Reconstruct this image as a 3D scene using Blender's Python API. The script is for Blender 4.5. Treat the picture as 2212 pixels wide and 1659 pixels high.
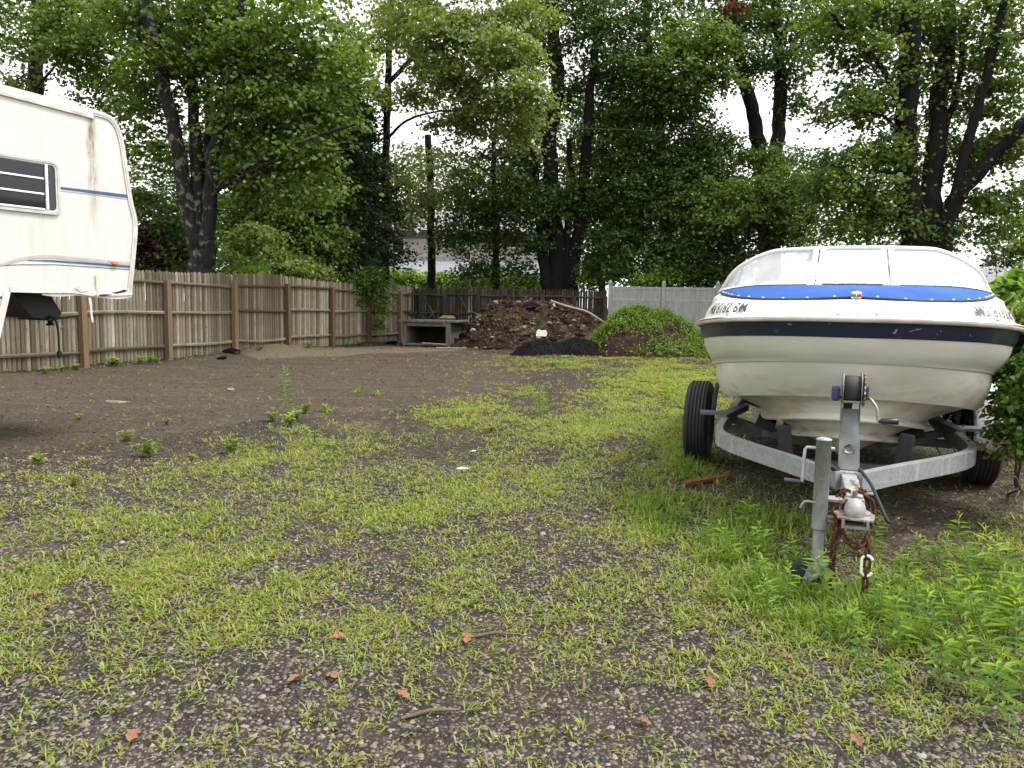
import bpy, bmesh, math, random
import numpy as np
from mathutils import Vector, Matrix, Quaternion

for _o in list(bpy.data.objects):
    bpy.data.objects.remove(_o)
SC = bpy.context.scene
COL = SC.collection
R = math.radians
random.seed(7)
RNG = np.random.RandomState(11)

# ------------------------------------------------------------------ camera
CAM_H, PITCH, ROLL, FPX = 1.35, 5.76, 1.0, 1670.0     # FPX: focal length in a 2212 px wide picture
cam_d = bpy.data.cameras.new('camera')
cam = bpy.data.objects.new('camera', cam_d)
COL.objects.link(cam)
cam_d.sensor_width = 36
cam_d.lens = 36 * FPX / 2212
cam_d.clip_start = 0.05
cam_d.clip_end = 3000
CM = Matrix.Rotation(R(90 - PITCH), 3, 'X') @ Matrix.Rotation(R(ROLL), 3, 'Z')
cam.matrix_world = Matrix.Translation((0, 0, CAM_H)) @ CM.to_4x4()
SC.camera = cam

# ------------------------------------------------------------------ sky and sun (bright overcast)
SUN_EL, SUN_AZ = 60, 100          # azimuth: compass direction the light comes from, 0 = +Y, clockwise
world = bpy.data.worlds.new('World')
SC.world = world
world.use_nodes = True
wn = world.node_tree
wn.nodes.clear()
w_out = wn.nodes.new('ShaderNodeOutputWorld')
w_bg = wn.nodes.new('ShaderNodeBackground')
w_sky = wn.nodes.new('ShaderNodeTexSky')
w_sky.sky_type = 'NISHITA'
w_sky.sun_disc = False
w_sky.sun_elevation = R(SUN_EL)
w_sky.sun_rotation = R(SUN_AZ)
w_sky.air_density = 1.6
w_sky.dust_density = 6.0
w_sky.ozone_density = 1.0
w_hs = wn.nodes.new('ShaderNodeHueSaturation')
w_hs.inputs['Saturation'].default_value = 0.12
w_hs.inputs['Value'].default_value = 1.0
w_mix = wn.nodes.new('ShaderNodeMix')
w_mix.data_type = 'RGBA'
w_mix.inputs[0].default_value = 0.55
w_mix.inputs[7].default_value = (9.4, 9.3, 9.25, 1)      # even cloud layer
wn.links.new(w_sky.outputs[0], w_hs.inputs['Color'])
wn.links.new(w_hs.outputs[0], w_mix.inputs[6])
wn.links.new(w_mix.outputs[2], w_bg.inputs['Color'])
w_bg.inputs['Strength'].default_value = 0.12
wn.links.new(w_bg.outputs[0], w_out.inputs['Surface'])

sun_d = bpy.data.lights.new('sun', 'SUN')
sun_d.energy = 1.5
sun_d.angle = R(15)
sun_d.color = (1.0, 0.96, 0.9)
sun = bpy.data.objects.new('sun', sun_d)
COL.objects.link(sun)
_sd = Vector((math.sin(R(SUN_AZ)) * math.cos(R(SUN_EL)), math.cos(R(SUN_AZ)) * math.cos(R(SUN_EL)), math.sin(R(SUN_EL))))
sun.rotation_euler = _sd.to_track_quat('Z', 'Y').to_euler()
sun.location = (0, -10, 30)

SC.view_settings.view_transform = 'Standard'
SC.view_settings.look = 'None'
SC.view_settings.gamma = 1.0
SC.view_settings.use_curve_mapping = False
SC.view_settings.exposure = 1.2
SC.render.engine = 'CYCLES'
SC.cycles.max_bounces = 7
SC.cycles.transparent_max_bounces = 12
SC.cycles.use_denoising = True

# ------------------------------------------------------------------ helpers
def at(dx, dy, Y):
    """world point at distance Y along the ground axis for a point of the survey picture (2212 x 1659)"""
    v = CM @ Vector(((dx - 1106) / FPX, -(dy - 829.5) / FPX, -1))
    k = Y / v.y
    return Vector((v.x * k, Y, CAM_H + v.z * k))

def ground_at(dx, dy, z=0.0):
    v = CM @ Vector(((dx - 1106) / FPX, -(dy - 829.5) / FPX, -1))
    k = (z - CAM_H) / v.z
    return Vector((v.x * k, v.y * k, z))

_CMI = np.array(CM.inverted())
def screen(P):
    """world points (n,3) -> survey picture coordinates"""
    q = (np.asarray(P) - np.array([0, 0, CAM_H])) @ _CMI.T
    d = -q[:, 2]
    d = np.where(np.abs(d) < 1e-6, 1e-6, d)
    return 1106 + FPX * q[:, 0] / d, 829.5 - FPX * q[:, 1] / d, d

def ghash(x, y):
    return (0.020 * np.sin(x * 0.9 + 1.3) * np.cos(y * 0.7 + 0.4) + 0.012 * np.sin(x * 2.3 + y * 1.7)
            + 0.008 * np.sin(x * 4.1 - y * 3.7 + 2.0))

def gz(x, y):
    """height of the ground"""
    x = np.asarray(x, float); y = np.asarray(y, float)
    z = ghash(x, y)
    z = z + 0.30 * np.exp(-(((x + 7.3) / 1.3) ** 2 + ((y - 21.6) / 1.9) ** 2))    # sand swept against the fence
    z = z - 0.06 * np.clip((-x - 4) / 6, 0, 1) * np.clip((20 - y) / 8, 0, 1)
    return z

def tag(o, label=None, cat=None, group=None, kind=None):
    if label: o['label'] = label
    if cat: o['category'] = cat
    if group: o['group'] = group
    if kind: o['kind'] = kind
    return o

def empty(name, loc=(0, 0, 0), rz=0.0):
    o = bpy.data.objects.new(name, None)
    o.empty_display_size = 0.2
    o.location = loc
    o.rotation_euler = (0, 0, rz)
    COL.objects.link(o)
    return o

def link(name, me, mat=None, parent=None):
    o = bpy.data.objects.new(name, me)
    COL.objects.link(o)
    if mat is not None and len(me.materials) == 0:
        me.materials.append(mat)
    if parent is not None:
        o.parent = parent
    return o

def np_mesh(name, V, F, smooth=False):
    """V (n,3), F (m,k) arrays -> mesh, fast"""
    me = bpy.data.meshes.new(name)
    V = np.asarray(V, np.float32); F = np.asarray(F, np.int32)
    k = F.shape[1]
    me.vertices.add(len(V)); me.vertices.foreach_set('co', V.ravel())
    me.loops.add(F.size); me.loops.foreach_set('vertex_index', F.ravel())
    me.polygons.add(len(F))
    me.polygons.foreach_set('loop_start', np.arange(0, F.size, k, dtype=np.int32))
    me.polygons.foreach_set('loop_total', np.full(len(F), k, np.int32))
    if smooth:
        me.polygons.foreach_set('use_smooth', np.ones(len(F), bool))
    me.update(calc_edges=True)
    return me

class MB:
    """collects shapes, builds ONE mesh object"""
    def __init__(s):
        s.v = []; s.f = []; s.sm = []
    def add(s, vs, fs, smooth=False):
        b = len(s.v)
        s.v += [tuple(v) for v in vs]
        s.f += [tuple(b + i for i in f) for f in fs]
        s.sm += [smooth] * len(fs)
        return s
    def box(s, c, size, M=None, bev=0.0):
        hx, hy, hz = size[0] / 2, size[1] / 2, size[2] / 2
        if bev <= 0:
            vs = [Vector((x, y, z)) for x in (-hx, hx) for y in (-hy, hy) for z in (-hz, hz)]
            fs = [(0, 1, 3, 2), (4, 6, 7, 5), (0, 4, 5, 1), (2, 3, 7, 6), (0, 2, 6, 4), (1, 5, 7, 3)]
        else:
            bm = bmesh.new()
            bmesh.ops.create_cube(bm, size=1.0)
            for v in bm.verts: v.co = Vector((v.co.x * size[0], v.co.y * size[1], v.co.z * size[2]))
            bmesh.ops.bevel(bm, geom=bm.edges[:], offset=bev, segments=2, affect='EDGES', profile=0.5)
            bm.verts.index_update()
            vs = [v.co.copy() for v in bm.verts]
            fs = [tuple(v.index for v in f.verts) for f in bm.faces]
            bm.free()
        if M is not None: vs = [M @ v for v in vs]
        c = Vector(c)
        return s.add([v + c for v in vs], fs)
    def bar(s, a, b, w, h, up=(0, 0, 1)):
        """square bar from a to b"""
        a = Vector(a); b = Vector(b); d = (b - a).normalized()
        u = Vector(up)
        sd = d.cross(u)
        if sd.length < 1e-4: sd = d.cross(Vector((1, 0, 0)))
        sd.normalize(); u = sd.cross(d).normalized()
        vs = [p + sd * x + u * y for p in (a, b) for x, y in ((-w/2, -h/2), (w/2, -h/2), (w/2, h/2), (-w/2, h/2))]
        return s.add(vs, [(3, 2, 1, 0), (4, 5, 6, 7), (0, 1, 5, 4), (1, 2, 6, 5), (2, 3, 7, 6), (3, 0, 4, 7)])
    def tube(s, pts, rad, n=10, caps=True, smooth=True, wob=0.0, closed=False):
        pts = [Vector(p) for p in pts]
        m = len(pts)
        if not hasattr(rad, '__len__'): rad = [rad] * m
        vs = []; prev = None
        for i, p in enumerate(pts):
            if closed: d = pts[(i + 1) % m] - pts[i - 1]
            else: d = pts[min(i + 1, m - 1)] - pts[max(i - 1, 0)]
            if d.length < 1e-9: d = Vector((0, 0, 1))
            d.normalize()
            if prev is None:
                ref = Vector((0, 0, 1)) if abs(d.z) < .9 else Vector((1, 0, 0))
                u = d.cross(ref).normalized()
            else:
                u = prev - d * prev.dot(d)
                if u.length < 1e-6: u = d.cross(Vector((1, 0, 0)))
                u.normalize()
            prev = u
            w = d.cross(u)
            for k in range(n):
                a = 2 * math.pi * k / n
                r = rad[i] * (1 + (random.uniform(-wob, wob) if wob else 0))
                vs.append(p + (u * math.cos(a) + w * math.sin(a)) * r)
        fs = []
        for i in range(m if closed else m - 1):
            j = (i + 1) % m
            for k in range(n):
                k2 = (k + 1) % n
                fs.append((i * n + k, i * n + k2, j * n + k2, j * n + k))
        s.add(vs, fs, smooth)
        if caps and not closed:
            s.add([vs[k] for k in range(n)], [tuple(range(n - 1, -1, -1))])
            s.add([vs[(m - 1) * n + k] for k in range(n)], [tuple(range(n))])
        return s
    def lathe(s, prof, M=None, n=24, smooth=True):
        """prof: (r, x) pairs, turned around the X axis"""
        vs = []
        for r, x in prof:
            for k in range(n):
                a = 2 * math.pi * k / n
                v = Vector((x, r * math.cos(a), r * math.sin(a)))
                vs.append(M @ v if M is not None else v)
        fs = []
        for i in range(len(prof) - 1):
            for k in range(n):
                k2 = (k + 1) % n
                fs.append((i * n + k, (i + 1) * n + k, (i + 1) * n + k2, i * n + k2))
        return s.add(vs, fs, smooth)
    def prism(s, poly, off):
        """planar polygon extruded by vector off"""
        n = len(poly); off = Vector(off)
        vs = [Vector(p) for p in poly] + [Vector(p) + off for p in poly]
        fs = [tuple(range(n - 1, -1, -1)), tuple(range(n, 2 * n))]
        fs += [(i, (i + 1) % n, n + (i + 1) % n, n + i) for i in range(n)]
        return s.add(vs, fs)
    def grid(s, P, smooth=True):
        """P: rows of points"""
        r, c = len(P), len(P[0])
        vs = [p for row in P for p in row]
        fs = [(i * c + j, i * c + j + 1, (i + 1) * c + j + 1, (i + 1) * c + j) for i in range(r - 1) for j in range(c - 1)]
        return s.add(vs, fs, smooth)
    def mesh(s, name):
        me = bpy.data.meshes.new(name)
        me.from_pydata(s.v, [], s.f)
        me.polygons.foreach_set('use_smooth', s.sm)
        me.update()
        return me
    def build(s, name, mat, parent=None, fix=True):
        me = s.mesh(name)
        if fix:
            bm = bmesh.new(); bm.from_mesh(me)
            bmesh.ops.recalc_face_normals(bm, faces=bm.faces[:])
            bm.to_mesh(me); bm.free()
        return link(name, me, mat, parent)

def catmull(pts, n):
    """n samples, evenly spread along a smooth curve through pts"""
    P = np.array([list(p) for p in pts], float)
    E = np.vstack([2 * P[0] - P[1], P, 2 * P[-1] - P[-2]])
    out = []
    for i in range(1, len(E) - 2):
        p0, p1, p2, p3 = E[i - 1], E[i], E[i + 1], E[i + 2]
        for t in np.linspace(0, 1, 24, endpoint=False):
            out.append(0.5 * (2 * p1 + (-p0 + p2) * t + (2 * p0 - 5 * p1 + 4 * p2 - p3) * t * t + (-p0 + 3 * p1 - 3 * p2 + p3) * t ** 3))
    out.append(E[-2])
    out = np.array(out)
    L = np.concatenate([[0], np.cumsum(np.linalg.norm(np.diff(out, axis=0), axis=1))])
    t = np.linspace(0, L[-1], n)
    return np.stack([np.interp(t, L, out[:, k]) for k in range(P.shape[1])], 1)

def copy_tree(o, parent=None):
    c = o.copy(); COL.objects.link(c); c.parent = parent
    for ch in [x for x in o.children]:
        copy_tree(ch, c)
    return c

# ------------------------------------------------------------------ materials
class NT:
    def __init__(s, name):
        s.m = bpy.data.materials.new(name)
        s.m.use_nodes = True
        s.t = s.m.node_tree
        s.t.nodes.clear()
        s.out = s.t.nodes.new('ShaderNodeOutputMaterial')
        s._co = None
    def n(s, typ, **kw):
        nd = s.t.nodes.new(typ)
        for k, v in kw.items():
            if k.startswith('i_'):
                key = k[2:].replace('_', ' ')
                s.put(nd.inputs[key] if key in nd.inputs else nd.inputs[int(key)], v)
            else: setattr(nd, k, v)
        return nd
    def put(s, sock, v):
        if hasattr(v, 'is_output') or isinstance(v, bpy.types.NodeSocket): s.t.links.new(v, sock)
        else:
            if hasattr(sock.default_value, '__len__') and hasattr(v, '__len__') and len(v) == 3 and len(sock.default_value) == 4: v = tuple(v) + (1,)
            sock.default_value = v
    def co(s, kind='Object'):
        nd = s.n('ShaderNodeTexCoord'); return nd.outputs[kind]
    def map(s, vec, scale=(1, 1, 1), rot=(0, 0, 0)):
        nd = s.n('ShaderNodeMapping'); s.put(nd.inputs['Vector'], vec); nd.inputs['Scale'].default_value = scale; nd.inputs['Rotation'].default_value = rot
        return nd.outputs[0]
    def noise(s, vec, scale, detail=4, rough=.55, dist=0.0):
        nd = s.n('ShaderNodeTexNoise'); s.put(nd.inputs['Vector'], vec)
        nd.inputs['Scale'].default_value = scale; nd.inputs['Detail'].default_value = detail; nd.inputs['Roughness'].default_value = rough; nd.inputs['Distortion'].default_value = dist
        return nd.outputs['Fac']
    def voro(s, vec, scale, out='Color', feature='F1', rnd=1.0):
        nd = s.n('ShaderNodeTexVoronoi', feature=feature); s.put(nd.inputs['Vector'], vec); nd.inputs['Scale'].default_value = scale
        nd.inputs['Randomness'].default_value = rnd
        return nd.outputs[out]
    def ramp(s, fac, stops, interp='LINEAR'):
        nd = s.n('ShaderNodeValToRGB'); s.put(nd.inputs['Fac'], fac)
        cr = nd.color_ramp; cr.interpolation = interp
        while len(cr.elements) < len(stops): cr.elements.new(0.5)
        for e, (p, c) in zip(cr.elements, stops):
            e.position = p
            e.color = (c, c, c, 1) if not hasattr(c, '__len__') else tuple(c) + (1,)
        return nd.outputs[0]
    def mix(s, fac, a, b, blend='MIX'):
        nd = s.n('ShaderNodeMix', data_type='RGBA', blend_type=blend)
        s.put(nd.inputs[0], fac); s.put(nd.inputs[6], a); s.put(nd.inputs[7], b)
        return nd.outputs[2]
    def math(s, op, a, b=0.0, c=None, clamp=False):
        nd = s.n('ShaderNodeMath', operation=op, use_clamp=clamp); s.put(nd.inputs[0], a); s.put(nd.inputs[1], b)
        if c is not None: s.put(nd.inputs[2], c)
        return nd.outputs[0]
    def attr(s, name):
        return s.n('ShaderNodeAttribute', attribute_name=name).outputs['Fac']
    def bump(s, h, strength=.5, dist=.01):
        nd = s.n('ShaderNodeBump'); s.put(nd.inputs['Height'], h); nd.inputs['Strength'].default_value = strength; nd.inputs['Distance'].default_value = dist
        return nd.outputs[0]
    def bsdf(s, col, rough=.6, metal=0.0, bump=None, spec=.5, **kw):
        b = s.n('ShaderNodeBsdfPrincipled')
        s.put(b.inputs['Base Color'], col); s.put(b.inputs['Roughness'], rough); s.put(b.inputs['Metallic'], metal)
        s.put(b.inputs['Specular IOR Level'], spec)
        if bump is not None: s.t.links.new(bump, b.inputs['Normal'])
        for k, v in kw.items(): s.put(b.inputs[k.replace('_', ' ')], v)
        return b.outputs[0]
    def done(s, sh):
        s.t.links.new(sh, s.out.inputs['Surface']); return s.m

def island(t): return t.n('ShaderNodeNewGeometry').outputs['Random Per Island']
def objrand(t): return t.n('ShaderNodeObjectInfo').outputs['Random']

def plain(name, col, rough=.5, metal=0.0, var=.15, scale=8, bump=.0, spec=.5):
    t = NT(name)
    nz = t.noise(t.co(), scale, 5)
    c = t.mix(t.ramp(nz, [(.3, 0), (.7, 1)]), tuple(x * (1 - var) for x in col), tuple(min(1, x * (1 + var)) for x in col))
    bp = t.bump(t.noise(t.co(), scale * 12, 3), bump, .003) if bump else None
    return t.done(t.bsdf(c, rough, metal, bp, spec))

def leafmat(name, cols, trans=.35, rough=.55, spec=.25):
    """leaves: colour differs leaf by leaf, some light passes through"""
    t = NT(name)
    f = island(t)
    c = t.ramp(f, [(i / (len(cols) - 1), k) for i, k in enumerate(cols)])
    b = t.bsdf(c, rough, 0, None, spec)
    tr = t.n('ShaderNodeBsdfTranslucent')
    c2 = t.mix(1.0, c, (1.35, 1.3, .55), 'MULTIPLY')
    t.put(tr.inputs['Color'], c2)
    mx = t.n('ShaderNodeMixShader'); t.put(mx.inputs[0], trans)
    t.t.links.new(b, mx.inputs[1]); t.t.links.new(tr.outputs[0], mx.inputs[2])
    return t.done(mx.outputs[0])

M = {}
# ------------------------------------------------------------------ material list
def make_materials():
    # ground
    t = NT('ground')
    co = t.co()
    soil, sand, green = t.attr('soil'), t.attr('sand'), t.attr('green')
    big = t.noise(co, .6, 5, .6)
    cell = t.voro(co, 52, 'Color')
    cd = t.voro(co, 52, 'Distance')
    sep = t.n('ShaderNodeSeparateColor'); t.put(sep.inputs[0], cell)
    pick = sep.outputs[0]
    stone = t.ramp(pick, [(0, (.018, .018, .02)), (.34, (.032, .03, .03)), (.5, (.07, .062, .054)), (.66, (.115, .097, .077)), (.8, (.18, .14, .098)), (.92, (.23, .19, .145)), (1, (.28, .255, .22))])
    gap = t.ramp(cd, [(.28, 0), (.62, 1)])
    gravel = t.mix(gap, stone, (.022, .021, .019))
    fine = t.noise(co, 30, 6, .7)
    fine2 = t.noise(co, 7, 6, .65)
    soilc = t.mix(t.ramp(fine, [(.35, 0), (.68, 1)]), (.034, .028, .022), (.145, .117, .09))
    soilc = t.mix(t.ramp(fine2, [(.35, 0), (.65, 1)]), soilc, t.mix(.4, soilc, (.04, .032, .026)))
    ssep = t.voro(co, 38, 'Color')
    sp = t.n('ShaderNodeSeparateColor'); t.put(sp.inputs[0], ssep)
    soilc = t.mix(t.math('MULTIPLY', t.ramp(sp.outputs[1], [(.88, 0), (.91, 1)]), t.ramp(t.noise(co, 2.3, 4, .6), [(.45, 0), (.6, 1)])), soilc, (.17, .135, .1))
    trk = t.noise(t.map(co, (.35, 2.6, 1), (0, 0, .25)), 1.0, 5, .6, .3)
    soilc = t.mix(t.ramp(trk, [(.42, 0), (.6, .55)]), soilc, t.mix(.5, soilc, (.042, .032, .023)))
    soilc = t.mix(t.ramp(t.noise(t.map(co, (.3, 2.2, 1), (0, 0, .3)), 1.7, 5, .6, .3), [(.56, 0), (.7, .5)]), soilc, (.13, .105, .08))
    sandc = t.mix(t.ramp(fine, [(.3, 0), (.7, 1)]), (.09, .066, .047), (.2, .155, .112))
    greenc = t.mix(t.ramp(fine2, [(.3, 0), (.7, 1)]), (.035, .06, .012), (.08, .13, .02))
    def thr(m, lo=.35, hi=.65):
        a = t.math('ADD', m, t.math('MULTIPLY', t.math('SUBTRACT', t.noise(co, 1.7, 6, .7), .5), .9))
        return t.ramp(a, [(lo, 0), (hi, 1)])
    c = t.mix(t.ramp(big, [(.35, .15), (.7, 1)]), gravel, t.mix(.5, gravel, t.mix(t.ramp(fine2, [(.35, 0), (.65, 1)]), (.035, .028, .02), (.13, .1, .07))))
    c = t.mix(thr(soil), c, soilc)
    c = t.mix(thr(sand), c, sandc)
    c = t.mix(t.math('MULTIPLY', thr(green), .7), c, greenc)
    h = t.math('ADD', t.math('MULTIPLY', gap, -1.0), t.math('MULTIPLY', fine, 1.2))
    M['ground'] = t.done(t.bsdf(c, .9, 0, t.bump(h, .8, .012), .06))

    t = NT('pebble')
    f = island(t)
    c = t.ramp(f, [(0, (.014, .014, .015)), (.3, (.03, .029, .029)), (.45, (.06, .055, .05)), (.6, (.1, .088, .074)), (.76, (.14, .115, .088)), (.9, (.18, .15, .114)), (.98, (.215, .19, .155)), (1, (.25, .23, .2))])
    c = t.mix(.25, c, t.noise(t.co(), 160, 2), 'SOFT_LIGHT')
    M['pebble'] = t.done(t.bsdf(c, .6, 0, None, .3))

    # foliage
    M['maple'] = leafmat('maple', [(0.048, 0.094, 0.021), (0.074, 0.140, 0.029), (0.106, 0.180, 0.036), (0.153, 0.228, 0.045), (0.213, 0.273, 0.058)], .42)
    M['maple_yellow'] = leafmat('maple_yellow', [(0.084, 0.141, 0.038), (0.129, 0.199, 0.054), (0.187, 0.249, 0.074), (0.258, 0.309, 0.101)], .44)
    M['oak'] = leafmat('oak', [(0.035, 0.071, 0.019), (0.055, 0.109, 0.025), (0.084, 0.148, 0.033), (0.122, 0.189, 0.040)], .36)
    M['hemlock'] = leafmat('hemlock', [(0.014, 0.031, 0.013), (0.024, 0.052, 0.018), (0.037, 0.071, 0.022), (0.058, 0.093, 0.027)], .2)
    M['far_leaf'] = leafmat('far_leaf', [(0.048, 0.094, 0.030), (0.072, 0.125, 0.036), (0.108, 0.163, 0.048), (0.144, 0.200, 0.054)], .35)
    M['shrub'] = leafmat('shrub', [(0.046, 0.103, 0.020), (0.075, 0.149, 0.026), (0.115, 0.201, 0.033), (0.172, 0.259, 0.044)], .4)
    M['bright_shrub'] = leafmat('bright_shrub', [(.1, .19, .02), (.15, .26, .03), (.2, .32, .04)], .42)
    M['purple_leaf'] = leafmat('purple_leaf', [(.02, .009, .012), (.035, .016, .018), (.055, .025, .025)], .25)
    M['red_leaf'] = leafmat('red_leaf', [(.12, .04, .025), (.2, .07, .04)], .3)
    M['grass'] = leafmat('grass', [(0.117, 0.178, 0.024), (0.164, 0.243, 0.030), (0.212, 0.297, 0.038), (0.265, 0.340, 0.046), (0.318, 0.346, 0.075), (0.307, 0.270, 0.120), (0.233, 0.184, 0.090)], .42, .5, .3)
    M['grass_deep'] = leafmat('grass_deep', [(0.075, 0.144, 0.018), (0.112, 0.210, 0.024), (0.175, 0.276, 0.033), (0.237, 0.336, 0.039)], .4, .45, .35)
    M['weed'] = leafmat('weed', [(0.081, 0.161, 0.022), (0.115, 0.213, 0.029), (0.167, 0.276, 0.035), (0.218, 0.333, 0.044)], .42)
    M['weed_tip'] = leafmat('weed_tip', [(0.200, 0.336, 0.030), (0.270, 0.399, 0.040), (0.330, 0.441, 0.050)], .45)
    M['litter'] = leafmat('litter', [(.018, .013, .01), (.04, .026, .018), (.075, .045, .03), (.12, .075, .05), (.19, .13, .09)], .08, .8, .2)
    M['dry_leaf'] = leafmat('dry_leaf', [(.2, .1, .06), (.27, .14, .085), (.16, .09, .06)], .2, .7, .2)
    M['stalk'] = plain('stalk', (.13, .2, .04), .6)
    M['twig'] = plain('twig', (.1, .075, .055), .85, 0, .3, 20)
    # bark with lichen
    t = NT('bark')
    co = t.co()
    ridg = t.noise(t.map(co, (9, 9, 1.4)), 2.2, 6, .7, .6)
    base = t.mix(t.ramp(ridg, [(.35, 0), (.68, 1)]), (.009, .008, .008), (.04, .036, .032))
    lic = t.ramp(t.noise(co, 4.0, 5, .6, .5), [(.55, 0), (.6, 1)])
    c = t.mix(t.math('MULTIPLY', lic, .75), base, (.17, .19, .13))
    M['bark'] = t.done(t.bsdf(c, .92, 0, t.bump(ridg, .9, .04), .2))
    t = NT('bark_dark')
    co = t.co()
    ridg = t.noise(t.map(co, (9, 9, 1.4)), 2.2, 6, .7, .6)
    base = t.mix(t.ramp(ridg, [(.35, 0), (.68, 1)]), (.006, .0055, .005), (.024, .021, .019))
    lic = t.ramp(t.noise(co, 3.0, 5, .6, .5), [(.64, 0), (.69, 1)])
    c = t.mix(t.math('MULTIPLY', lic, .4), base, (.1, .11, .085))
    M['bark_dark'] = t.done(t.bsdf(c, .92, 0, t.bump(ridg, .9, .04), .2))
    # weathered fence wood; every piece its own tone
    t = NT('picket')
    co = t.co(); r = objrand(t)
    grain = t.noise(t.map(co, (30, 30, 1.6)), 2.0, 6, .7, .4)
    tone = t.ramp(r, [(0, (.095, .07, .046)), (.16, (.22, .182, .13)), (.32, (.125, .095, .063)), (.48, (.32, .28, .215)), (.62, (.17, .13, .086)), (.78, (.37, .335, .265)), (.9, (.22, .188, .132)), (1, (.47, .44, .37))])
    c = t.mix(t.ramp(grain, [(.32, 0), (.7, 1)]), t.mix(.55, tone, (.045, .036, .028)), tone)
    off = t.n('ShaderNodeVectorMath', operation='ADD'); t.put(off.inputs[0], co)
    cmb = t.n('ShaderNodeCombineXYZ'); t.put(cmb.inputs[0], t.math('MULTIPLY', r, 37)); t.put(cmb.inputs[2], t.math('MULTIPLY', r, 19))
    t.put(off.inputs[1], cmb.outputs[0])
    sx = t.n('ShaderNodeSeparateXYZ'); t.put(sx.inputs[0], co)
    low = t.ramp(sx.outputs[2], [(0.0, 1), (.32, 0)])
    alg = t.ramp(t.noise(off.outputs[0], 2.6, 5, .6), [(.5, 0), (.72, .55)])
    alg = t.math('MAXIMUM', alg, t.math('MULTIPLY', low, .4))
    c = t.mix(alg, c, (.075, .082, .028))
    knot = t.ramp(t.noise(t.map(off.outputs[0], (6, 6, 3)), 3.0, 2, .5), [(.68, 0), (.74, .7)])
    c = t.mix(knot, c, (.05, .032, .02))
    M['picket'] = t.done(t.bsdf(c, .88, 0, t.bump(grain, .5, .006), .2))
    t = NT('picket_dark')  # darker copy of the picket wood: tree shade on the rear fence painted in
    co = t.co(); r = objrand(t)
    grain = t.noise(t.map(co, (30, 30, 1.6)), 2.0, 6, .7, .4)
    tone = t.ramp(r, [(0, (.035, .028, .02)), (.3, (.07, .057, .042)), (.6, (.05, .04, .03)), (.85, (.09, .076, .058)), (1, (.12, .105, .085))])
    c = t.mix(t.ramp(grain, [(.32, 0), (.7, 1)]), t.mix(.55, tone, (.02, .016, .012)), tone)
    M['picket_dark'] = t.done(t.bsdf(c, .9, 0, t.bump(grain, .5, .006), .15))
    t = NT('fence_post')
    co = t.co(); r = objrand(t)
    grain = t.noise(t.map(co, (26, 26, 1.2)), 2.0, 6, .7, .5)
    tone = t.ramp(r, [(0, (.13, .086, .05)), (.5, (.2, .136, .08)), (1, (.28, .195, .11))])
    c = t.mix(t.ramp(grain, [(.32, 0), (.7, 1)]), t.mix(.6, tone, (.05, .032, .022)), tone)
    M['fence_post'] = t.done(t.bsdf(c, .85, 0, t.bump(grain, .4, .006), .2))
    t = NT('fence_rail')
    co = t.co(); r = objrand(t)
    grain = t.noise(t.map(co, (1.6, 26, 26)), 2.0, 6, .7, .5)
    tone = t.ramp(r, [(0, (.075, .06, .044)), (.5, (.16, .135, .095)), (1, (.26, .23, .17))])
    c = t.mix(t.ramp(grain, [(.32, 0), (.7, 1)]), t.mix(.6, tone, (.035, .028, .022)), tone)
    c = t.mix(t.ramp(t.noise(co, 3.5, 5, .6), [(.5, 0), (.7, .6)]), c, (.085, .09, .035))
    M['fence_rail'] = t.done(t.bsdf(c, .88, 0, t.bump(grain, .5, .006), .2))
    # vinyl
    t = NT('vinyl')
    co = t.co()
    dirt = t.noise(t.map(co, (5, 5, .7)), 2, 5, .65)
    c = t.mix(t.ramp(dirt, [(.35, 0), (.7, .7)]), (.33, .33, .315), (.17, .17, .16))
    M['vinyl'] = t.done(t.bsdf(c, .5))
    # concrete, asphalt
    t = NT('concrete')
    co = t.co()
    n1 = t.noise(t.map(co, (3, 3, .8)), 2.0, 6, .7); n2 = t.noise(co, 45, 4, .7)
    c = t.mix(t.ramp(n1, [(.3, 0), (.7, 1)]), (.075, .069, .058), (.19, .178, .15))
    c = t.mix(.25, c, n2, 'SOFT_LIGHT')
    M['concrete'] = t.done(t.bsdf(c, .9, 0, t.bump(n2, .4, .008), .2))
    M['shaded_concrete'] = plain('shaded_concrete', (.035, .033, .03), .95, 0, .4, 5, .4, .1)  # near-black: the shade inside the open box is put into the concrete colour
    M['asphalt'] = plain('asphalt', (.009, .009, .010), .9, 0, .5, 30, .9, .05)
    M['white_rock'] = plain('white_rock', (.4, .4, .385), .8, 0, .2, 12, .4)
    M['grey_rock'] = plain('grey_rock', (.16, .155, .15), .85, 0, .35, 9, .5)
    M['tan_rock'] = plain('tan_rock', (.2, .145, .105), .85, 0, .3, 9, .5)
    M['pink_block'] = plain('pink_block', (.5, .24, .18), .8, 0, .2, 12, .4)
    # mounds
    t = NT('mound_soil')
    co = t.co()
    n1 = t.noise(co, 1.2, 6, .65); n2 = t.noise(co, 14, 6, .7)
    c = t.mix(t.ramp(n2, [(.35, 0), (.68, 1)]), (.012, .009, .007), (.06, .036, .025))
    c = t.mix(t.ramp(n1, [(.55, 0), (.68, .8)]), c, t.mix(n2, (.1, .075, .052), (.2, .155, .115)))
    M['mound_soil'] = t.done(t.bsdf(c, .95, 0, t.bump(n2, 1.0, .05), .1))
    # boat
    t = NT('gelcoat')
    co = t.co()
    st = t.noise(t.map(co, (1, 1, 2.5)), 1.6, 5, .6)
    c = t.mix(t.ramp(st, [(.35, 0), (.75, 1)]), (.66, .65, .59), (.55, .535, .47))
    sx = t.n('ShaderNodeSeparateXYZ'); t.put(sx.inputs[0], co)
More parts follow.
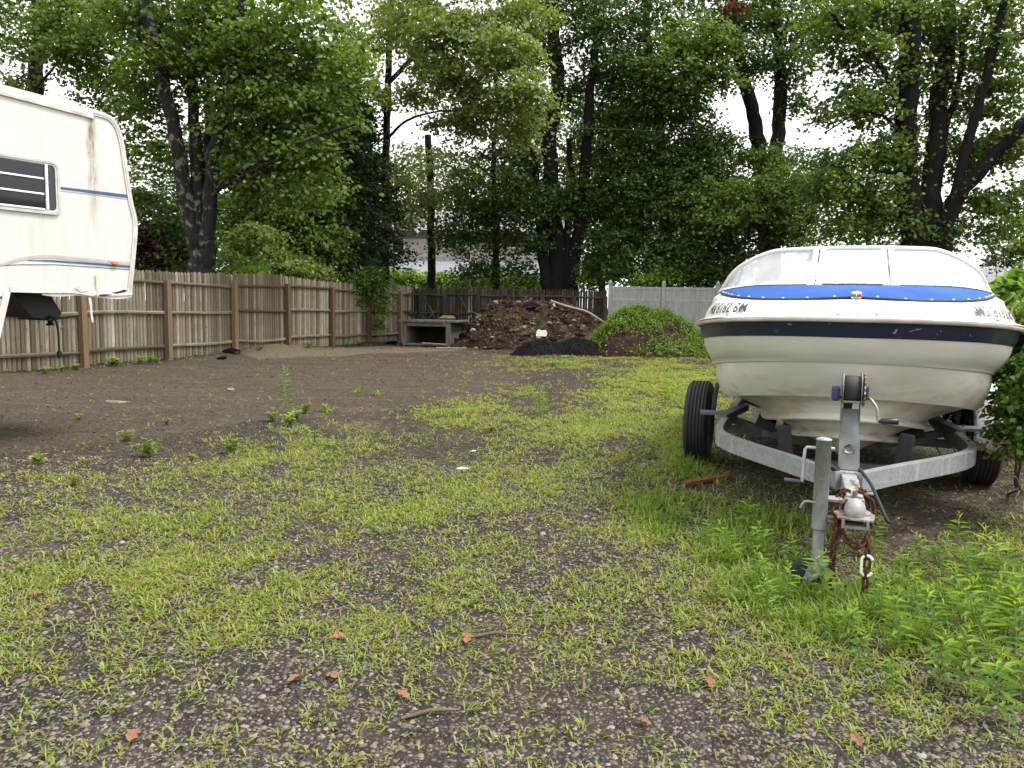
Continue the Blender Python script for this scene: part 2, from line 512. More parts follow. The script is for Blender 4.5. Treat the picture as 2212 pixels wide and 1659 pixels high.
    low = t.ramp(sx.outputs[2], [(.46, 1), (.68, 0)])
    rs = t.ramp(t.noise(t.map(co, (1.5, 3, 6)), 2.2, 5, .65), [(.48, 0), (.7, .75)])
    c = t.mix(t.math('MULTIPLY', low, rs), c, (.42, .29, .14))
    M['gelcoat'] = t.done(t.bsdf(c, .36, 0, None, .4, Coat_Weight=.1, Coat_Roughness=.15))
    t = NT('deck_white')
    co = t.co()
    st = t.noise(co, 2.2, 6, .65)
    c = t.mix(t.ramp(st, [(.45, 0), (.8, .6)]), (.8, .79, .76), (.6, .58, .52))
    M['deck_white'] = t.done(t.bsdf(c, .3, 0, None, .5))
    t = NT('navy')
    co = t.co()
    scr = t.ramp(t.noise(t.map(co, (4, 14, 9), (0, 0, .6)), 3.2, 2, .5, 1.2), [(.69, 0), (.715, .75)])
    c = t.mix(scr, (.013, .017, .042), (.3, .33, .38))
    fade = t.ramp(t.noise(co, 3, 4), [(.5, 0), (.8, .35)])
    c = t.mix(fade, c, (.05, .06, .085))
    M['navy'] = t.done(t.bsdf(c, .3))
    M['rub_rail'] = plain('rub_rail', (.6, .56, .5), .45, 0, .25, 5)
    t = NT('canvas_blue')
    co = t.co()
    wv = t.noise(co, 220, 2)
    n1 = t.noise(co, 2.5, 5, .6)
    c = t.mix(t.ramp(n1, [(.3, 0), (.75, 1)]), (.018, .07, .27), (.032, .105, .36))
    M['canvas_blue'] = t.done(t.bsdf(c, .7, 0, t.bump(wv, .25, .001), .1))
    M['canvas_trim'] = plain('canvas_trim', (.03, .03, .045), .8)
    t = NT('dusty_glare_glass')
    co = t.co()
    dust_glare = t.ramp(t.noise(co, 3.5, 6, .65), [(.3, .48), (.75, .74)])  # milky white film: sky reflection painted in, together with dirt on the glass
    g = t.n('ShaderNodeBsdfGlossy'); g.inputs['Roughness'].default_value = .06; g.inputs['Color'].default_value = (.95, .97, .97, 1)
    tr = t.n('ShaderNodeBsdfTransparent'); tr.inputs['Color'].default_value = (.82, .9, .87, 1)
    df = t.n('ShaderNodeBsdfDiffuse'); df.inputs['Color'].default_value = (.72, .75, .76, 1)
    fr = t.n('ShaderNodeFresnel'); fr.inputs['IOR'].default_value = 1.75
    m1 = t.n('ShaderNodeMixShader'); t.put(m1.inputs[0], dust_glare); t.t.links.new(tr.outputs[0], m1.inputs[1]); t.t.links.new(df.outputs[0], m1.inputs[2])
    m2 = t.n('ShaderNodeMixShader'); t.put(m2.inputs[0], fr.outputs[0]); t.t.links.new(m1.outputs[0], m2.inputs[1]); t.t.links.new(g.outputs[0], m2.inputs[2])
    M['dusty_glare_glass'] = t.done(m2.outputs[0])
    M['white_frame'] = plain('white_frame', (.78, .78, .77), .35, 0, .06, 6)
    M['chrome'] = plain('chrome', (.6, .6, .6), .18, 1.0, .1, 10)
    M['snap'] = plain('snap', (.75, .75, .74), .3, .6, .1)
    M['red_lens'] = plain('red_lens', (.4, .02, .03), .2)
    M['green_lens'] = plain('green_lens', (.01, .2, .1), .2)
    M['letter'] = plain('letter', (.012, .012, .02), .5)
    M['orange_decal'] = plain('orange_decal', (.6, .16, .07), .5)
    M['seat_vinyl'] = plain('seat_vinyl', (.35, .36, .37), .5)
    M['interior'] = plain('interior', (.4, .4, .4), .7)
    # trailer
    t = NT('galvanised')
    co = t.co()
    sp = t.voro(co, 45, 'Color'); sv = t.n('ShaderNodeSeparateColor'); t.put(sv.inputs[0], sp)
    st = t.noise(t.map(co, (9, 9, .5)), 2, 4, .6)
    c = t.mix(t.ramp(sv.outputs[0], [(0, 0), (1, 1)]), (.25, .27, .28), (.33, .35, .355))
    c = t.mix(t.ramp(st, [(.56, 0), (.66, .55)]), c, (.55, .56, .56))
    c = t.mix(t.ramp(t.noise(co, 5, 6, .7), [(.6, 0), (.75, .6)]), c, (.15, .15, .14))
    M['galvanised'] = t.done(t.bsdf(c, .55, .35, None, .5))
    M['grey_steel'] = plain('grey_steel', (.12, .135, .135), .6, .2, .3, 10)
    M['zinc'] = plain('zinc', (.27, .27, .26), .45, .6, .25, 14)
    M['cast_zinc'] = plain('cast_zinc', (.3, .3, .285), .7, .15, .35, 22, .3)
    t = NT('rust')
    co = t.co()
    n1 = t.noise(co, 26, 5, .7)
    c = t.mix(t.ramp(n1, [(.3, 0), (.7, 1)]), (.025, .012, .008), (.11, .042, .022))
    M['rust'] = t.done(t.bsdf(c, .9, .1, t.bump(n1, .6, .002), .2))
    t = NT('rusty_zinc')
    co = t.co()
    n1 = t.noise(co, 16, 5, .7)
    c = t.mix(t.ramp(n1, [(.46, 0), (.56, 1)]), (.3, .3, .29), (.13, .052, .03))
    M['rusty_zinc'] = t.done(t.bsdf(c, .6, .3, None, .4))
    M['black_rubber'] = plain('black_rubber', (.014, .014, .015), .7, 0, .3, 14, .3)
    M['black_plastic'] = plain('black_plastic', (.014, .014, .016), .4, 0, .2, 14)
    M['dark_bunk'] = plain('dark_bunk', (.02, .021, .024), .95, 0, .3, 20, .5)
    M['strap'] = plain('strap', (.045, .035, .038), .8, 0, .3, 30)
    M['blue_plastic'] = plain('blue_plastic', (.02, .035, .11), .45)
    M['wheel_steel'] = plain('wheel_steel', (.32, .31, .29), .6, .3, .4, 12)
    t = NT('fender_paint')
    co = t.co()
    n1 = t.noise(co, 5, 6, .7)
    c = t.mix(t.ramp(n1, [(.5, 0), (.58, 1)]), (.5, .55, .62), (.28, .14, .09))
    M['fender_paint'] = t.done(t.bsdf(c, .5))
    # camper
    t = NT('camper_skin')
    co = t.co()
    st = t.noise(t.map(co, (5, 5, .35)), 2.0, 5, .6)
    c = t.mix(t.ramp(st, [(.48, 0), (.8, .55)]), (.57, .557, .525), (.41, .385, .32))
    sx = t.n('ShaderNodeSeparateXYZ'); t.put(sx.inputs[0], co)
    # run-off streak below the roof corner (local x), fading downwards
    dx = t.math('ABSOLUTE', t.math('ADD', t.math('SUBTRACT', sx.outputs[0], .385), t.math('MULTIPLY', t.math('SUBTRACT', t.noise(co, 5, 3), .5), .05)))
    band = t.ramp(dx, [(.022, 1), (.055, 0)])
    blot = t.ramp(t.noise(t.map(co, (14, 14, 2.2)), 2.0, 5, .7), [(.36, 0), (.6, 1)])
    fade = t.ramp(t.math('DIVIDE', sx.outputs[2], 4.0), [(.47, .0), (.56, .5), (.68, 1)])
    c = t.mix(t.math('MULTIPLY', t.math('MULTIPLY', band, blot), t.math('MULTIPLY', fade, 1.0)), c, (.17, .14, .075))
    dx2 = t.math('ABSOLUTE', t.math('SUBTRACT', sx.outputs[0], .95))
    b2 = t.ramp(dx2, [(.01, 1), (.05, 0)])
    f2 = t.math('MULTIPLY', t.ramp(t.math('DIVIDE', sx.outputs[2], 4.0), [(.38, 0), (.45, 1), (.49, 1), (.5, 0)]), .3)
    c = t.mix(t.math('MULTIPLY', b2, f2), c, (.4, .36, .25))
    wv = t.noise(co, .9, 2, .4)
    M['camper_skin'] = t.done(t.bsdf(c, .32, 0, t.bump(wv, .3, .03), .5))
    M['camper_trim'] = plain('camper_trim', (.5, .48, .43), .5, 0, .3, 9)
    M['camper_trim_white'] = plain('camper_trim_white', (.56, .545, .51), .45, 0, .12, 9)
    M['camper_roof'] = plain('camper_roof', (.42, .4, .36), .7, 0, .3, 6)
    M['blue_tape'] = plain('blue_tape', (.03, .085, .19), .5, 0, .12, 9)
    M['tan_tape'] = plain('tan_tape', (.4, .36, .34), .5, 0, .15, 9)
    M['navy_tape'] = plain('navy_tape', (.03, .05, .12), .5)
    t = NT('dark_window')
    M['dark_window'] = t.done(t.bsdf((.012, .014, .018), .04, 0, None, .6))
    M['curtain'] = plain('curtain', (.3, .26, .3), .9, 0, .5, 9)
    M['amber'] = plain('amber', (.75, .2, .02), .25)
    M['yellow_strip'] = plain('yellow_strip', (.62, .58, .38), .6)
    M['window_seal'] = plain('window_seal', (.45, .43, .42), .5, 0, .2)
    # house, far things
    t = NT('siding')
    M['siding'] = plain('siding', (.36, .34, .31), .7, 0, .1, 2)
    M['shingle'] = plain('shingle', (.2, .2, .225), .9, 0, .3, 18, .4)
    M['house_trim'] = plain('house_trim', (.72, .71, .68), .6)
    M['house_glass'] = plain('house_glass', (.03, .035, .04), .1)
    M['pole_wood'] = plain('pole_wood', (.24, .2, .15), .9, 0, .3, 10)
    M['wire'] = plain('wire', (.02, .02, .02), .6)
    M['mortar_white'] = plain('mortar_white', (.6, .6, .58), .8)
    t = NT('rail_dark'); rr = objrand(t)  # rails and posts to match, the rear fence's shade put into the colour
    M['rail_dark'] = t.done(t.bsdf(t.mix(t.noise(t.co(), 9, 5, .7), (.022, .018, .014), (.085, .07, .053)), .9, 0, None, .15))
    M['iron'] = plain('iron', (.02, .019, .018), .8, .3)
    M['plank'] = plain('plank', (.28, .22, .16), .9, 0, .3, 14, .4)
    M['orange_pole'] = plain('orange_pole', (.16, .04, .02), .8, 0, .4, 20)
make_materials()
# ------------------------------------------------------------------ ground
def sstep(a, b, x):
    t = np.clip((x - a) / (b - a), 0, 1); return t * t * (3 - 2 * t)

def in_poly(px, py, poly):
    px = np.asarray(px, float); py = np.asarray(py, float)
    ins = np.zeros(px.shape, bool); n = len(poly); j = n - 1
    for i in range(n):
        xi, yi = poly[i]; xj, yj = poly[j]
        c = ((yi > py) != (yj > py)) & (px < (xj - xi) * (py - yi) / (yj - yi + 1e-12) + xi)
        ins ^= c; j = i
    return ins

# zones of the yard, as ground polygons
def gpoly(pts): return [(ground_at(*p).x, ground_at(*p).y) for p in pts]
SOIL = gpoly([(-500, 800), (160, 800), (350, 785), (500, 765), (700, 752), (870, 745), (1110, 765), (1060, 800), (1130, 812), (1120, 850), (960, 868), (760, 895), (560, 905), (430, 925), (250, 950), (60, 985), (-600, 1010)])
SAND = gpoly([(520, 768), (600, 752), (640, 748), (680, 758), (800, 748), (880, 750), (1010, 753), (960, 760), (820, 764), (690, 770), (560, 776)])
UNDER = gpoly([(1500, 1010), (2212, 960), (2500, 1250), (2100, 1340), (1780, 1130), (1560, 1100)])
RED1 = gpoly([(680, 905), (800, 895), (850, 925), (720, 940)])
RED2 = gpoly([(-100, 1150), (120, 1130), (170, 1190), (60, 1240), (-100, 1240)])

def blur_mask(X, Y, poly, s):
    acc = 0
    for a in range(6):
        acc = acc + in_poly(X + s * math.cos(a * 1.047), Y + s * math.sin(a * 1.047), poly)
    return (acc + 2 * in_poly(X, Y, poly)) / 8.0

xs = np.concatenate([[-900, -300, -120, -60, -40, -28], np.linspace(-20, 20, 201), [28, 40, 60, 120, 300, 900]])
ys = np.concatenate([[-400, -120, -40, -15, -6], np.linspace(-2, 34, 241), [38, 46, 60, 90, 160, 400, 1200]])
GX, GY = np.meshgrid(xs, ys)
near = (np.abs(GX) <= 20) & (GY >= -2) & (GY <= 34)
GZ = np.where(near, gz(GX, GY), 0.0)
V = np.stack([GX.ravel(), GY.ravel(), GZ.ravel()], 1)
nx_, ny_ = len(xs), len(ys)
ii, jj = np.meshgrid(np.arange(ny_ - 1), np.arange(nx_ - 1), indexing='ij')
F = np.stack([ii * nx_ + jj, ii * nx_ + jj + 1, (ii + 1) * nx_ + jj + 1, (ii + 1) * nx_ + jj], -1).reshape(-1, 4)
gme = np_mesh('ground', V, F, True)
fx, fy = GX.ravel(), GY.ravel()
a_soil = np.maximum.reduce([.5 * blur_mask(fx, fy, SOIL, .4) + .5 * blur_mask(fx, fy, SOIL, 1.3), blur_mask(fx, fy, UNDER, .25), .9 * blur_mask(fx, fy, RED1, .2), .9 * blur_mask(fx, fy, RED2, .2)])
a_soil = np.maximum(a_soil, sstep(28.5, 30, fy))
a_sand = blur_mask(fx, fy, SAND, .5)
a_green = np.clip(sstep(29, 33, fy) * .8 + sstep(22, 26, np.abs(fx)) * .8, 0, 1)
for nm, arr in (('soil', a_soil), ('sand', a_sand), ('green', a_green)):
    at_ = gme.attributes.new(nm, 'FLOAT', 'POINT')
    at_.data.foreach_set('value', arr.astype(np.float32))
ground = link('ground', gme, M['ground'])
tag(ground, kind='structure')

# ------------------------------------------------------------------ stockade fence
def picket_mesh(name, w, h, seed, mat='picket'):
    rnd = random.Random(seed)
    d = .032
    bow = rnd.uniform(-.006, .006)
    lv = [0, h * .35, h * .7, h - w * .75]
    P = []
    for k, z in enumerate(lv):
        o = bow * math.sin(math.pi * z / h)
        ww = w * (1 + rnd.uniform(-.05, .05))
        P.append([(-ww/2 + o, 0, z), (-ww/2 + o, -d * .3, z), (-ww * .34 + o, -d, z), (ww * .34 + o, -d, z), (ww/2 + o, -d * .3, z), (ww/2 + o, 0, z)])
    m = MB()
    n = 6; vs = [v for r in P for v in r]
    fs = []
    for i in range(3):
        for k in range(n):
            fs.append((i*n + k, i*n + (k+1) % n, (i+1)*n + (k+1) % n, (i+1)*n + k))
    t0 = len(vs)
    vs += [(-w * .12, 0, h - .006), (-w * .1, -d, h), (w * .1, -d, h), (w * .12, 0, h - .006)]
    b = 3 * n
    fs += [(b, b+1, t0+1, t0), (b+1, b+2, t0+1), (b+2, b+3, t0+2, t0+1), (b+3, b+4, t0+2), (b+4, b+5, t0+3, t0+2), (b+5, b, t0, t0+3), (t0, t0+1, t0+2, t0+3)]
    m.add(vs, fs)
    me = m.mesh(name); me.materials.append(M[mat])
    return me

PICKETS = [picket_mesh('picket', .080 + .0025 * k, 1.965 + .01 * (k % 3), k) for k in range(6)]
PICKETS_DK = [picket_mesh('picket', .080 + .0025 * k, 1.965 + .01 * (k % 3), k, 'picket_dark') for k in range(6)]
_pm = MB()
_pm.box((0, 0, .92), (.125, .125, 1.84), None, .008)
POST_ME = _pm.mesh('post'); POST_ME.materials.append(M['fence_post'])
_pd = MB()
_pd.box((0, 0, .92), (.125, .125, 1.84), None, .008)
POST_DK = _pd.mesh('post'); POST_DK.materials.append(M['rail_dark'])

def stockade(name, label, posts, p_start, p_end, post_me, zpost=0.0, htop=0.0, seed=1):
    """posts: ground points from first to last; pickets run from p_start to p_end (distance along the line)"""
    rnd = random.Random(seed)
    A = Vector(posts[0]); B = Vector(posts[-1])
    f = (B - A); L = f.length; f.normalize()
    ang = math.atan2(f.y, f.x)
    nrm = Vector((f.y, -f.x, 0))           # towards the yard
    root = empty(name, A)
    tag(root, label, 'fence')
    def put(n_, me, p, rz, parent=root):
        o = bpy.data.objects.new(n_, me); COL.objects.link(o); o.parent = parent
        o.location = p - A; o.rotation_euler = rz
        return o
    s = p_start; k = 0
    while s < p_end:
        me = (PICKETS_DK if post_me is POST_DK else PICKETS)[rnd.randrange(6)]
        p = A + f * s
        z = float(gz(p.x, p.y)) * .5 + .03 + rnd.uniform(-.02, .015) + htop
        lean = rnd.uniform(-.006, .006)
        put('picket', me, Vector((p.x, p.y, z)) - nrm * rnd.uniform(.0, .014), (0, lean, ang))
        s += rnd.uniform(.092, .1); k += 1
    for p in posts:
        p = Vector(p)
        put('post', post_me, Vector((p.x, p.y, float(gz(p.x, p.y)) * .3 - .02 + zpost + rnd.uniform(-.02, .02))) + nrm * .115, (rnd.uniform(-.008, .008), rnd.uniform(-.01, .01), ang + rnd.uniform(-.04, .04)))
    ds = [(Vector(p) - A).dot(f) for p in posts]
    spans = list(zip(ds[:-1], ds[1:]))
    if p_start < ds[0] - .3: spans.insert(0, (p_start, ds[0]))
    if p_end > ds[-1] + .3: spans.append((ds[-1], p_end))
    for a, b in spans:
        for hz in (.30, 1.08, 1.74):
            m = MB()
            l = b - a - .13; sag = rnd.uniform(-.045, .02) if hz < 1 else rnd.uniform(-.02, .01)
            z0, z1 = rnd.uniform(-.025, .025), rnd.uniform(-.025, .025)
            n = 5; rows = []
            for i in range(n):
                t = i / (n - 1)
                x = l * t; z = z0 + (z1 - z0) * t + sag * math.sin(math.pi * t) + rnd.uniform(-.006, .006)
                hh = .036 + rnd.uniform(-.006, .006)
                rows.append([(x, 0, z - hh), (x, -.05, z - hh * .8), (x, -.058, z + hh * .2), (x, -.045, z + hh * .8), (x, 0, z + hh)])
            vs = [v for r_ in rows for v in r_]
            fs = [(i*5 + k, i*5 + (k+1) % 5, (i+1)*5 + (k+1) % 5, (i+1)*5 + k) for i in range(n-1) for k in range(5)]
            fs += [(4, 3, 2, 1, 0), tuple(20 + k for k in range(5))]
            m.add(vs, fs)
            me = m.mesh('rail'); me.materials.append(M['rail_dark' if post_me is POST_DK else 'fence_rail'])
            p = A + f * (a + .065)
            g = float(gz(p.x, p.y)) * .3
            put('rail', me, Vector((p.x, p.y, hz + g + htop)) + nrm * .03, (0, 0, ang))
    return root

FD = 2.125
def fence_pt(n): 
    Z = FD * (n + 7.25); u = .348 - 6.586 / (n + 7.25)
    return Vector((u * Z, Z, 0))
left_posts = [fence_pt(n) for n in range(0, 7)]
_sp = (left_posts[1] - left_posts[0]).length
stockade('stockade_fence', 'weathered brown stockade fence with orange-brown posts running behind the camper', left_posts, -1.9, 6 * _sp + 1.1, POST_ME, 0, 0, 3)
_corner = fence_pt(6.5)
_rear_end = at(1312, 640, 27.3); _rear_end.z = 0
def rear_pt(dx):
    # point of the rear fence line seen at picture column dx
    a, b = _corner, _rear_end
    lo, hi = 0.0, 1.0
    for _ in range(40):
        m_ = (lo + hi) / 2; p = a.lerp(b, m_)
        sx_, _, _ = screen(np.array([[p.x, p.y, 1.3]]))
        if sx_[0] < dx: lo = m_
        else: hi = m_
    return a.lerp(b, lo)
rear_posts = [rear_pt(c) for c in (912, 963, 1035, 1101, 1172, 1240, 1309)]
_a0 = (rear_posts[0] - _corner).length
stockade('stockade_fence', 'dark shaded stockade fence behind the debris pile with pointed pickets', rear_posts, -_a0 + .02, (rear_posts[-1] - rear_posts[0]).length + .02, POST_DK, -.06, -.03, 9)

# ------------------------------------------------------------------ vinyl fence
def vinyl_fence():
    pts = [at(c, 640, y) for c, y in ((1318, 27.2), (1433, 26.9), (1550, 26.6), (1668, 26.3), (1790, 26.0))]
    for p in pts: p.z = 0
    root = empty('vinyl_fence', pts[0])
    tag(root, 'pale grey vinyl privacy fence with pointed post caps behind the green mound', 'fence')
    O = pts[0]
    f = (pts[-1] - pts[0]).normalized(); ang = math.atan2(f.y, f.x)
    Mz = Matrix.Rotation(ang, 3, 'Z')
    for p in pts:
        o = MB().box((0, 0, 1.08), (.127, .127, 2.16), None, .006).build('post', M['vinyl'], root)
        o.location = p - O; o.rotation_euler = (0, 0, ang)
        m = MB().box((0, 0, 2.175), (.15, .15, .03), None, .006)
        w = .055
        m.add([(-w, -w, 2.19), (w, -w, 2.19), (w, w, 2.19), (-w, w, 2.19), (-.065, -.065, 2.24), (.065, -.065, 2.24), (.065, .065, 2.24), (-.065, .065, 2.24), (0, 0, 2.33)],
              [(0, 1, 5, 4), (1, 2, 6, 5), (2, 3, 7, 6), (3, 0, 4, 7), (4, 5, 8), (5, 6, 8), (6, 7, 8), (7, 4, 8)])
        c = m.build('post_cap', M['vinyl'], o)
    for a, b in zip(pts[:-1], pts[1:]):
        l = (b - a).length - .13
        mid = (a + b) / 2 - O
        for z, h in ((2.04, .10), (1.62, .08), (.12, .14)):
            o = MB().box((0, 0, 0), (l, .05, h), None, .006).build('rail', M['vinyl'], root)
            o.location = mid + Vector((0, 0, z)); o.rotation_euler = (0, 0, ang)
        n = 1
        for k in range(n):
            w = l / n
            for z0, z1 in ((1.662, 1.988), (.192, 1.578)):
                o = MB().box((0, 0, 0), (w - .001, .022, z1 - z0), None, .0015).build('panel', M['vinyl'], root)
                d = -l / 2 + w * (k + .5)
                o.location = mid + Vector((f.x * d, f.y * d, (z0 + z1) / 2)); o.rotation_euler = (0, 0, ang)
vinyl_fence()

# ------------------------------------------------------------------ mounds
def hnoise(x, y, s=1.0, seed=0.0):
    return (np.sin(x * 2.1 * s + y * 1.3 * s + seed) * .5 + np.sin(x * 4.7 * s - y * 3.9 * s + seed * 2.1) * .3
            + np.sin(x * 9.1 * s + y * 11.3 * s + seed * 3.3) * .2 + np.sin(x * 21 * s - y * 17 * s + seed) * .12)

def make_heap(name, sil, Y, ry, mat, bumpy, seed, nx=110, ny=70, back=1.0, skew=0.0, parent=None):
    """sil: (picture column, height in m) along the crest; falls off towards front and back"""
    sx = np.array([at(c, 700, Y).x for c, _ in sil]); sh = np.array([h for _, h in sil])
    X = np.linspace(sx[0] - .15, sx[-1] + .15, nx)
    T = np.linspace(-1.08, 1.08, ny)
    hx = np.interp(X, sx, sh, left=0, right=0)
    hx = np.convolve(np.pad(hx, 3, 'edge'), np.ones(7) / 7, 'valid')
    P = np.zeros((ny, nx, 3))
    top = sh.max()
    for j, t in enumerate(T):
        loc_r = ry * (0.35 + .65 * np.clip(hx / top, 0, 1)) * (1 if t < 0 else back)
        y = Y + t * loc_r
        f = np.clip(1 - np.abs(t) ** 1.25, -.1, 1)
        f = np.where(f > 0, np.abs(f) ** .9, f)
        z = hx * f + bumpy * hnoise(X, y, 1.0, seed) * np.clip(hx * 2, 0, 1) * np.clip(f * 2.5, 0, 1)
        P[j, :, 0] = X; P[j, :, 1] = y; P[j, :, 2] = np.where(f <= 0, -.06, z) + np.where(hx <= .001, -.06, 0)
    V = P.reshape(-1, 3)
    ii, jj = np.meshgrid(np.arange(ny - 1), np.arange(nx - 1), indexing='ij')
    F = np.stack([ii * nx + jj, ii * nx + jj + 1, (ii + 1) * nx + jj + 1, (ii + 1) * nx + jj], -1).reshape(-1, 4)
    c = Vector((float(X.mean()), Y, 0))
    me = np_mesh(name, V - np.array(c), F, True)
    return me, c, P

def surf_sampler(P):
    """random points with normals on a heap's grid"""
    A = P[:-1, :-1]; B = P[:-1, 1:]; C = P[1:, :-1]
    N = np.cross(B - A, C - A)
    area = np.linalg.norm(N, axis=2).ravel()
    Nn = (N.reshape(-1, 3) / (area[:, None] + 1e-12))
    ok = (A[..., 2].ravel() > .015)
    w = area * ok; w /= w.sum()
    def samp(n, rng):
        k = rng.choice(len(w), n, p=w)
        a = rng.rand(n, 1); b = rng.rand(n, 1)
        p = A.reshape(-1, 3)[k] + (B - A).reshape(-1, 3)[k] * a + (C - A).reshape(-1, 3)[k] * b
        return p, Nn[k]
    return samp

def flakes(P, N, size, rng, asp=1.7, jit=.7):
    """small flat quads lying on points P with normals N"""
    n = len(P)
    nn = N + rng.normal(0, jit, (n, 3)); nn /= np.linalg.norm(nn, axis=1)[:, None]
    a = rng.normal(0, 1, (n, 3)); a -= (a * nn).sum(1)[:, None] * nn; a /= np.linalg.norm(a, axis=1)[:, None]
    b = np.cross(nn, a)
    s = (size * rng.uniform(.5, 1.3, n))[:, None]
    l = s * asp; w = s
    V = np.stack([P - a * l * .5, P + b * w * .5 + a * l * rng.uniform(-.2, .2, (n, 1)), P + a * l * .5, P - b * w * .5 + a * l * rng.uniform(-.2, .2, (n, 1))], 1)
    V += (nn * s * .25)[:, None, :]
    V[:, 0] -= nn * s * .1
    F = np.arange(n * 4).reshape(n, 4)
    return V.reshape(-1, 3), F

def rock_mesh(name, size, seed, mat, flat=.7, n=2):
    rnd = random.Random(seed)
    bm = bmesh.new()
    bmesh.ops.create_icosphere(bm, subdivisions=n, radius=1)
    cuts = [Vector((rnd.gauss(0, 1), rnd.gauss(0, 1), rnd.gauss(0, 1))).normalized() for _ in range(9)]
    for v in bm.verts:
        for c in cuts:
            d = v.co.dot(c)
            if d > .5: v.co -= c * (d - .5)
        v.co *= 1 + rnd.uniform(-.05, .05)
        v.co = Vector((v.co.x * size[0] / 2, v.co.y * size[1] / 2, v.co.z * size[2] / 2))
    me = bpy.data.meshes.new(name)
    bm.to_mesh(me); bm.free()
    me.materials.append(mat)
    return me

rng = np.random.RandomState(5)
# debris pile
SIL1 = [(978, 0), (1000, .38), (1030, 1.0), (1055, 1.3), (1078, 1.52), (1120, 1.60), (1165, 1.62), (1200, 1.48), (1250, 1.22), (1310, .92), (1370, .5), (1430, 0)]
me, c, PD = make_heap('soil_body', SIL1, 25.4, 1.75, None, .15, 2.0)
pile = empty('debris_pile', c)
tag(pile, 'brown heap of soil, roots and rubble against the dark stockade fence', 'dirt pile')
link('soil_body', me, M['mound_soil'], pile)
sampD = surf_sampler(PD)
p, nrm = sampD(9500, rng)
Vv, Ff = flakes(p - np.array(c), nrm, .036, rng, 3.0)
o = link('leaf_litter', np_mesh('leaf_litter', Vv, Ff), M['litter'], pile); o['kind'] = 'stuff'
p, nrm = sampD(900, rng)
p = p[p[:, 2] < 1.1]; nrm = np.tile([0, -.3, 1.], (len(p), 1))
Vv, Ff = flakes(p - np.array(c), nrm, .06, rng, 1.5)
o = link('sprout_leaves', np_mesh('sprout_leaves', Vv, Ff), M['shrub'], pile); o['kind'] = 'stuff'
# clods of soil
def clod_mesh(samp, c0, n, smin, smax, rng):
    m = MB()
    p, nrm = samp(n, rng)
    for q in p:
        s = rng.uniform(smin, smax)
        ph = (1 + 5 ** .5) / 2
        vs = [Vector(v).normalized() for v in ((-1, ph, 0), (1, ph, 0), (-1, -ph, 0), (1, -ph, 0), (0, -1, ph), (0, 1, ph), (0, -1, -ph), (0, 1, -ph), (ph, 0, -1), (ph, 0, 1), (-ph, 0, -1), (-ph, 0, 1))]
        vs = [v * s * rng.uniform(.6, 1.2) for v in vs]
        vs = [Vector((v.x * 1.3, v.y, v.z * .75)) + Vector(q - np.array(c0)) for v in vs]
        m.add(vs, [(0, 11, 5), (0, 5, 1), (0, 1, 7), (0, 7, 10), (0, 10, 11), (1, 5, 9), (5, 11, 4), (11, 10, 2), (10, 7, 6), (7, 1, 8), (3, 9, 4), (3, 4, 2), (3, 2, 6), (3, 6, 8), (3, 8, 9), (4, 9, 5), (2, 4, 11), (6, 2, 10), (8, 6, 7), (9, 8, 1)])
    return m
o = clod_mesh(sampD, c, 420, .03, .13, rng).build('clods', M['mound_soil'], pile, False); o['kind'] = 'stuff'
o = clod_mesh(sampD, c, 90, .03, .09, rng).build('rubble_bits', M['grey_rock'], pile, False); o['kind'] = 'stuff'
# roots and sticks poking out
m = MB()
p, nrm = sampD(70, rng)
for q, nn in zip(p, nrm):
    d = Vector((rng.normal(), rng.normal() * .5, rng.normal() * .5)).normalized(); l = rng.uniform(.15, .5)
    a = Vector(q - np.array(c)); m.tube([a, a + d * l * .5 + Vector((0, 0, .04)), a + d * l + Vector((0, 0, rng.uniform(-.05, .03)))], [.012, .01, .005], 5)
o = m.build('root_tangle', M['twig'], pile); o['kind'] = 'stuff'

def thing_mesh(name, me, loc, rot, label, cat, group=None):
    o = bpy.data.objects.new(name, me); COL.objects.link(o)
    o.location = loc; o.rotation_euler = rot
    return tag(o, label, cat, group)

def pile_z(x, y):
    d = (PD[..., 0] - x) ** 2 + (PD[..., 1] - y) ** 2
    return float(PD[..., 2].ravel()[int(np.argmin(d))])

def on_pile(dx, dy):
    """point of the debris pile's surface seen at a picture position"""
    sx_, sy_, _ = screen(PD.reshape(-1, 3))
    Pf = PD.reshape(-1, 3)
    d = (sx_ - dx) ** 2 + (sy_ - dy) ** 2 + np.where(Pf[:, 1] > 25.5, 1e5, 0)
    return Vector(Pf[int(np.argmin(d))])

